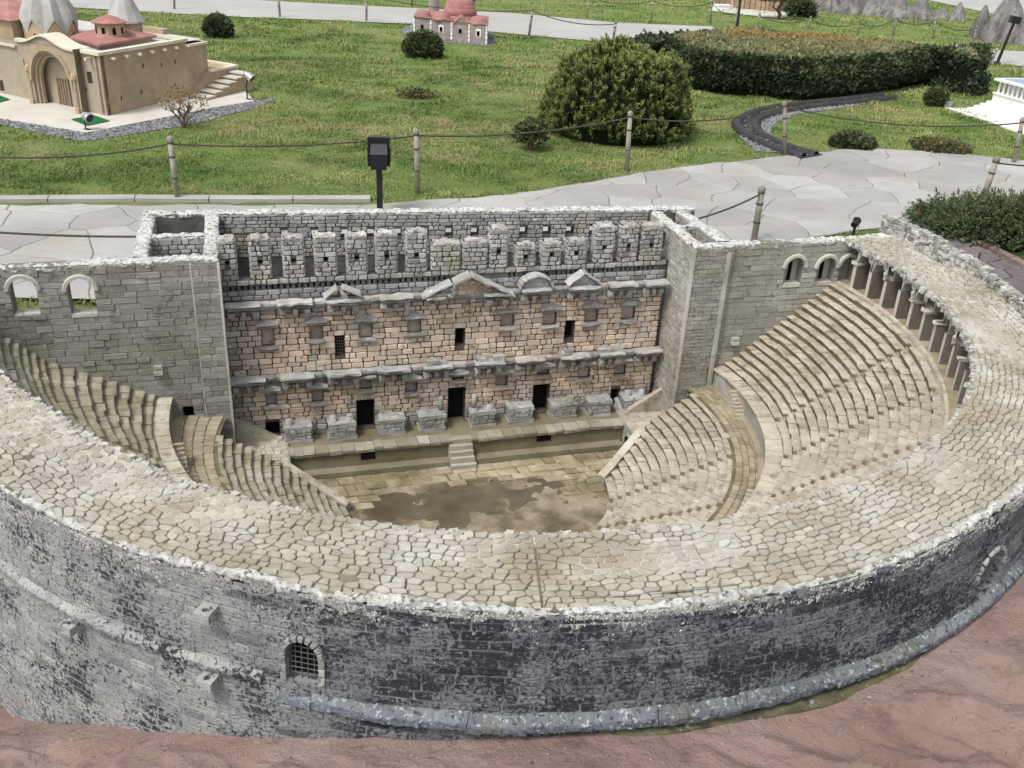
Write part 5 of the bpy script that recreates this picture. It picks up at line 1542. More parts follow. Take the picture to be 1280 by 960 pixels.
def slab_obj(P, z0, z1, gap, mat, parent, name="paving_slab"):
    c = P.mean(0); d = c - P; L = np.linalg.norm(d, axis=1, keepdims=True) + 1e-9
    P1 = P + d / L * gap; P2 = P + d / L * (gap + .006); n = len(P); tz = RNG.uniform(-.004, .004, 2)
    zt = lambda Q: z1 + ((Q - c) @ tz)
    V = np.concatenate([np.c_[P1, np.full(n, z0)], np.c_[P1, zt(P1) - .003], np.c_[P2, zt(P2)]])
    F_ = [(k * n + i, k * n + (i + 1) % n, (k + 1) * n + (i + 1) % n, (k + 1) * n + i) for k in (0, 1) for i in range(n)] + [tuple(range(2 * n, 3 * n))]
    m = MB(); m.add(V, F_); return m.build(name, mat, parent)

far_edge = px((-260, 262), (0, 258), (160, 257), (330, 258), (470, 257), (560, 250), (640, 245), (720, 231), (783, 220), (850, 211), (915, 203), (1000, 193), (1050, 188), (1085, 187), (1130, 188), (1180, 191), (1235, 197), (1290, 203), (1500, 222))
near_edge = [(4.6, 6.6), (3.3, 6.25), (2.55, 5.93), tuple(at(1112, 283)[:2]), tuple(at(1014, 299)[:2]), (1.15, 5.05), (0.94, 5.0), (-1.80, 4.36), (-1.84, 3.98), (-2.6, 3.95), (-4.6, 3.88)]
path_poly = near_edge[::-1][:0] + far_edge + near_edge
def flat(name, poly, z, mat, **kw):
    m = MB(); vv = [Vector(p) for p in poly]; n = len(vv)
    out = delaunay_2d_cdt(vv, [(i, (i + 1) % n) for i in range(n)], [], 1, 1e-6)
    m.add(np.c_[np.array([tuple(v) for v in out[0]]), np.full(len(out[0]), z)], [list(f) for f in out[2]], (.5, 0, 0))
    return tag(m.build(name, mat), **kw)
path = flat("path", path_poly, .006, M['slab_joint'], kind="structure")
for P in crazy(path_poly, .34, 3): slab_obj(wobble(P, .05, 5.0, 90), .004, .0096, .0032, M['slabs'], path)
# kerb along the lawn at the left
ke = np.array(px((-260, 257), (0, 253), (170, 252), (330, 253), (470, 252.5)))
def f_kerb(k):
    a, b = ke[0] + 0, ke[-1]
def along(poly, d):
    seg = np.linalg.norm(np.diff(poly, axis=0), axis=1); s = np.r_[0, np.cumsum(seg)]
    return np.array([np.interp(d, s, poly[:, i]) for i in range(2)]), s[-1]
L_k = along(ke, 0)[1]; d = 0.0
while d < L_k - .05:
    w = random.uniform(.42, .50); a, b = along(ke, d + .003)[0], along(ke, min(d + w, L_k) - .003)[0]; n_ = np.array([-(b - a)[1], (b - a)[0]]); n_ /= np.linalg.norm(n_)
    m = MB(); Q = [a - n_ * .01, b - n_ * .01, b + n_ * .065, a + n_ * .065]; Q2 = [a - n_ * .006, b - n_ * .006, b + n_ * .061, a + n_ * .061]
    m.add([(*q, 0.0) for q in Q] + [(*q, .022) for q in Q] + [(*q, .026) for q in Q2], [(i, (i + 1) % 4, 4 + (i + 1) % 4, 4 + i) for i in range(4)] + [(4 + i, 4 + (i + 1) % 4, 8 + (i + 1) % 4, 8 + i) for i in range(4)] + [(8, 9, 10, 11)])
    m.build("kerb_stone", M['kerb'], path); d += w
# far path behind the lawn
far_poly = px((-200, 0), (0, 4), (170, 15), (300, 22), (400, 25.5), (520, 31), (640, 43), (740, 52), (830, 53), (905, 45), (890, 34), (770, 29), (640, 17), (500, 10), (380, 4), (200, -6), (-200, -22))
M['farpath'] = stone('far_path', [(0.3, (0.34, 0.335, 0.32)), (0.7, (0.42, 0.415, 0.40))], 0.9, [((0.32, 0.30, 0.275), 3, 0.62, 0.06, 0.5)], 0.05, None, 0.2, 30)
path2 = flat("path", far_poly, .010, M['farpath'], kind="structure")
p3 = px((1196, 57), (1235, 63), (1300, 66), (1500, 74), (1500, 95), (1300, 86), (1240, 80), (1180, 70))
flat("path", p3, .010, M['farpath'], kind="structure")
p4 = px((1130, -6), (1195, 8), (1260, 22), (1330, 30), (1500, 30), (1500, -10), (1200, -30))
flat("path", p4, .010, M['farpath'], kind="structure")
# dark brown paving beside the ring wall
br_poly = [tuple(W(2.17 * math.cos(a), 2.17 * math.sin(a))[:2]) for a in np.linspace(rad(-5), rad(34), 14)] + px((1500, 470), (1420, 392), (1290, 346), (1225, 312), (1165, 288), (1140, 280), (1116, 284))
brown = flat("pavement", br_poly, .012, M['brown_joint'], kind="structure")
for P in crazy(br_poly, .17, 8): slab_obj(wobble(P, .02, 7, 95), .008, .020, .006, M['brownslab'], brown)
kb2 = np.array(px((1165, 287), (1225, 309), (1290, 343), (1420, 388)))
M['pinkkerb'] = stone('pink_kerb', [(0.3, (0.16, 0.105, 0.10)), (0.7, (0.25, 0.18, 0.175))], 8, (), 0.15, None, 0.4, 70)
L_k = along(kb2, 0)[1]; d = 0.0
while d < L_k - .05:
    w = .20; a, b = along(kb2, d + .003)[0], along(kb2, min(d + w, L_k) - .003)[0]; n_ = np.array([-(b - a)[1], (b - a)[0]]); n_ /= np.linalg.norm(n_)
    m = MB(); Q = [a, b, b + n_ * .05, a + n_ * .05]
    m.add([(*q, 0.0) for q in Q] + [(*q, .028) for q in Q], [(i, (i + 1) % 4, 4 + (i + 1) % 4, 4 + i) for i in range(4)] + [(4, 5, 6, 7)])
    m.build("kerb_stone", M['pinkkerb'], brown); d += w

# ------------------------------------------------------------------ plants
def leaf_mat(name, c0, c1, c2, rough=0.6, dry=(0.38, 0.33, 0.16, 1)):
    m = bpy.data.materials.new(name); t, n, l = nt(m); b = n["Principled BSDF"]
    b.inputs["Roughness"].default_value = rough; b.inputs["Specular IOR Level"].default_value = 0.25
    a = n.new("ShaderNodeAttribute"); a.attribute_name = "tint"; s = n.new("ShaderNodeSeparateColor"); l.new(a.outputs["Color"], s.inputs[0])
    cr = n.new("ShaderNodeValToRGB"); e = cr.color_ramp.elements; e[0].position = 0; e[0].color = (*c0, 1); e[1].position = .55; e[1].color = (*c1, 1); x = e.new(1.0); x.color = (*c2, 1)
    l.new(s.outputs[0], cr.inputs[0])
    mx = n.new("ShaderNodeMix"); mx.data_type = 'RGBA'; l.new(s.outputs[1], mx.inputs[0]); l.new(cr.outputs[0], mx.inputs[6]); mx.inputs[7].default_value = (0.40, 0.235, 0.07, 1)
    mr = n.new("ShaderNodeMix"); mr.data_type = 'RGBA'; l.new(s.outputs[2], mr.inputs[0]); l.new(mx.outputs[2], mr.inputs[6]); mr.inputs[7].default_value = dry
    l.new(mr.outputs[2], b.inputs["Base Color"])
    tr = n.new("ShaderNodeBsdfTranslucent"); l.new(mr.outputs[2], tr.inputs[0]); ms_ = n.new("ShaderNodeMixShader"); ms_.inputs[0].default_value = .18
    l.new(b.outputs[0], ms_.inputs[1]); l.new(tr.outputs[0], ms_.inputs[2]); l.new(ms_.outputs[0], n["Material Output"].inputs["Surface"])
    return m
M['grass'] = leaf_mat('grass_blade', (0.075, 0.14, 0.03), (0.175, 0.25, 0.072), (0.32, 0.36, 0.135), 0.7)
M['hedge'] = leaf_mat('hedge_leaf', (0.030, 0.052, 0.026), (0.062, 0.088, 0.040), (0.25, 0.255, 0.135))
M['pine'] = leaf_mat('pine_needle', (0.030, 0.050, 0.020), (0.095, 0.125, 0.040), (0.29, 0.315, 0.11), 0.6, (0.32, 0.34, 0.10, 1))
M['juniper'] = leaf_mat('juniper_needle', (0.034, 0.055, 0.034), (0.080, 0.110, 0.055), (0.18, 0.205, 0.10))
M['twig'] = plain('twig_bark', (0.13, 0.10, 0.075), 0.9, 0.1)
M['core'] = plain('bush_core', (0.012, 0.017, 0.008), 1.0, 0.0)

def leaves(mb, P, N, size, asp, rng, tint, yel=None, spread=.9, third=None):
    """a small leaf blade at each point, roughly facing N"""
    n = len(P); d = N + rng.normal(0, spread, (n, 3)); d /= np.linalg.norm(d, axis=1, keepdims=True)
    h = rng.normal(0, 1, (n, 3)); s = np.cross(d, h); s /= np.linalg.norm(s, axis=1, keepdims=True)
    L = size * rng.uniform(.6, 1.3, (n, 1)); w = L * asp
    V = np.stack([P - s * w, P + d * L * .5 + s * w * .35 + np.cross(s, d) * w * .4, P + s * w, P + d * L], 1)
    V = np.stack([P - s * w * .5, P + d * L * .55 - s * w, P + d * L, P + d * L * .5 + s * w], 1).reshape(-1, 3)
    idx = np.arange(n)[:, None] * 4
    T_ = np.zeros((n, 3)); T_[:, 0] = tint; T_[:, 1] = 0 if yel is None else yel; T_[:, 2] = 0 if third is None else third
    mb.add(V, np.concatenate([idx + [0, 1, 3], idx + [1, 2, 3]]).reshape(-1, 3), np.repeat(T_, 4, 0))
def blob_points(n, rx, ry, rz, seed, lump=.18, fr=2.2, shell=.35, zmin=-.2, cube=0.0):
    rng = np.random.default_rng(seed)
    D = rng.normal(0, 1, (int(n * 1.6), 3)); D /= np.linalg.norm(D, axis=1, keepdims=True); D = D[D[:, 2] > zmin][:n]
    k = 1 + lump * fbm(D * fr + seed, seed, 3) * 2
    if cube: k = k * (np.sum(np.abs(D) ** cube, 1) ** (-1 / cube))
    r = 1 - shell * rng.random(len(D)) ** 2
    return D * np.array([rx, ry, rz]) * (k * r)[:, None], D, r, rng
def core(mb, rx, ry, rz, seed, lump, fr, scale, zmin=-.2, cube=0.0):
    U, V_ = np.meshgrid(np.linspace(0, 2 * math.pi, 29), np.linspace(max(-1, zmin), 1, 15), indexing='ij')
    q = np.sqrt(np.clip(1 - V_ ** 2, 0, 1)); D = np.stack([q * np.cos(U), q * np.sin(U), V_], -1)
    k = 1 + lump * fbm(D * fr + seed, seed, 3) * 2
    if cube: k = k * (np.sum(np.abs(D) ** cube, -1) ** (-1 / cube))
    mb.grid(D * np.array([rx, ry, rz]) * (k * scale)[..., None], (.3, 0, 0))
def bush(name, x, y, rx, ry, h, n, size, mat, label, cat, seed, group=None, lump=.14, fr=2.4, asp=.32, lift=.42, dry=0.0, stem=True, z0=0.0, cube=0.0, core_s=.80, shell=.4):
    o = empty(name, (x, y, z0), label=label, cat=cat, group=group)
    rz = h * (1 - lift) if h > 0 else .1
    P, D, r, rng = blob_points(n, rx, ry, rz, seed, lump, fr, shell, -.75, cube)
    P[:, 2] += h * lift
    keep = P[:, 2] > .004; P, D, r = P[keep], D[keep], r[keep]
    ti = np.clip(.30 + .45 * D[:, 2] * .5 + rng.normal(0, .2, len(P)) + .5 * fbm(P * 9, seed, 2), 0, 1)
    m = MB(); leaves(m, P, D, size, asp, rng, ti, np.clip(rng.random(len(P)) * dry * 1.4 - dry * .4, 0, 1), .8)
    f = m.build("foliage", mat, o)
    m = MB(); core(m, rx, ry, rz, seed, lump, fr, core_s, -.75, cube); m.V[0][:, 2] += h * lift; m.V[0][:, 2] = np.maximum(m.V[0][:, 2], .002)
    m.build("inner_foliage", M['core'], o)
    if stem:
        m = MB()
        for k in range(5):
            a = random.uniform(0, 6.28); m.tube([(0.01 * math.cos(a), .01 * math.sin(a), -.02), (rx * .2 * math.cos(a), ry * .2 * math.sin(a), h * .25), (rx * .45 * math.cos(a), ry * .45 * math.sin(a), h * .6)], [.012, .009, .004], 6)
        m.build("stem", M['twig'], o)
    return o
def gpos(px_, py_): p = at(px_, py_); return float(p[0]), float(p[1])
def mpp(x, y): return (np.array([x, y, .2]) - CPOS) @ FWD / F_PX       # metres per photo pixel

def px_bush(name, cxp, base, wpx, top, n, size, mat, label, cat, seed, deep=.9, **kw):
    x, y = gpos(cxp, base); s = mpp(x, y); rx = wpx / 2 * s; ry = rx * deep
    d = np.array([x, y]); d = d / np.linalg.norm(d); x, y = x + d[0] * ry * .75, y + d[1] * ry * .75
    h = height_for(cxp, base, top); h = h * .86
    return bush(name, x, y, rx, ry, h, n, size, mat, label, cat, seed, **kw)
px_bush("round_bush", 274, 48, 33, 15, 5200, .035, M['hedge'], "small clipped round bush alone on the lawn near the far path", "bush", 11)
px_bush("round_bush", 529, 74, 50, 37, 6500, .034, M['hedge'], "round dark bush in front of the small red domed model", "bush", 12, dry=.12)
px_bush("round_bush", 1168, 134, 27, 107, 4200, .028, M['hedge'], "tiny clipped ball bush beside the white model", "bush", 13, dry=.2)
px_bush("dry_bush", 663, 190, 38, 147, 1900, .030, M['hedge'], "small sparse brownish bush behind the rope fence", "bush", 14, dry=.22, lump=.25, lift=.6, core_s=.35, shell=.8)
px_bush("low_shrub", 1064, 187, 54, 169, 2600, .035, M['hedge'], "low dark shrub at the lawn edge beside the path", "shrub", 15, lift=.3, lump=.22, dry=.08)
px_bush("low_shrub", 1172, 191, 72, 177, 2600, .030, M['juniper'], "flat greyish low shrub on the lawn edge by the white model", "shrub", 16, lift=.3, lump=.25, dry=.45, stem=False, core_s=.6)
px_bush("low_shrub", 520, 124, 42, 112, 900, .030, M['hedge'], "flat dry patch of low shrub in the middle of the lawn", "shrub", 17, lift=.25, lump=.3, dry=.5, stem=False, core_s=.3, shell=.9)
# spreading mountain pine made of upright candles
def pine():
    x, y = gpos(768, 180); s = mpp(x, y); rx, ry, h = 97 * s, 78 * s, .60
    d = np.array([x, y]) / math.hypot(x, y); x, y = x + d[0] * ry * .78, y + d[1] * ry * .78
    o = empty("mountain_pine", (x, y, 0), label="large mounded mountain pine with upright yellowish green shoots beside the hedge", cat="bush")
    rng = np.random.default_rng(5)
    P, D, r, rng = blob_points(2000, rx * .93, ry, h * .98, 77, .13, 3.0, .12, -.12, 2.7)
    P[:, 2] += .03; k = P[:, 2] > .02; P, D = P[k], D[k]
    up = D * .55 + np.array([0, 0, .9]); up /= np.linalg.norm(up, axis=1, keepdims=True)
    m = MB()
    n = len(P); per = 52
    ax = up + rng.normal(0, .18, (n, 3)); ax /= np.linalg.norm(ax, axis=1, keepdims=True)
    L = rng.uniform(.050, .100, n)
    t = rng.uniform(0, 1, (n, per)); B = P[:, None] + ax[:, None] * (L[:, None] * t)[..., None]
    dirn = ax[:, None] * 1.0 + rng.normal(0, .42, (n, per, 3))
    ti = np.clip(.10 + .12 * (D[:, 2:3]) + .85 * t ** 1.6 + rng.normal(0, .12, (n, per)) + .35 * fbm(P * 6, 3, 2)[:, None], 0, 1)
    third = np.clip((t - .60) * 2.0, 0, .75) * rng.random((n, 1)) * np.clip(D[:, 2:3] + .5, 0, 1)
    leaves(m, B.reshape(-1, 3), dirn.reshape(-1, 3), .032, .13, rng, ti.ravel(), None, .1, third.ravel())
    m.build("foliage", M['pine'], o)
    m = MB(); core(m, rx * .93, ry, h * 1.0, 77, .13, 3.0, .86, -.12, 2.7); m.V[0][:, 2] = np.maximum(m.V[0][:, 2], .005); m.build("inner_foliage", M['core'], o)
    m = MB()
    for k in range(9):
        a = k * .7; m.tube([(.02 * math.cos(a), .02 * math.sin(a), -.02), (rx * .4 * math.cos(a), ry * .4 * math.sin(a), h * .2), (rx * .8 * math.cos(a), ry * .8 * math.sin(a), h * .35)], [.022, .016, .006], 6)
    m.build("trunk", M['twig'], o)
pine()
# broad clipped hedge with rust patches and a paler top tinted as if lit
def hedge():
    low = np.array(px((815, 86), (862, 114), (905, 119), (960, 125), (1010, 127), (1060, 123), (1110, 116), (1150, 106), (1195, 104), (1218, 99)))
    H = .40
    # back edge: the top outline seen in the photo, at the height of the hedge
    back = np.array([at(x, y, H)[:2] for x, y in ((800, 50), (850, 40), (930, 37), (1020, 43), (1090, 50), (1170, 58), (1222, 72))])
    outline = np.concatenate([low, back[::-1]])
    c = outline.mean(0)
    o = empty("hedge", (c[0], c[1], 0), label="broad low clipped hedge with rusty orange patches on its flat top", cat="hedge")
    rng = np.random.default_rng(21)
    lo, hi = outline.min(0), outline.max(0)
    n = 76000; Q = rng.uniform(lo, hi, (n, 2)); Q = Q[inpoly(Q, outline)]
    top = H + .05 * fbm(np.c_[Q * 2.0, 0 * Q[:, 0]], 3, 3) - .03 * rng.random(len(Q))
    # distance from the outline rounds the shoulders
    def dist(Q):
        d = np.full(len(Q), 9.0); n = len(outline)
        for i in range(n):
            a, b = outline[i], outline[(i + 1) % n]; ab = b - a; t = np.clip(((Q - a) @ ab) / (ab @ ab), 0, 1); d = np.minimum(d, np.hypot(*(Q - a - t[:, None] * ab).T))
        return d
    dq = dist(Q); top = top - .14 * np.clip(1 - dq / .16, 0, 1) ** 2
    P = np.c_[Q - c, top]; N = np.tile([0, 0, 1.0], (len(Q), 1))
    q3 = np.c_[Q, 0 * Q[:, 0]]
    along_ = np.clip((Q[:, 1] - (c[1] + .05)) * 1.3 + .1, 0, 1)
    rust = np.clip((fbm(q3 * 1.1 + 5, 33, 3) + .30) * 3.5, 0, 1) * along_ * np.clip((c[0] + 1.3 - Q[:, 0]) * 1.5, 0, 1)
    m = MB(); leaves(m, P, N, .048, .34, rng, np.clip(.86 + rng.normal(0, .18, len(Q)) + .35 * fbm(q3 * 5, 31, 2), 0, 1), np.clip(rust * rng.uniform(.2, 1.2, len(Q)), 0, .95), .75, .5 * rng.random(len(Q)))  # top leaves tinted paler for the light from above, besides the rust
    # sides: leaf tint kept dark for their shade, paler upwards
    per = np.concatenate([outline, outline[:1]]); seg = np.linalg.norm(np.diff(per, axis=0), axis=1); s = np.r_[0, np.cumsum(seg)]
    n = 46000; u = rng.uniform(0, s[-1], n); zz = rng.uniform(0.0, H, n) ** 1.0
    S = np.stack([np.interp(u, s, per[:, i]) for i in (0, 1)], -1); S2 = np.stack([np.interp(u + .02, s, per[:, i], period=s[-1]) for i in (0, 1)], -1)
    tn = S2 - S; nn = np.stack([tn[:, 1], -tn[:, 0]], -1); nn /= np.linalg.norm(nn, axis=1, keepdims=True) + 1e-9
    if ((S - c) * nn).sum(1).mean() < 0: nn = -nn
    bulge = .05 * fbm(np.c_[S * 3.2, zz * 4], 35, 3) * 2 + .05 * np.sin(np.clip(zz / H, 0, 1) * math.pi) - .03 - .06 * (zz < .08) - .10 * rng.random(n) ** 3
    P = np.c_[S + nn * bulge[:, None] - c, zz]
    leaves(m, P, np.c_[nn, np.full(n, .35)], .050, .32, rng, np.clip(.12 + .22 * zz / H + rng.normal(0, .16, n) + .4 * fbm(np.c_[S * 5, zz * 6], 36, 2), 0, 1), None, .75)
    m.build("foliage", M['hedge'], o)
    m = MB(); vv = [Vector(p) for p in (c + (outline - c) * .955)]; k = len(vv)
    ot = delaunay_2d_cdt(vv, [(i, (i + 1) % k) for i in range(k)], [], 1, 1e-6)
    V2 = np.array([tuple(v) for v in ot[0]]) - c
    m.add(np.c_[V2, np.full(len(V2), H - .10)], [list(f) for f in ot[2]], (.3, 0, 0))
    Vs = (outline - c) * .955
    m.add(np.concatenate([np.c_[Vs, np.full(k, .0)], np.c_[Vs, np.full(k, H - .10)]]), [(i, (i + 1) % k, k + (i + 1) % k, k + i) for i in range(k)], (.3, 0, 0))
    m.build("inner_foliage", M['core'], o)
hedge()
# creeping juniper at the right
JUN = np.array(px((1158, 268), (1175, 285), (1225, 308), (1300, 345), (1420, 380), (1500, 300), (1420, 250), (1290, 243), (1200, 244)))
def juniper():
    x, y = gpos(1262, 300); x += .20; y += .12
    o = empty("creeping_juniper", (x, y, 0), label="dense creeping juniper spreading beside the brown paving", cat="shrub")
    rng = np.random.default_rng(9)
    rx, ry, h = .68, .42, .175
    P, D, r, rng = blob_points(2600, rx, ry, h, 44, .12, 2.5, .2, .02)
    m = MB(); per = 26; n = len(P)
    ax = D * .5 + rng.normal(0, .45, (n, 3)); ax[:, 2] = np.abs(ax[:, 2]) * .35 + .12; ax /= np.linalg.norm(ax, axis=1, keepdims=True)
    L = rng.uniform(.05, .13, n); t = rng.uniform(0, 1, (n, per))
    B = P[:, None] + ax[:, None] * (L[:, None] * t)[..., None]
    dirn = ax[:, None] * 1.0 + rng.normal(0, .45, (n, per, 3))
    leaves(m, B.reshape(-1, 3), dirn.reshape(-1, 3), .024, .16, rng, np.clip(.25 + .45 * t + rng.normal(0, .15, (n, per)), 0, 1).ravel(), (np.clip(rng.random(n) - .9, 0, 1)[:, None] * 5 * np.ones((1, per))).ravel(), .15)
    m.build("foliage", M['juniper'], o)
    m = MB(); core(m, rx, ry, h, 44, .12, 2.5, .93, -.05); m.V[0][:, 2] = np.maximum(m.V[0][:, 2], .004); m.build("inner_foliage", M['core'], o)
    m = MB()
    for k in range(8):
        a = k * .8; m.tube([(0, 0, .0), (rx * .5 * math.cos(a), ry * .5 * math.sin(a), .05), (rx * .9 * math.cos(a), ry * .9 * math.sin(a), .07)], [.012, .008, .003], 5)
    m.build("stem", M['twig'], o)
    return x, y
JX, JY = juniper()

# ------------------------------------------------------------------ rope fences
M['post'] = stone('post_wood', [(0.3, (0.20, 0.175, 0.145)), (0.6, (0.31, 0.28, 0.24)), (0.8, (0.40, 0.37, 0.33))], 12, [((0.10, 0.085, 0.07), 30, .62, .04, .7)], .2, None, .5, 60, .85)
M['rope'] = stone('rope_fibre', [(0.3, (0.055, 0.05, 0.042)), (0.7, (0.13, 0.12, 0.10))], 60, (), .2, None, .6, 160, .95)
POST = {}
def post(key, x, y, h, label, lean=(0, 0), r=.017, group="rope fence posts", col='post'):
    o = empty("rope_post", (x, y, 0), label=label, cat="fence post", group=group)
    o.rotation_euler = (lean[1], lean[0], 0)
    m = MB(); m.tube([(0, 0, -.05), (0, 0, h * .55), (0, 0, h - .035)], [r, r * .97, r * .93], 12); m.build("shaft", M[col], o, True)
    m = MB(); m.lathe([(r * .93, h - .035), (r * 1.0, h - .033), (r * 1.12, h - .025), (r * 1.15, h - .014), (r * .95, h - .004), (r * .4, h + .002)], (0, 0, 0), 12); m.build("knob", M[col], o, True)
    for z in (h - .040, h * .68, h * .35):
        m = MB(); m.lathe([(r * 1.0, z), (r * 1.12, z + .003), (r * 1.12, z + .009), (r * 1.0, z + .012)], (0, 0, 0), 12); m.build("ring_band", M['rope'], o, True)
    R_ = o.rotation_euler.to_matrix(); p = R_ @ Vector((0, 0, h - .042)) + Vector((x, y, 0))
    POST[key] = np.array(p)
    return o
def rope(a, b, sag, label, r=.0058, group="ropes between the fence posts"):
    A, B = (POST[k] if isinstance(k, str) else np.array(k) for k in (a, b))
    t = np.linspace(0, 1, 25)[:, None]; P = A + (B - A) * t; P[:, 2] -= (4 * sag * t * (1 - t))[:, 0]
    c = P[0].copy(); m = MB()
    for ph in (0, math.pi * 2 / 3, math.pi * 4 / 3):       # three strands laid together
        L = np.linalg.norm(B - A); k = max(25, int(L / .012)); tt = np.linspace(0, 1, k)[:, None]; Q = A + (B - A) * tt; Q[:, 2] -= (4 * sag * tt * (1 - tt))[:, 0]
        d = (B - A) / L; s = np.cross(d, [0, 0, 1]); s /= np.linalg.norm(s); u = np.cross(s, d); w = tt[:, 0] * L / .045 * 2 * math.pi + ph
        m.tube(Q + (s[None] * np.cos(w)[:, None] + u[None] * np.sin(w)[:, None]) * r * .5 - c, r * .62, 5)
    return tag(m.build("rope", M['rope'], None, True, loc=tuple(c)), label, "rope", group)
def post_px(key, bx, by, tx, ty, label, **kw):
    x, y = gpos(bx, by); h = height_for(bx, by, ty); s = mpp(x, y)
    t0 = project(np.array([x, y, h])); post(key, x, y, h, label, lean=(float(np.clip((tx - t0[0]) * s / h, -.3, .3)), 0), **kw)
post_px('a', 222, 251, 212, 171, "weathered post at the lawn edge left of the black floodlight")
post_px('b', 522, 242, 520, 161, "weathered post at the lawn edge just right of the black floodlight")
post_px('c', 783, 214, 788, 139, "weathered post at the lawn edge in front of the mountain pine")
post_px('d', 981, 194, 981, 126, "weathered post at the lawn edge beside the little railway track")
post_px('e', 1267, 204, 1279, 147, "weathered post at the lawn edge in front of the white model")
post_px('z', -75, 256, -78, 180, "weathered post at the lawn edge beyond the left border")
post_px('f', 942, 303, 953, 233, "wooden post on the paved path just behind the right tower of the theatre", r=.019)
post_px('g', 1224, 262, 1247, 195, "leaning wooden post standing in the creeping juniper", r=.020)
post_px('y', -190, 345, -192, 258, "wooden post on the near edge of the path beyond the left border", r=.019)
post_px('h', 1500, 262, 1525, 190, "wooden post on the near edge of the path beyond the right border", r=.019)
bx = toT(at(168, 294, .30))
POST['x'] = W(-1.50, -1.0, .26)
rope('z', 'a', .05, "rope from the left border to the post left of the floodlight")
rope('a', 'b', .035, "long rope passing behind the black floodlight")
rope('b', 'c', .045, "rope in front of the small sparse bush")
rope('c', 'd', .060, "rope between the mountain pine post and the railway post")
rope('d', 'e', .075, "sagging rope in front of the white model's lawn")
rope('y', tuple(at(330, 290, .22)), .05, "rope over the path to the left of the ruined stage building")
rope(tuple(at(800, 285, .28)), 'f', .04, "short rope from behind the right tower up to the nearby wooden post")
rope('g', 'h', .05, "rope leaving the leaning post to the right")
# far fences
for i, (bx_, by_, tx, ty, lab) in enumerate(((218, 12, 217, -28, "thin far post behind the sandstone model"), (350, 22, 347, -16, "thin far post at the path above the round bush"), (458, 27, 458, -9, "thin far post at the path left of the red domed model"),
        (661, 46, 666, 9, "thin far post at the path right of the red domed model"), (766, 52, 770, 26, "short far post beside the top of the mountain pine"))):
    post_px('p%d' % i, bx_, by_, tx, ty, lab, r=.018, group="posts along the far path")
for i in range(4): rope('p%d' % i, 'p%d' % (i + 1), .07, "dark rope along the far path, stretch %s" % ("behind the sandstone model", "above the round bush", "behind the red domed model", "right of the red domed model")[i], r=.007, group="ropes along the far path")
fq = [(515, 8, 515, -22), (733, 22, 737, -8), (814, 28, 816, -3), (888, 30, 890, 0), (918, 37, 923, 13), (946, 38, 950, 16), (1008, 42, 1014, 20), (1072, 44, 1073, 25), (1116, 45, 1121, 20), (1166, 48, 1170, 22), (1215, 58, 1222, 32), (1237, 82, 1249, 55)]
fl = ["behind the red domed model", "left of the hedge across the far path", "above the mountain pine", "beside the thatched model", "in front of the thatched model", "beside the small bent tree", "right of the small bent tree", "behind the hedge below the pale rock", "behind the hedge below the grey pinnacles", "in front of the grey pinnacles", "nearest the tall grey pinnacle", "on the far right path"]
for i, ((bx_, by_, tx, ty), l_) in enumerate(zip(fq, fl)): post_px('q%d' % i, bx_, by_, tx, ty, "distant grey rope post " + l_, r=.016, group="distant rope posts")
for i in range(11):
    if i in (4,): continue
    rope('q%d' % i, 'q%d' % (i + 1), .08, "distant rope hanging from the post " + fl[i], r=.007, group="distant ropes")

# ------------------------------------------------------------------ floodlights and lamp posts
M['black'] = plain('black_metal', (0.014, 0.015, 0.017), .45, .4)
M['blackglass'] = plain('dark_glass', (0.02, 0.022, 0.026), .15, .6)
M['alu'] = plain('grey_metal', (0.45, 0.46, 0.48), .35, .5, .6)
x, y = gpos(475, 268)
h = height_for(475, 268, 172)
fl_o = empty("floodlight", (x, y, 0), math.radians(6), label="black box floodlight with slanted hood on a black pole behind the theatre", cat="floodlight")
m = MB(); m.box(-.017, .017, -.014, .014, -.02, h - .13); m.box(-.045, .045, -.04, .04, -.005, .012); m.build("pole", M['black'], fl_o)
m = MB(); m.box(-.058, .058, -.010, .050, h - .162, h, .001); m.box(-.063, .063, -.018, -.008, h - .010, h + .004); m.box(-.063, -.056, -.018, -.008, h - .165, h); m.box(.056, .063, -.018, -.008, h - .165, h); m.build("housing", M['black'], fl_o)
m = MB(); m.add([(-.045, -.010, h - .035), (.045, -.010, h - .035), (.050, -.060, h - .085), (-.050, -.060, h - .085), (-.045, -.010, h - .170), (.045, -.010, h - .170), (.045, -.060, h - .172), (-.045, -.060, h - .172)], [(0, 1, 2, 3), (3, 2, 6, 7), (0, 3, 7, 4), (1, 5, 6, 2), (4, 7, 6, 5)]); m.build("hood", M['blackglass'], fl_o)
m = MB(); m.box(-.066, -.058, -.015, .02, h - .14, h - .06); m.box(.058, .066, -.015, .02, h - .14, h - .06); m.build("bracket", M['black'], fl_o)
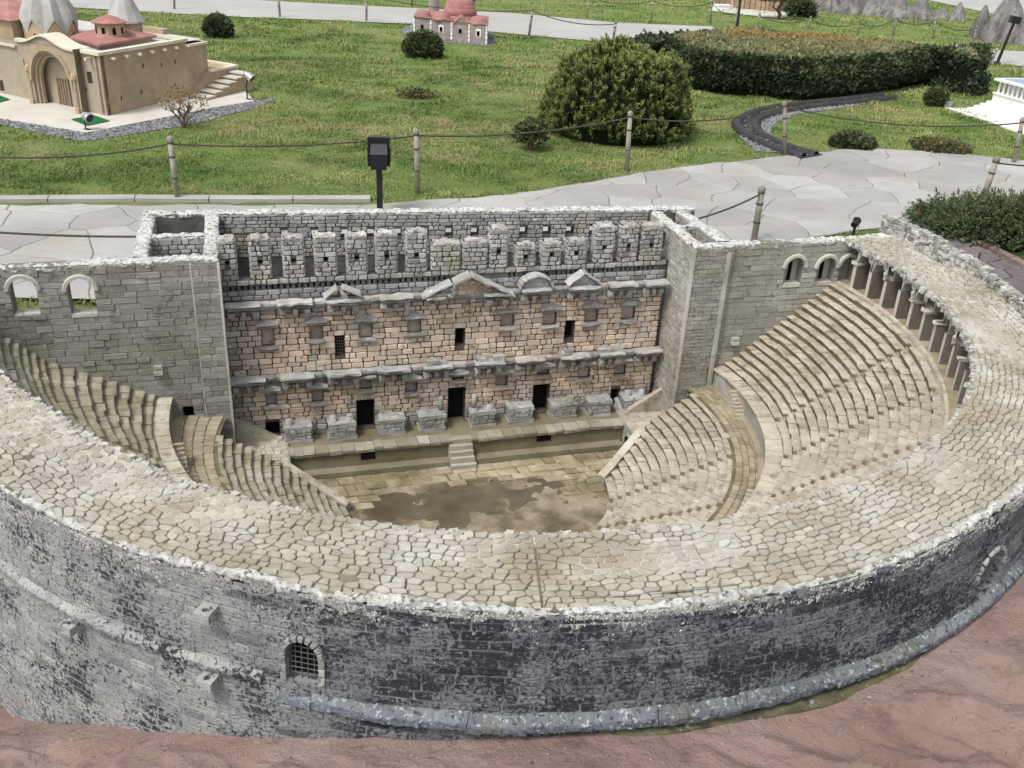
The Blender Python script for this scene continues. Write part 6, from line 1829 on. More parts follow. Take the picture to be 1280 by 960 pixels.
# small spotlight on the wall corner at the right
x, y, z = W(1.93, -.36, .0)
sp_ = empty("spotlight", (x, y, 0), 0.3, label="tiny black spotlight behind the right end of the wing wall", cat="spotlight")
m = MB(); m.tube([(0, 0, 0), (0, 0, .315)], .007, 8); m.build("stake", M['black'], sp_)
m = MB(); m.tube([(-.016, -.012, .325), (.016, .012, .345)], [.017, .021], 10); m.box(-.012, .012, -.008, .008, .335, .362); m.build("lamp_head", M['black'], sp_)
def garden_spot(px_, py_, top, label, turn):
    x, y = gpos(px_, py_); h = height_for(px_, py_, top); o = empty("spotlight", (x, y, 0), turn, label=label, cat="spotlight", group="grey garden spotlights")
    m = MB(); m.tube([(.02, 0, -.01), (.024, 0, h * .5), (0.0, 0, h * .8)], .006, 6); m.box(-.03, .03, -.02, .02, 0, .016); m.build("stake", M['black'], o)
    m = MB(); m.tube([(-.045, 0, h * .78), (-.03, 0, h * .82), (.015, 0, h * .92), (.03, 0, h * .96)], [.036, .036, .026, .012], 14); m.build("lamp_head", M['alu'], o)
    m = MB(); m.tube([(-.047, 0, h * .775), (-.046, 0, h * .778)], [.030, .030], 14); m.build("lens", M['blackglass'], o)
garden_spot(110, 164, 142, "grey spotlight on the green mat in front of the sandstone model", math.radians(150))
garden_spot(312, 126, 90, "grey spotlight at the foot of the sandstone model's outside stair", math.radians(160))
def lamp_post(px_, py_, tx, ty, label, hd=True):
    x, y = gpos(px_, py_); h = height_for(px_, py_, ty) if ty > -60 else 1.1; s = mpp(x, y); t0 = project(np.array([x, y, h]))
    o = empty("lamp_post", (x, y, 0), label=label, cat="lamp post", group="black lamp posts along the far path"); o.rotation_euler = (0, float((tx - t0[0]) * s / h), 0)
    m = MB(); m.tube([(0, 0, -.05), (0, 0, h)], [.022, .018], 10); m.build("pole", M['black'], o)
    m = MB(); m.tube([(0, 0, 0), (0, 0, .03)], [.05, .045], 10); m.build("foot", M['black'], o)
    if hd: m = MB(); m.box(-.06, .06, -.05, .05, h - .02, h + .07); m.build("lamp_head", M['black'], o)
lamp_post(560, 22, 562, -60, "black lamp pole behind the red domed model", False)
lamp_post(591, 26, 594, -60, "thin black lamp pole right of the red domed model's big dome", False)
lamp_post(921, 38, 931, -50, "black lamp pole behind the hedge near the thatched model", False)
lamp_post(1246, 80, 1268, 26, "slanting black lamp with box head on the far right path")
# ------------------------------------------------------------------ sandstone model at the left
M['sand'] = stone('sandstone', [(0.28, (0.31, 0.225, 0.14)), (0.5, (0.41, 0.31, 0.20)), (0.75, (0.50, 0.40, 0.275))], 3.2,
                  [((0.24, 0.205, 0.165), 3.0, .60, .08, .6), ((0.50, 0.38, 0.22), 9, .60, .06, .5)], .12, (0.33, 0.30, 0.25), .6, 34, .85)
M['cream'] = stone('cream_coping', [(0.3, (0.56, 0.50, 0.39)), (0.7, (0.70, 0.65, 0.53))], 6, (), .1, None, .3, 60)
M['flatroof'] = stone('flat_roof', [(0.3, (0.44, 0.43, 0.41)), (0.7, (0.56, 0.55, 0.53))], 4, (), .08, None, .25, 50)
M['redroof'] = stone('red_roof', [(0.3, (0.30, 0.135, 0.12)), (0.7, (0.41, 0.215, 0.19))], 8, [((0.24, 0.11, 0.10), 5, .6, .08, .5)], .1, None, .4, 50)
M['lead'] = stone('lead_dome', [(0.3, (0.27, 0.265, 0.26)), (0.55, (0.40, 0.395, 0.385)), (0.75, (0.52, 0.51, 0.49))], 5, [((0.30, 0.25, 0.19), 4, .58, .08, .5)], .08, None, .4, 40, .7)
M['slabstone'] = stone('model_base', [(0.3, (0.47, 0.45, 0.40)), (0.7, (0.58, 0.56, 0.51))], 3, [((0.40, 0.36, 0.28), 3, .60, .08, .5)], .06, None, .25, 50)
M['mat'] = stone('green_mat', [(0.3, (0.01, 0.09, 0.025)), (0.7, (0.02, 0.17, 0.05))], 40, (), .1, None, .6, 160, .95)
C0 = np.array(at(134, 147)[:2])
e1 = np.array(at(237, 122)[:2]) - C0; L1 = np.linalg.norm(e1); e1 /= L1
e2 = np.array(at(0, 118)[:2]) - C0; L2 = np.linalg.norm(e2); e2 /= L2
HW = 0.475
caravan = empty("sandstone_model", (C0[0], C0[1], 0), label="sandstone model of an old walled building with arched portal, grey domes and red roofs", cat="model building")
def Q(a, b, z=0.0): p = e1 * a + e2 * b; return np.array([p[0], p[1], z])
def cbox(m, a0, a1, b0, b1, z0, z1, t=None, jit=0):
    V = np.array([Q(a, b, z) for z in (z0, z1) for b in (b0, b1) for a in (a0, a1)])
    m.add(V, [(0, 2, 3, 1), (4, 5, 7, 6), (0, 1, 5, 4), (2, 6, 7, 3), (0, 4, 6, 2), (1, 3, 7, 5)], t or (random.random(), 0, 0))
def abz(px_, py_, z):
    """model coordinates of a sight line at height z"""
    p = at(px_, py_, z)[:2] - C0; A_ = np.stack([e1, e2], 1); r = np.linalg.solve(A_, p); return r[0], r[1]
def plane_uv(px_, py_, wall, off=0.0):
    """wall 'r': plane b = 0 -> (a, z); wall 'l': plane a = 0 -> (b, z)"""
    d = ray(px_, py_); ax = e1 if wall == 'r' else e2; n_ = np.array([-ax[1], ax[0], 0])
    base = C0 + (e2 if wall == 'r' else e1) * off; t = (n_[:2] @ base - n_ @ CPOS) / (n_ @ d); P = CPOS + d * t; return (P[:2] - C0) @ ax, P[2]
LA = plane_uv(261, 95, 'r')[0]             # length of the right wall
LB = 2.3
rm = lambda u, v, d: Q(u, -d, v)
lm = lambda u, v, d: Q(-d, u, v)
r_ops = []
for x, y in ((179, 82), (202, 81), (219, 77), (152, 123), (177, 115), (219, 107)):
    u, v = plane_uv(x, y, 'r'); r_ops.append(Op(u - .010, u + .010, v - .018, v + .018))
l_ops = []
for x, y, w, hh, ar in ((112, 97, .030, .045, False), (108, 112, .009, .016, False), (32, 80, .026, .045, True), (37, 101, .010, .018, False), (40, 118, .014, .026, False), (2, 107, .032, .045, False)):
    u, v = plane_uv(x, y, 'l'); l_ops.append(Op(u - w, u + w, v - hh, v + hh, ar))
PD = .070
pb0, pb1 = plane_uv(99, 120, 'l', -PD)[0], plane_uv(35, 110, 'l', -PD)[0]
po = Op(pb0 + .085, pb1 - .075, 0.0, HW - .035, True)
def rwall(m):
    wall_panel(m, rm, 0, LA * .80, 0, HW, r_ops, .05, .5, (.5, 0, 0), back=False, top=False)
    wall_panel(m, rm, LA * .80, LA, 0, HW - .05, (), .05, .5, (.5, 0, 0), back=False, top=False)
    wall_panel(m, lm, 0, LB, 0, HW, l_ops + [po], .05, .5, (.5, .75, 0), back=False, top=False)
    m.add([Q(LA, 0, 0), Q(LA, LB, 0), Q(LA, LB, HW - .05), Q(LA, 0, HW - .05)], [(0, 1, 2, 3)]); m.add([Q(0, LB, 0), Q(LA, LB, 0), Q(LA, LB, HW), Q(0, LB, HW)], [(0, 1, 2, 3)])
    cbox(m, -.004, .012, -.004, .012, 0, HW, (.9, 0, 0))
part("wall", M['sand'], caravan, rwall)
wl_ = [o for o in caravan.children if o.name.startswith("wall")][0]
for o in r_ops: part("window_recess", M['dark'], caravan, lambda m: opening_back(m, o, rm, .03))
for o in l_ops:
    f = part("window_recess", M['dark'], caravan, lambda m: opening_back(m, o, lm, .03))
    if o.u1 - o.u0 > .045:
        def g(m):
            for k in range(1, 4): u = o.u0 + (o.u1 - o.u0) * k / 4; m.tube([lm(u, o.v0, -.01), lm(u, o.v1, -.01)], .003, 4)
            for k in range(1, 4): v = o.v0 + (o.v1 - o.v0) * k / 4; m.tube([lm(o.u0, v, -.01), lm(o.u1, v, -.01)], .003, 4)
        part("window_bars", M['twig'], caravan, g)
part("flat_roof", M['flatroof'], caravan, lambda m: (m.add([Q(.02, .02, HW - .012), Q(LA - .02, .02, HW - .012), Q(LA - .02, LB, HW - .012), Q(.02, LB, HW - .012)], [(0, 1, 2, 3)], (.5, 0, 0))))
def cop(m):
    cbox(m, -.022, LA * .80, -.022, .035, HW - .004, HW + .020, (.5, 0, 0)); cbox(m, LA * .80, LA + .015, -.018, .03, HW - .052, HW - .034, (.4, 0, 0)); cbox(m, LA - .03, LA + .017, .03, LB, HW - .05, HW - .032, (.5, 0, 0)); cbox(m, LA * .80 - .03, LA * .80, .036, .5, HW - .006, HW + .018, (.5, 0, 0))
    cbox(m, -.022, .035, .036, pb0 - .02, HW - .003, HW + .021, (.6, 0, 0)); cbox(m, -.022, .035, pb1 + .16, LB, HW - .053, HW - .035, (.4, 0, 0)); cbox(m, -.02, .03, pb1 + .02, pb1 + .15, HW - .002, HW + .022, (.4, 0, 0))
part("coping", M['cream'], caravan, cop)
for k in range(7):
    u = LA * (.09 + .115 * k)
    if u < LA * .8: part("water_spout", M['cream'], caravan, lambda m: cbox(m, u - .010, u + .010, -.06, .0, HW - .045, HW - .028))
for b in (.10,): part("water_spout", M['cream'], caravan, lambda m: cbox(m, -.06, 0, b - .010, b + .010, HW - .045, HW - .028))
# portal
po = Op(pb0 + .085, pb1 - .075, 0.0, HW - .035, True)
po.r = (po.u1 - po.u0) / 2
pm = lambda u, v, d: Q(-PD - d, u, v)
def f_portal(m):
    wall_panel(m, pm, pb0, pb1, 0, HW + .025, [po], PD * .95, .3, (.5, .55, 0), back=False)
    for b in (pb0, pb1): m.add([Q(-PD, b, 0), Q(0, b, 0), Q(0, b, HW + .025), Q(-PD, b, HW + .025)], [(0, 1, 2, 3)], (.4, .5, 0))
    c = (pb0 + pb1) / 2; n = 14                # curved top
    us = np.linspace(pb0, pb1, n); vs = HW + .025 + .075 * np.exp(-((us - c - .03) / .17) ** 2)
    for i in range(n - 1):
        m.add([pm(us[i], HW + .02, 0), pm(us[i + 1], HW + .02, 0), pm(us[i + 1], vs[i + 1], 0), pm(us[i], vs[i], 0)], [(0, 1, 2, 3)], (.5, .55, 0))
    for s in (0, 1):
        b = pb0 + .012 if s == 0 else pb1 - .062
        cbox(m, -PD - .035, -PD + .01, b, b + .05, 0, .022, (.7, .3, 0)); cbox(m, -PD - .026, -PD + .01, b + .004, b + .046, .022, .05, (.6, .3, 0))
        m.tube([Q(-PD - .006, b + .025, .05), Q(-PD - .006, b + .025, .26)], .014, 8, (.5, .2, 0)); m.tube([Q(-PD - .006, b + .025, .26), Q(-PD - .006, b + .025, .275), Q(-PD - .006, b + .025, .305), Q(-PD - .006, b + .025, .32)], [.016, .027, .025, .012], 8, (.8, 0, 0))
portal = part("portal", M['sand'], caravan, f_portal)
def f_ptop(m):
    c = (pb0 + pb1) / 2; n = 14; us = np.linspace(pb0 - .01, pb1 + .01, n); vs = HW + .026 + .075 * np.exp(-((us - c - .03) / .17) ** 2)
    for i in range(n - 1):
        m.add([Q(-PD - .02, us[i], vs[i]), Q(-PD - .02, us[i + 1], vs[i + 1]), Q(.10, us[i + 1], vs[i + 1]), Q(.10, us[i], vs[i]), Q(-PD - .02, us[i], vs[i] - .016), Q(-PD - .02, us[i + 1], vs[i + 1] - .016)], [(0, 1, 2, 3), (0, 4, 5, 1)], (.6, 0, 0))
part("portal_roof", M['cream'], portal, f_ptop)
def f_parch(m):
    m.fm = pm; n = 13
    for (ra, wd, d) in ((po.r + .002, .024, .014), (po.r - .026, .022, -.022), (po.r - .048, .02, -.044)):
        for k in range(n):
            b0, b1 = math.pi * k / n, math.pi * (k + 1) / n
            prof = [(ra, d - .03), (ra, d), (ra + wd, d), (ra + wd, d - .03)]
            V = [pm(po.c + q * math.cos(b), po.vs + q * 1.06 * math.sin(b), dd) for b in (b0, b1) for q, dd in prof]
            m.add(np.array(V), [(j, j + 1, 5 + j, 4 + j) for j in range(3)], (.55, .3, 0))
        for s in (-1, 1):
            a0, a1 = sorted((po.c + s * ra, po.c + s * (ra + wd)))
            if d < 0: m.add(np.array([pm(u, v, dd) for v in (0, po.vs) for u in (a0, a1) for dd in (d - .03, d)]), [(0, 1, 5, 4), (1, 3, 7, 5), (2, 6, 7, 3)], (.5, .3, 0))
part("portal_arch", M['sand'], portal, f_parch)
part("portal_back", M['sand'], portal, lambda m: opening_back(m, po, pm, .116, (.35, .6, 0)))
M['door'] = plain('wooden_door', (0.24, 0.18, 0.125), .8, .2, 0.0, .2, 30)
def f_door(m):
    u0, u1, v1 = po.c - .062, po.c + .062, .225
    m.add([pm(u0, 0, -.113), pm(u1, 0, -.113), pm(u1, v1, -.113), pm(u0, v1, -.113)], [(0, 1, 2, 3)], (.5, 0, 0))
    for k in range(5):
        u = u0 + (u1 - u0) * k / 4; V = [pm(u + s, v, d) for s in (-.004, .004) for v in (0, v1) for d in (-.113, -.107)]
        m.add(np.array(V), [(0, 1, 3, 2), (4, 6, 7, 5), (1, 5, 7, 3)], (.2, 0, 0))
    for s in (u0 - .008, u1 + .008): m.tube([pm(s, 0, -.107), pm(s, v1 + .006, -.107)], .006, 5, (.6, 0, 0))
    m.tube([pm(u0 - .01, v1 + .004, -.107), pm(u1 + .01, v1 + .004, -.107)], .007, 5, (.7, 0, 0))
part("door", M['door'], portal, f_door)
# roofs and domes
def hip(name, z, dz, pts_px, apex=None):
    P = [np.array([*abz(x, y, z)]) for x, y in pts_px]; c = np.mean(P, 0)
    def f(m):
        n = len(P); V = [Q(*p, z) for p in P] + [Q(*p, z - .016) for p in P] + [Q(*c, z + dz)]
        m.add(np.array(V), [(i, (i + 1) % n, 2 * n) for i in range(n)] + [(i, (i + 1) % n, n + (i + 1) % n, n + i) for i in range(n)], (.5, 0, 0))
    part(name, M['redroof'], caravan, f); return c
c = hip("red_roof", HW + .035, .075, [(80, 44), (123, 56), (195, 44), (156, 34)])
def under(m):
    P = [np.array([*abz(x, y, HW + .018)]) for x, y in [(84, 47), (123, 57), (190, 47), (156, 38)]]; n = 4
    m.add(np.array([Q(*p, z) for z in (HW - .02, HW + .02) for p in P]), [(i, (i + 1) % n, n + (i + 1) % n, n + i) for i in range(n)], (.3, .3, 0))
part("roof_wall", M['sand'], caravan, under)
a_, b_ = abz(138, 43, HW + .06); lc = Q(a_, b_, HW + .035); s_ = mpp(*(C0 + lc[:2])); lr = 17.5 * s_
def f_lan(m): m.lathe([(lr, 0), (lr * .95, .115), (lr * .95, .12)], lc, 8, (.55, 0, 0), rot=.3)
part("lantern", M['sand'], caravan, f_lan)
def f_lw(m):
    for k in range(8):
        w = 2 * math.pi * (k + .5) / 8 + .3; r = lr * .925; tn = np.array([-math.sin(w), math.cos(w), 0]); n_ = np.array([math.cos(w), math.sin(w), 0])
        b = lc + n_ * (r + .001); pts = [b + tn * u + np.array([0, 0, v]) for u, v in [(-.014, .035), (.014, .035), (.014, .075)] + [(.014 * math.cos(q), .075 + .016 * math.sin(q)) for q in np.linspace(.4, 2.74, 5)] + [(-.014, .075)]]
        m.add(np.array(pts), [tuple(range(len(pts)))])
part("lantern_windows", M['dark'], caravan, f_lw)
part("lantern_roof", M['redroof'], caravan, lambda m: m.lathe([(lr * 1.18, .118), (lr * 1.2, .126), (lr * .5, .165), (.002, .180)], lc, 16, (.55, 0, 0)))
# folded dome on a drum with pointed gables
a_, b_ = abz(64, 40, HW + .05); dc = Q(a_, b_, HW - .02); s_ = mpp(*(C0 + dc[:2])); dr = 31 * s_
ns = 8
def f_drum(m):
    V, F_ = [], []; n = ns * 4
    for k in range(n):
        w = 2 * math.pi * k / n + .2; ph = (k % 4) / 4; g = 1 - abs(ph * 2 - 1)
        V += [(dc[0] + dr * math.cos(w), dc[1] + dr * math.sin(w), dc[2]), (dc[0] + dr * math.cos(w), dc[1] + dr * math.sin(w), dc[2] + .070 + .115 * g)]
    F_ = [(2 * k, 2 * ((k + 1) % n), 2 * ((k + 1) % n) + 1, 2 * k + 1) for k in range(n)]
    m.add(np.array(V), F_, (.5, 0, 0))
part("drum", M['sand'], caravan, f_drum)
def f_dwin(m):
    for k in range(ns):
        w = 2 * math.pi * (k + .5) / ns + .2; tn = np.array([-math.sin(w), math.cos(w), 0]); n_ = np.array([math.cos(w), math.sin(w), 0]); b = dc + n_ * (dr + .002)
        pts = [b + tn * u + np.array([0, 0, v]) for u, v in [(-.010, .03), (.010, .03), (.010, .07)] + [(.010 * math.cos(q), .07 + .012 * math.sin(q)) for q in np.linspace(.4, 2.74, 4)] + [(-.010, .07)]]; m.add(np.array(pts), [tuple(range(len(pts)))])
part("drum_windows", M['dark'], caravan, f_dwin)
def f_dome(m):
    n = ns * 4; rows_ = []
    for j in range(12):
        q = j / 11
        row = []
        for k in range(n + 1):
            w = 2 * math.pi * k / n + .2; ph = (k % 4) / 4; g = 1 - abs(ph * 2 - 1)
            r = dr * 1.03 * (1 - q ** 1.5) ** .8 * (1 + (.07 - .03 * g * 0) * (g - .5) * (1 - q)); z = .070 + .115 * g * (1 - q) ** 1.3 + q * .40 + .03 * math.sin(q * math.pi)
            row.append((dc[0] + r * math.cos(w), dc[1] + r * math.sin(w), dc[2] + z))
        rows_.append(row)
    m.grid(np.array(rows_), (.5, 0, 0))
part("folded_dome", M['lead'], caravan, f_dome)
for (x, y) in ((64, 35),):
    a2, b2 = abz(64, 38, HW + .02); sc_ = Q(a2, b2, HW - .01)
    part("gable_roof", M['cream'], caravan, lambda m: m.lathe([(dr * .36, .0), (dr * .37, .012), (.004, .055)], sc_ + np.array([.0, -dr * 1.0, 0]), 8, (.4, 0, 0)))
# conical dome
a_, b_ = abz(158, 38, HW + .05); kc = Q(a_, b_, HW - .02); s_ = mpp(*(C0 + kc[:2])); kr = 21 * s_
part("drum", M['sand'], caravan, lambda m: m.lathe([(kr * .98, 0), (kr * .98, .14), (kr, .145)], kc, 8, (.5, 0, 0)))
part("cone_roof", M['lead'], caravan, lambda m: m.lathe([(kr * 1.1, .142), (kr * 1.08, .155), (kr * .62, .30), (kr * .3, .40), (.004, .47)], kc, 12, (.5, 0, 0)))
# lower left block with a red roof
def f_lb(m):
    a0, b0 = abz(27, 32, HW + .1); cbox(m, a0 - .1, a0 + .6, b0, b0 + .9, HW - .02, HW + .15, (.5, .2, 0))
part("upper_block", M['sand'], caravan, f_lb)
def f_lbr(m):
    a0, b0 = abz(27, 32, HW + .1)
    V = [Q(a0 - .14, b0 - .03, HW + .15), Q(a0 + .63, b0 - .03, HW + .15), Q(a0 + .63, b0 + .95, HW + .15), Q(a0 - .14, b0 + .95, HW + .15), Q(a0 + .25, b0 + .45, HW + .26)]
    m.add(np.array(V), [(0, 1, 4), (1, 2, 4), (2, 3, 4), (3, 0, 4)], (.5, 0, 0))
part("red_roof", M['redroof'], caravan, f_lbr)
def f_gb(m):
    for px_, py_, w, hh in ((190, 35, .14, .03),):
        a0, b0 = abz(px_, py_, HW + hh); cbox(m, a0, a0 + .10, b0 - w, b0 + w, HW - .02, HW + hh, (.5, .2, 0))
part("roof_parapet", M['sand'], caravan, f_gb)
# outside stair with its sloping cheek
ua, _ = plane_uv(240, 120, 'r')
S0 = LA * .98
def f_cheek(m):
    A0_, A1_ = LA - .30, LA + .40
    V = [Q(a, b, z) for b in (-.06, .0) for a, z in ((A0_, 0), (LA + .02, .0), (LA + .02, .19), (LA - .04, .19))]
    m.add(np.array(V), [(0, 1, 2, 3), (4, 5, 6, 7), (0, 3, 7, 4), (3, 2, 6, 7), (1, 2, 6, 5)], (.6, 0, 0))
    cbox(m, LA + .0, LA + .34, -.06, .45, 0, .19, (.5, 0, 0))
part("stair_block", M['sand'], caravan, f_cheek)
def f_stc(m): cbox(m, LA - .03, LA + .36, -.075, -.02, .19, .208, (.6, 0, 0)); cbox(m, LA + .31, LA + .36, -.019, .45, .191, .209, (.6, 0, 0))
part("stair_coping", M['cream'], caravan, f_stc)
def f_sts(m):
    n = 6
    for k in range(n):
        a0 = LA - .30 + .105 * k; cbox(m, a0, LA + .36, -.24 + .0 * k, -.062, .0 if k == 0 else .026 * k, .026 * (k + 1), (.4 + .1 * (k % 2), 0, 0))
part("stair_step", M['sand'], caravan, f_sts)
def f_stt(m):
    for k in range(6):
        a0 = LA - .30 + .105 * k; cbox(m, a0 - .012, a0 + .095, -.25, -.058, .026 * (k + 1), .026 * (k + 1) + .012, (.6, 0, 0))
part("stair_tread", M['slabstone'], caravan, f_stt)
pl = px((-150, 118), (0, 150), (108, 168), (270, 136), (318, 128), (300, 108), (240, 70), (0, 60), (-150, 60))
plinth_ = flat("model_base", pl, .014, M['slabstone'], kind="structure")
def f_plx(m):
    P = np.array(pl)[:6]
    for a, b in zip(P[:-1], P[1:]): m.add([(*a, .014), (*b, .014), (*b, -.02), (*a, -.02)], [(0, 1, 2, 3)])
part("base_edge", M['slabstone'], plinth_, f_plx)
for pts, lab in ((((89, 152), (118, 147), (138, 154), (109, 160)), "bright green mat square on the sandstone model's base by its corner"), (((-20, 128), (0, 122), (13, 127), (-8, 133)), "bright green mat square at the left border by the sandstone model")):
    tag(flat("green_mat", px(*pts), .020, M['mat']), lab, "mat")
def gravel(poly_px, n, size, seed):
    poly = np.array(px(*poly_px)); rng = np.random.default_rng(seed); lo, hi = poly.min(0), poly.max(0); P = rng.uniform(lo, hi, (n * 4, 2)); P = P[inpoly(P, poly)][:n]
    m = MB(); k = len(P); s = size * rng.uniform(.6, 1.3, (k, 1, 1)); base = np.array([(-1, -1, 0), (1, -1, 0), (1, 1, 0), (-1, 1, 0), (-.5, -.4, 1), (.5, .3, 1.1)], float) * (1, 1, .9)
    V = base[None] * s * rng.uniform(.6, 1.2, (k, 6, 3)); w = rng.uniform(0, 6.28, k); c, q = np.cos(w)[:, None], np.sin(w)[:, None]
    V = np.stack([V[..., 0] * c - V[..., 1] * q + P[:, 0:1], V[..., 0] * q + V[..., 1] * c + P[:, 1:2], V[..., 2] + .004], -1)
    idx = np.arange(k)[:, None, None] * 6; F_ = (np.array([(0, 1, 4), (1, 5, 4), (1, 2, 5), (2, 3, 5), (3, 4, 5), (3, 0, 4)])[None] + idx).reshape(-1, 3)
    m.add(V.reshape(-1, 3), F_, np.repeat(np.c_[rng.random(k), np.zeros(k), np.zeros(k)], 6, 0)); return m
GRAVEL = [((-150, 118), (0, 150), (108, 168), (270, 136), (318, 128), (345, 124), (325, 134), (285, 144), (240, 156), (190, 164), (130, 174), (95, 176), (40, 164), (0, 156), (-150, 130)),
          ((500, 40), (516, 30), (612, 40), (622, 50), (612, 58), (600, 57), (520, 50)),
          ((945, 190), (925, 172), (928, 158), (950, 146), (1000, 135), (1060, 128), (1090, 124), (1100, 127), (1050, 136), (1000, 142), (972, 152), (962, 165), (975, 180), (1000, 192))]
for i, g in enumerate(GRAVEL):
    tag(gravel(g, (5200, 1200, 3600)[i], (.013, .016, .011)[i], 5 + i).build("gravel", M['gravel']), kind="stuff")
    flat("gravel_bed", px(*g), .005, M['gravel'], kind="structure")
# bare shrub at its corner
def bare():
    x, y = gpos(231, 160); o = empty("bare_shrub", (x, y, 0), label="leafless twiggy shrub on the gravel by the sandstone model's stair", cat="shrub")
    m = MB(); rng = random.Random(3)
    def br(p, d, L, r, k):
        q = p + d * L; m.tube([p, (p + q) / 2 + np.array([rng.uniform(-.01, .01), 0, rng.uniform(0, .01)]), q], [r, r * .8, r * .6], 5, cap=False)
        if k == 0: return
        for _ in range(3):
            e = d + np.array([rng.uniform(-.8, .8), rng.uniform(-.8, .8), rng.uniform(-.45, .5)]); e /= np.linalg.norm(e); br(q, e, L * rng.uniform(.6, .9), r * .62, k - 1)
    for k in range(4):
        a = k * 1.57 + .4; br(np.array([0, 0, -.01]), np.array([.35 * math.cos(a), .35 * math.sin(a), .85]), .085, .010, 3)
    m.build("branches", M['twig'], o)
    P, D, r, rg = blob_points(260, .19, .16, .1, 8, .2, 2, .6, -.3); P[:, 2] += .2
    m = MB(); leaves(m, P, D, .022, .35, rg, rg.random(len(P)), rg.random(len(P)) * .9); m.build("foliage", M['juniper'], o)
bare()
# ------------------------------------------------------------------ red domed model
M['brickgrey'] = stone('model_masonry', [(0.3, (0.22, 0.19, 0.17)), (0.7, (0.34, 0.30, 0.28))], 12, (), .15, None, .5, 60)
M['dome'] = stone('red_dome', [(0.3, (0.29, 0.13, 0.125)), (0.7, (0.40, 0.21, 0.20))], 7, [((0.22, 0.10, 0.10), 9, .6, .06, .5)], .15, None, .5, 50)
M['white'] = plain('white_plaster', (0.72, 0.71, 0.69), .7, .2)
f0 = np.array(at(517, 46)[:2]); f1 = np.array(at(609, 56)[:2]); fe = f1 - f0; fL = np.linalg.norm(fe); fe /= fL; fb = f1 / np.linalg.norm(f1)
church = empty("domed_model", (f0[0], f0[1], 0), label="small stone model with four red domes at the far path", cat="model building")
def K(u, b, z): p = fe * u + fb * b; return np.array([p[0], p[1], z])
hC = .255
segs = [(0, .235, .02, hC), (.235, .52, .0, hC - .01), (.52, .755, -.015, hC - .02), (.755, 1.0, -.03, hC - .01)]
c_ops = {}
for i, (a, b, off, h) in enumerate(segs):
    u = (a + b) / 2 * fL; c_ops[i] = Op(u - .022, u + .022, .10, .16)
def cwall(m):
    for i, (a, b, off, h) in enumerate(segs):
        fm = lambda u, v, d: K(u, off - d, v)
        wall_panel(m, fm, a * fL, b * fL, 0, h, [c_ops[i]], .04, .5, (.5, 0, 0), back=False)
        for q in (a, b): m.add([K(q * fL, off, 0), K(q * fL, off + .3, 0), K(q * fL, off + .3, h), K(q * fL, off, h)], [(0, 1, 2, 3)], (.4, 0, 0))
    m.add([K(fL, -.03, 0), K(fL, .9, 0), K(fL, .9, hC - .01), K(fL, -.03, hC - .01)], [(0, 1, 2, 3)]); m.add([K(0, .02, 0), K(0, .9, 0), K(0, .9, hC), K(0, .02, hC)], [(0, 1, 2, 3)])
    m.add([K(0, .9, 0), K(fL, .9, 0), K(fL, .9, hC), K(0, .9, hC)], [(0, 1, 2, 3)])
part("wall", M['brickgrey'], church, cwall)
for i, (a, b, off, h) in enumerate(segs):
    fm = lambda u, v, d: K(u, off - d, v)
    part("window_recess", M['dark'], church, lambda m: opening_back(m, c_ops[i], fm, .03))
    o = c_ops[i]
    def fr(m):
        for u0, u1, v0, v1 in ((o.u0 - .014, o.u0, o.v0 - .012, o.v1 + .02), (o.u1, o.u1 + .014, o.v0 - .012, o.v1 + .02), (o.u0, o.u1, o.v1, o.v1 + .024)):
            V = [K(u, off - d, v) for v in (v0, v1) for u in (u0, u1) for d in (-.004, .006)]; m.add(np.array(V), [(0, 1, 5, 4), (1, 3, 7, 5), (2, 6, 7, 3), (4, 5, 7, 6)])
    if i in (1, 3): part("window_frame", M['white'], church, fr)
def quoin(m):
    for q in (.004, .235, .52, .755, .985):
        z = .0; k = 0
        while z < hC - .03:
            w = .030 if k % 2 else .018; u = q * fL; V = [K(u + s, -.036 + (.05 if q < .5 else .02 if q < .7 else 0) - .004, v) for s in (-w / 2, w / 2) for v in (z + .002, z + .024)]
            off = {.004: .02, .235: .0, .52: -.015, .755: -.03, .985: -.03}[q]
            V = [K(u + s, off - d, v) for d in (-.01, .007) for s in (-w / 2, w / 2) for v in (z + .002, z + .024)]
            m.add(np.array(V), [(4, 5, 7, 6), (0, 1, 5, 4), (2, 6, 7, 3), (1, 3, 7, 5)], (random.random(), 0, 0)); z += .026; k += 1
part("quoin", M['white'], church, quoin)
def dome_at(u, b, r, z, h=.75, name="dome"):
    part(name, M['dome'], church, lambda m: m.lathe([(r * 1.06, -.02), (r * 1.06, 0)] + [(r * math.cos(q), h * r * math.sin(q)) for q in np.linspace(.05, 1.5, 8)], K(u, b, z), 20, (.5, 0, 0)), True)
part("roof", M['dome'], church, lambda m: m.add([K(-.01, .0, hC), K(fL + .01, -.05, hC - .008), K(fL + .01, .92, hC), K(-.01, .92, hC)], [(0, 1, 2, 3)], (.3, 0, 0)))
dome_at(.12 * fL, .12, .105, hC + .01); dome_at(.375 * fL, .10, .118, hC + .005); dome_at(.875 * fL, .08, .112, hC)
def gab(m):
    u0, u1, uc = .53 * fL, .75 * fL, .64 * fL; n = 9
    us = np.linspace(u0, u1, n); vs = hC - .02 + .075 * np.exp(-((us - uc) / .06) ** 2)
    for i in range(n - 1): m.add([K(us[i], -.03, vs[i]), K(us[i + 1], -.03, vs[i + 1]), K(us[i + 1], .2, vs[i + 1] + .02), K(us[i], .2, vs[i] + .02), K(us[i], -.03, vs[i] - .02), K(us[i + 1], -.03, vs[i + 1] - .02)], [(0, 1, 2, 3), (0, 4, 5, 1)], (.7, 0, 0))
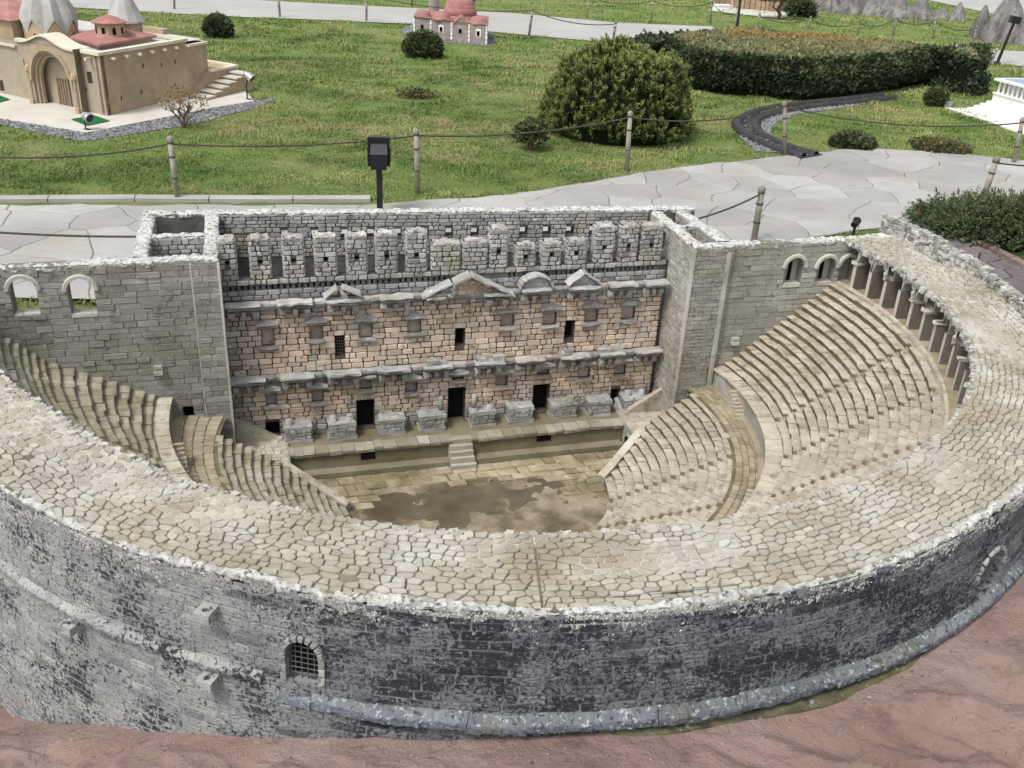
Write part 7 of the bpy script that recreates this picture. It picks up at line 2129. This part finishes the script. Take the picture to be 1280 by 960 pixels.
part("gable", M['dome'], church, gab)
part("gable_wall", M['brickgrey'], church, lambda m: m.add([K(.535 * fL, -.022, hC - .03), K(.745 * fL, -.022, hC - .03), K(.64 * fL, -.022, hC + .04)], [(0, 1, 2)], (.5, 0, 0)))
part("main_drum", M['dome'], church, lambda m: m.lathe([(.235, 0), (.235, .035), (.215, .04), (.225, .045), (.22, .10), (.19, .15)], K(.62 * fL, .38, hC), 24, (.5, 0, 0)), True)
dome_at(.62 * fL, .38, .190, hC + .15, .8, "main_dome")
part("dome_lantern", M['white'], church, lambda m: m.lathe([(.06, 0), (.06, .05), (.055, .07)], K(.62 * fL, .38, hC + .29), 10))
x, y = gpos(542, 30)
tw_ = empty("minaret_pole", (x, y, 0), label="grey brown round tower behind the left domes of the red domed model", cat="tower")
part("tower_shaft", M['brickgrey'], tw_, lambda m: m.lathe([(.085, 0), (.08, .2), (.072, .8)], (0, 0, 0), 14, (.4, 0, 0)), True)
part("tower_base", M['brickgrey'], tw_, lambda m: m.lathe([(.11, 0), (.11, .14), (.086, .17)], (0, 0, 0), 8, (.5, 0, 0)))
# ------------------------------------------------------------------ white model at the right border
w0 = np.array(at(1182, 137)[:2]); w1 = np.array(at(1290, 172)[:2]); we = w1 - w0; wL = np.linalg.norm(we); we /= wL; wb = np.array([-we[1], we[0]])
if wb[0] < 0: wb = -wb
whm = empty("white_model", (w0[0], w0[1], 0), label="white model with a row of small balusters on steps at the right border", cat="model building")
def Wh(u, b, z): p = we * u + wb * b; return np.array([p[0], p[1], z])
def wbox(m, u0, u1, b0, b1, z0, z1, t=(.5, 0, 0)):
    V = np.array([Wh(u, b, z) for z in (z0, z1) for b in (b0, b1) for u in (u0, u1)]); m.add(V, [(0, 2, 3, 1), (4, 5, 7, 6), (0, 1, 5, 4), (2, 6, 7, 3), (0, 4, 6, 2), (1, 3, 7, 5)], t)
M['whitest'] = stone('white_stone', [(0.3, (0.66, 0.66, 0.64)), (0.7, (0.80, 0.80, 0.78))], 6, [((0.5, .5, .47), 9, .63, .06, .5)], .05, None, .2, 60)
part("base_slab", M['whitest'], whm, lambda m: wbox(m, 0, 2.6, 0, 1.6, -.02, .02))
for k in range(4): part("step", M['whitest'], whm, lambda m: wbox(m, .10 + .028 * k, 2.5 - .028 * k, .17 + .045 * k, 1.5, .02 + .026 * k, .046 + .026 * k))
part("plinth_wall", M['whitest'], whm, lambda m: (wbox(m, .21, 2.4, .34, 1.45, .124, .20), wbox(m, .20, 2.41, .33, 1.46, .20, .212)))
bm_ = MB(); bm_.lathe([(.016, 0), (.016, .012), (.009, .02), (.013, .05), (.010, .09), (.016, .10), (.016, .11)], (0, 0, 0), 8, (.5, 0, 0)); bmesh_ = bm_.mesh("baluster", M['whitest'], True)
for k in range(32):
    o = bpy.data.objects.new("baluster", bmesh_); COL.objects.link(o); o.parent = whm; o.location = Wh(.235 + .066 * k, .37, .212)
for k in range(12):
    o = bpy.data.objects.new("baluster", bmesh_); COL.objects.link(o); o.parent = whm; o.location = Wh(.235, .37 + .075 * (k + 1), .212)
part("inner_wall", M['whitest'], whm, lambda m: wbox(m, .30, 2.3, .43, 1.4, .212, .322))
part("cornice", M['whitest'], whm, lambda m: wbox(m, .19, 2.42, .32, 1.47, .323, .345))
M['blueroof'] = plain('blue_roof', (0.25, 0.33, 0.45), .4, .4)
part("roof", M['blueroof'], whm, lambda m: (m.add([Wh(.24, .37, .347), Wh(2.38, .37, .347), Wh(2.38, 1.43, .347), Wh(.24, 1.43, .347), Wh(1.3, .9, .42)], [(0, 1, 4), (1, 2, 4), (2, 3, 4), (3, 0, 4)], (.5, 0, 0))))
x, y = gpos(1172, 136); o = empty("junction_box", (x + .12, y + .06, 0), .4, label="tiny pale box half hidden behind the ball bush", cat="box"); part("body", M['alu'], o, lambda m: m.box(-.03, .03, -.03, .03, 0, .06, .002)); part("lid", M['alu'], o, lambda m: m.box(-.034, .034, -.034, .034, .06, .068))
x, y = gpos(1165, 104); o = empty("junction_box", (x, y, 0), .4, label="tiny pale box at the foot of the hedge's right end", cat="box"); part("body", M['white'], o, lambda m: m.box(-.04, .04, -.03, .03, 0, .07, .002)); part("lid", M['alu'], o, lambda m: m.box(-.045, .045, -.034, .034, .07, .078))
# ------------------------------------------------------------------ miniature railway
tr = np.array(px((1012, 197), (985, 190), (958, 179), (938, 168), (930, 158), (935, 150), (955, 142), (985, 136), (1020, 132), (1060, 128), (1110, 122)))
seg = np.linalg.norm(np.diff(tr, axis=0), axis=1); s_tr = np.r_[0, np.cumsum(seg)]
def smooth_line(P, n):
    s = np.linspace(0, s_tr[-1], n); Q_ = np.stack([np.interp(s, s_tr, P[:, i]) for i in (0, 1)], -1)
    for _ in range(18): Q_[1:-1] = .25 * Q_[:-2] + .5 * Q_[1:-1] + .25 * Q_[2:]
    return Q_
ln = smooth_line(tr, 90); dn = np.gradient(ln, axis=0); dn /= np.linalg.norm(dn, axis=1, keepdims=True); nn = np.stack([-dn[:, 1], dn[:, 0]], -1)
M['rubber'] = stone('dark_rubber', [(0.3, (0.022, 0.021, 0.022)), (0.7, (0.055, 0.052, 0.052))], 20, (), .25, None, .4, 80, .6, .35)
rail = empty("railway_track", (ln[0][0], ln[0][1], 0), label="curved black miniature railway track on grey gravel", cat="railway track")
for s in (-1, 1):
    def f(m):
        P = []
        for (w, z) in ((-.034, 0), (-.030, .030), (-.012, .042), (.012, .042), (.030, .030), (.034, 0)): P.append(np.c_[ln + nn * (s * .075 + w) - ln[0], np.full(len(ln), z)])
        m.grid(np.array(P).transpose(1, 0, 2), (.5, 0, 0))
    part("rail", M['rubber'], rail, f, True)
k = 0
while k < 88:
    a, b = ln[k] - ln[0], nn[k]; d = dn[k]
    part("sleeper", M['rubber'], rail, lambda m: m.add(np.array([(*(a + b * u + d * v), z) for z in (0, .018) for u in (-.13, .13) for v in (-.018, .018)]), [(0, 2, 3, 1), (4, 5, 7, 6), (0, 1, 5, 4), (2, 6, 7, 3), (0, 4, 6, 2), (1, 3, 7, 5)])); k += 2
# ------------------------------------------------------------------ grey pinnacles, thatched model, small things far right
M['tuff'] = stone('grey_tuff', [(0.3, (0.13, 0.125, 0.125)), (0.55, (0.24, 0.23, 0.225)), (0.78, (0.38, 0.36, 0.345))], 5, [((0.09, .08, .08), 9, .60, .06, .7)], .1, None, .8, 20, .95, .1, .03)
def pinnacle(px_, py_, wpx, ty, label, seed, tall=1.5):
    x, y = gpos(px_, py_); s = mpp(x, y); h = max(height_for(px_, py_, ty), .12); r = wpx / 2 * s
    U, V_ = np.meshgrid(np.linspace(0, 2 * math.pi, 41), np.linspace(0, 1, 22), indexing='ij')
    R_ = r * (1 - V_ ** tall * .92) ; P = np.stack([R_ * np.cos(U), R_ * np.sin(U), V_ * h], -1)
    k = 1 + .75 * fbm(np.stack([np.cos(U) * 3.4, np.sin(U) * 3.4, V_ * 1.1], -1) + seed, seed, 4); P[..., :2] *= k[..., None]; P[..., 2] *= (1 + .12 * fbm(P * 5 + seed, seed + 3, 2))
    m = MB(); m.grid(P, (random.random(), 0, 0)); o = m.build("rock_pinnacle", M['tuff'], None, True, loc=(x, y, -.01)); tag(o, label, "rock", "grey rock pinnacles at the far right")
pn = [(1016, 9, 26, -12, "low grey rock at the very left of the pinnacles"), (1046, 14, 24, -8, "thin ridge between the two leftmost broad rocks"), (1076, 17, 22, -9, "thin ridge in front of the middle of the row"), (1106, 20, 22, -2, "thin ridge before the squat right rock"), (1032, 14, 40, -14, "broad grey rock at the left end of the pinnacles"), (1062, 17, 34, -10, "ridged grey rock second in the pinnacle row"), (1090, 18, 30, -12, "narrow ridged rock in the middle of the pinnacle row"),
      (1120, 22, 40, -8, "squat grey rock at the right end of the back row"), (1148, 24, 34, -6, "low grey rock below the back row's right end"), (1196, 26, 18, 1, "slim lone pinnacle left of the tallest one"), (1222, 48, 22, 5, "pointed thin pinnacle beside the tallest one"),
      (1252, 52, 46, -14, "tallest pinnacle with dark streaks"), (1235, 50, 26, 22, "short rock at the foot of the tallest pinnacle"), (1279, 55, 36, 22, "rounded grey rock at the right border"), (1176, 22, 20, 10, "small stump of rock between the two groups")]
for i, (a, b, w, t, l_) in enumerate(pn): pinnacle(a, b, w, t, l_, 60 + i)
x, y = gpos(1058, 15); m = MB(); U, V_ = np.meshgrid(np.linspace(0, 6.283, 14), np.linspace(0, 1, 7), indexing='ij'); P = np.stack([.15 * np.cos(U) * (1 - V_ ** 2), .1 * np.sin(U) * (1 - V_ ** 2), V_ * .16], -1) * (1 + .25 * fbm(np.stack([np.cos(U), np.sin(U), V_], -1) * 2, 6, 2))[..., None]
m.grid(P, (.9, 0, 0)); x, y = gpos(1059, 15); tag(m.build("boulder", M['sand'], None, True, loc=(x, y, -.01)), "pale pointed boulder on the far lawn", "boulder")
# thatched model at the top
M['thatch'] = stone('thatched_wall', [(0.3, (0.20, 0.14, 0.085)), (0.7, (0.36, 0.27, 0.18))], 9, (), .3, None, .6, 60)
h0 = np.array(at(893, 8)[:2]); h1 = np.array(at(972, 16)[:2]); he = h1 - h0; hL = np.linalg.norm(he); he /= hL; hb = np.array([-he[1], he[0]])
if hb[1] < 0: hb = -hb
hut = empty("timber_model", (h0[0], h0[1], 0), label="brown model with upright boards cut off by the top border", cat="model building")
H_ = lambda u, b, z: np.array([*(he * u + hb * b), z])
part("wall", M['thatch'], hut, lambda m: m.add(np.array([H_(u, b, z) for z in (0, .4) for b in (.012, .8) for u in (0, hL)]), [(0, 1, 5, 4), (2, 6, 7, 3), (0, 4, 6, 2), (1, 3, 7, 5), (4, 5, 7, 6)], (.2, 0, 0)))
k = 0; u = 0.0
while u < hL - .05:
    w = random.uniform(.08, .12); part("board", M['thatch'], hut, lambda m: m.add(np.array([H_(q, b, z) for z in (0, random.uniform(.36, .42)) for b in (-.012, .011) for q in (u, u + w - .012)]), [(0, 1, 5, 4), (2, 6, 7, 3), (0, 4, 6, 2), (1, 3, 7, 5), (4, 5, 7, 6)])); u += w
flat("model_base", px((885, 14), (975, 24), (1000, 16), (985, 8), (893, 4)), .012, M['slabstone'], kind="structure")
x, y = gpos(903, 12); wv_ = empty("white_block", (x, y, 0), .2, label="small white tray like block on the lawn by the brown model", cat="block")
part("body", M['white'], wv_, lambda m: m.box(-.16, .16, -.09, .09, .0, .075, .004, None, .06)); part("rim", M['white'], wv_, lambda m: (m.box(-.17, .17, -.10, -.085, .075, .09), m.box(-.17, .17, .085, .10, .075, .09)))
x, y = gpos(972, 24); tr_ = empty("bent_tree", (x, y, 0), label="small bent tree with flat clipped crown by the brown model", cat="tree")
m = MB(); m.tube([(0, 0, -.02), (.03, 0, .08), (-.03, .02, .16), (.03, 0, .26), (0, 0, .34)], [.04, .035, .03, .025, .012], 8); m.tube([(-.02, .02, .14), (-.12, .03, .2), (-.06, .02, .3)], [.02, .016, .008], 6); m.build("trunk", M['twig'], tr_, True)
P, D, r, rg = blob_points(1500, .33, .28, .12, 28, .2, 2.4, .6, -.5); P[:, 2] += .36; m = MB(); leaves(m, P, D, .05, .35, rg, np.clip(.4 + rg.normal(0, .2, len(P)), 0, 1), rg.random(len(P)) * .3); m.build("crown", M['hedge'], tr_)
px_bush("round_bush", 1000, 22, 36, -4, 1800, .05, M['hedge'], "dark bush right of the bent tree at the top border", "bush", 31)

# ------------------------------------------------------------------ grass
def grass():
    rng = np.random.default_rng(99)
    holes = [np.array(path_poly), np.array(far_poly), np.array(p3), np.array(p4), np.array(br_poly), np.array(pl), theatre_poly, np.array([W(*q)[:2] for q in ((-1.54, -1.12), (1.31, -.89), (1.27, -.2), (-1.54, -.2))]), np.array(px((-260, 262), (-260, 250), (0, 250), (170, 249), (330, 250), (474, 250), (474, 262))), JUN] + [np.array(px(*g)) for g in GRAVEL]
    pts = []
    # far to near: density falls with distance
    for (r0, r1, dens) in ((3.6, 6.2, 9000), (6.2, 8.5, 8500), (8.5, 11.5, 4200), (11.5, 16, 1300), (16, 26, 330)):
        a0, a1 = math.radians(-40), math.radians(40)
        n = int((r1 ** 2 - r0 ** 2) / 2 * (a1 - a0) * dens)
        r = np.sqrt(rng.uniform(r0 ** 2, r1 ** 2, n)); a = rng.uniform(a0, a1, n); P = np.stack([r * np.sin(a), r * np.cos(a)], -1)
        q = project(np.c_[P, np.full(len(P), .03)]); k = (q[:, 0] > -160) & (q[:, 0] < 1440) & (q[:, 1] > -60)
        pts.append(np.c_[P[k], r[k]])
    P = np.concatenate(pts); keep = np.ones(len(P), bool)
    for h in holes: keep &= ~inpoly(P[:, :2], h)
    d = P[:, :2] - O_T[:2]; X, Y = d @ EX[:2], d @ EY[:2]
    keep &= ~((Y > -.2) & (np.hypot(X, Y) < 6)) | (X > 4.5)
    P = P[keep]; q3 = np.c_[P[:, :2], 0 * P[:, 0]]
    cl = fbm(q3 * 4.2, 71, 3); cl2 = fbm(q3 * .8, 72, 3); dryn = fbm(q3 * 1.15 + 9, 73, 3)
    k = rng.random(len(P)) < np.clip(.78 + cl * 1.1 - np.clip(dryn - .12, 0, 1) * 1.2, .15, 1); P, q3, cl, cl2, dryn = P[k], q3[k], cl[k], cl2[k], dryn[k]
    n = len(P); far = np.clip(P[:, 2] / 8, .8, 2.6)
    L = (.010 + .016 * rng.random(n) + .030 * np.clip(cl, -.3, .5)) * (1 + .25 * cl2) * np.clip(far, 1, 1.5); L = np.clip(L, .006, .06)
    w = .0030 * far * rng.uniform(.7, 1.3, n)
    a = rng.uniform(0, 2 * math.pi, n); lean = rng.uniform(.3, 1.5, n); d2 = np.stack([np.cos(a), np.sin(a)], -1); s = np.stack([-np.sin(a), np.cos(a)], -1)
    b = np.c_[P[:, :2], np.full(n, -.002)]
    V = np.zeros((n, 5, 3)); z = np.array([0, 0, 1.0])
    V[:, 0] = b; V[:, 0, :2] -= s * w[:, None]; V[:, 1] = b; V[:, 1, :2] += s * w[:, None]
    mid = b.copy(); mid[:, :2] += d2 * (L * lean * .28)[:, None]; mid[:, 2] += L * .6
    V[:, 2] = mid; V[:, 2, :2] -= s * (w * .8)[:, None]; V[:, 3] = mid; V[:, 3, :2] += s * (w * .8)[:, None]
    V[:, 4] = b; V[:, 4, :2] += d2 * (L * lean)[:, None]; V[:, 4, 2] += L * (1 - .25 * lean)
    idx = np.arange(n)[:, None] * 5
    F_ = np.concatenate([idx + [0, 1, 3], idx + [0, 3, 2], idx + [2, 3, 4]])
    T_ = np.zeros((n, 3)); mid_ = fbm(q3 * 2.1 + 4, 74, 3); T_[:, 0] = np.clip(.46 + .6 * cl2 + .75 * mid_ + rng.normal(0, .17, n) + .35 * cl, 0, 1); T_[:, 2] = np.clip((dryn + .02 + .5 * fbm(q3 * 5 + 7, 75, 2)) * 2.2 + rng.normal(0, .2, n), 0, .85); T_[:, 1] = (rng.random(n) < .02) * .4
    m = bpy.data.meshes.new("grass"); V = V.reshape(-1, 3); F_ = F_.astype(np.int32)
    m.vertices.add(len(V)); m.vertices.foreach_set("co", V.astype(np.float32).ravel()); m.loops.add(F_.size); m.loops.foreach_set("vertex_index", F_.ravel())
    m.polygons.add(len(F_)); m.polygons.foreach_set("loop_start", np.arange(0, F_.size, 3, dtype=np.int32)); m.polygons.foreach_set("loop_total", np.full(len(F_), 3, np.int32)); m.update(calc_edges=True)
    at_ = m.attributes.new("tint", 'FLOAT_COLOR', 'POINT'); buf = np.ones((len(V), 4), np.float32); buf[:, :3] = np.repeat(T_, 5, 0); at_.data.foreach_set("color", buf.ravel())
    m.materials.append(M['grass']); o = bpy.data.objects.new("grass", m); COL.objects.link(o); tag(o, kind="stuff")
    print("grass blades", n)
grass()
print("objects", len(SC.objects), "tris", sum(len(o.data.loops) - 2 * len(o.data.polygons) for o in SC.objects if o.type == 'MESH'))
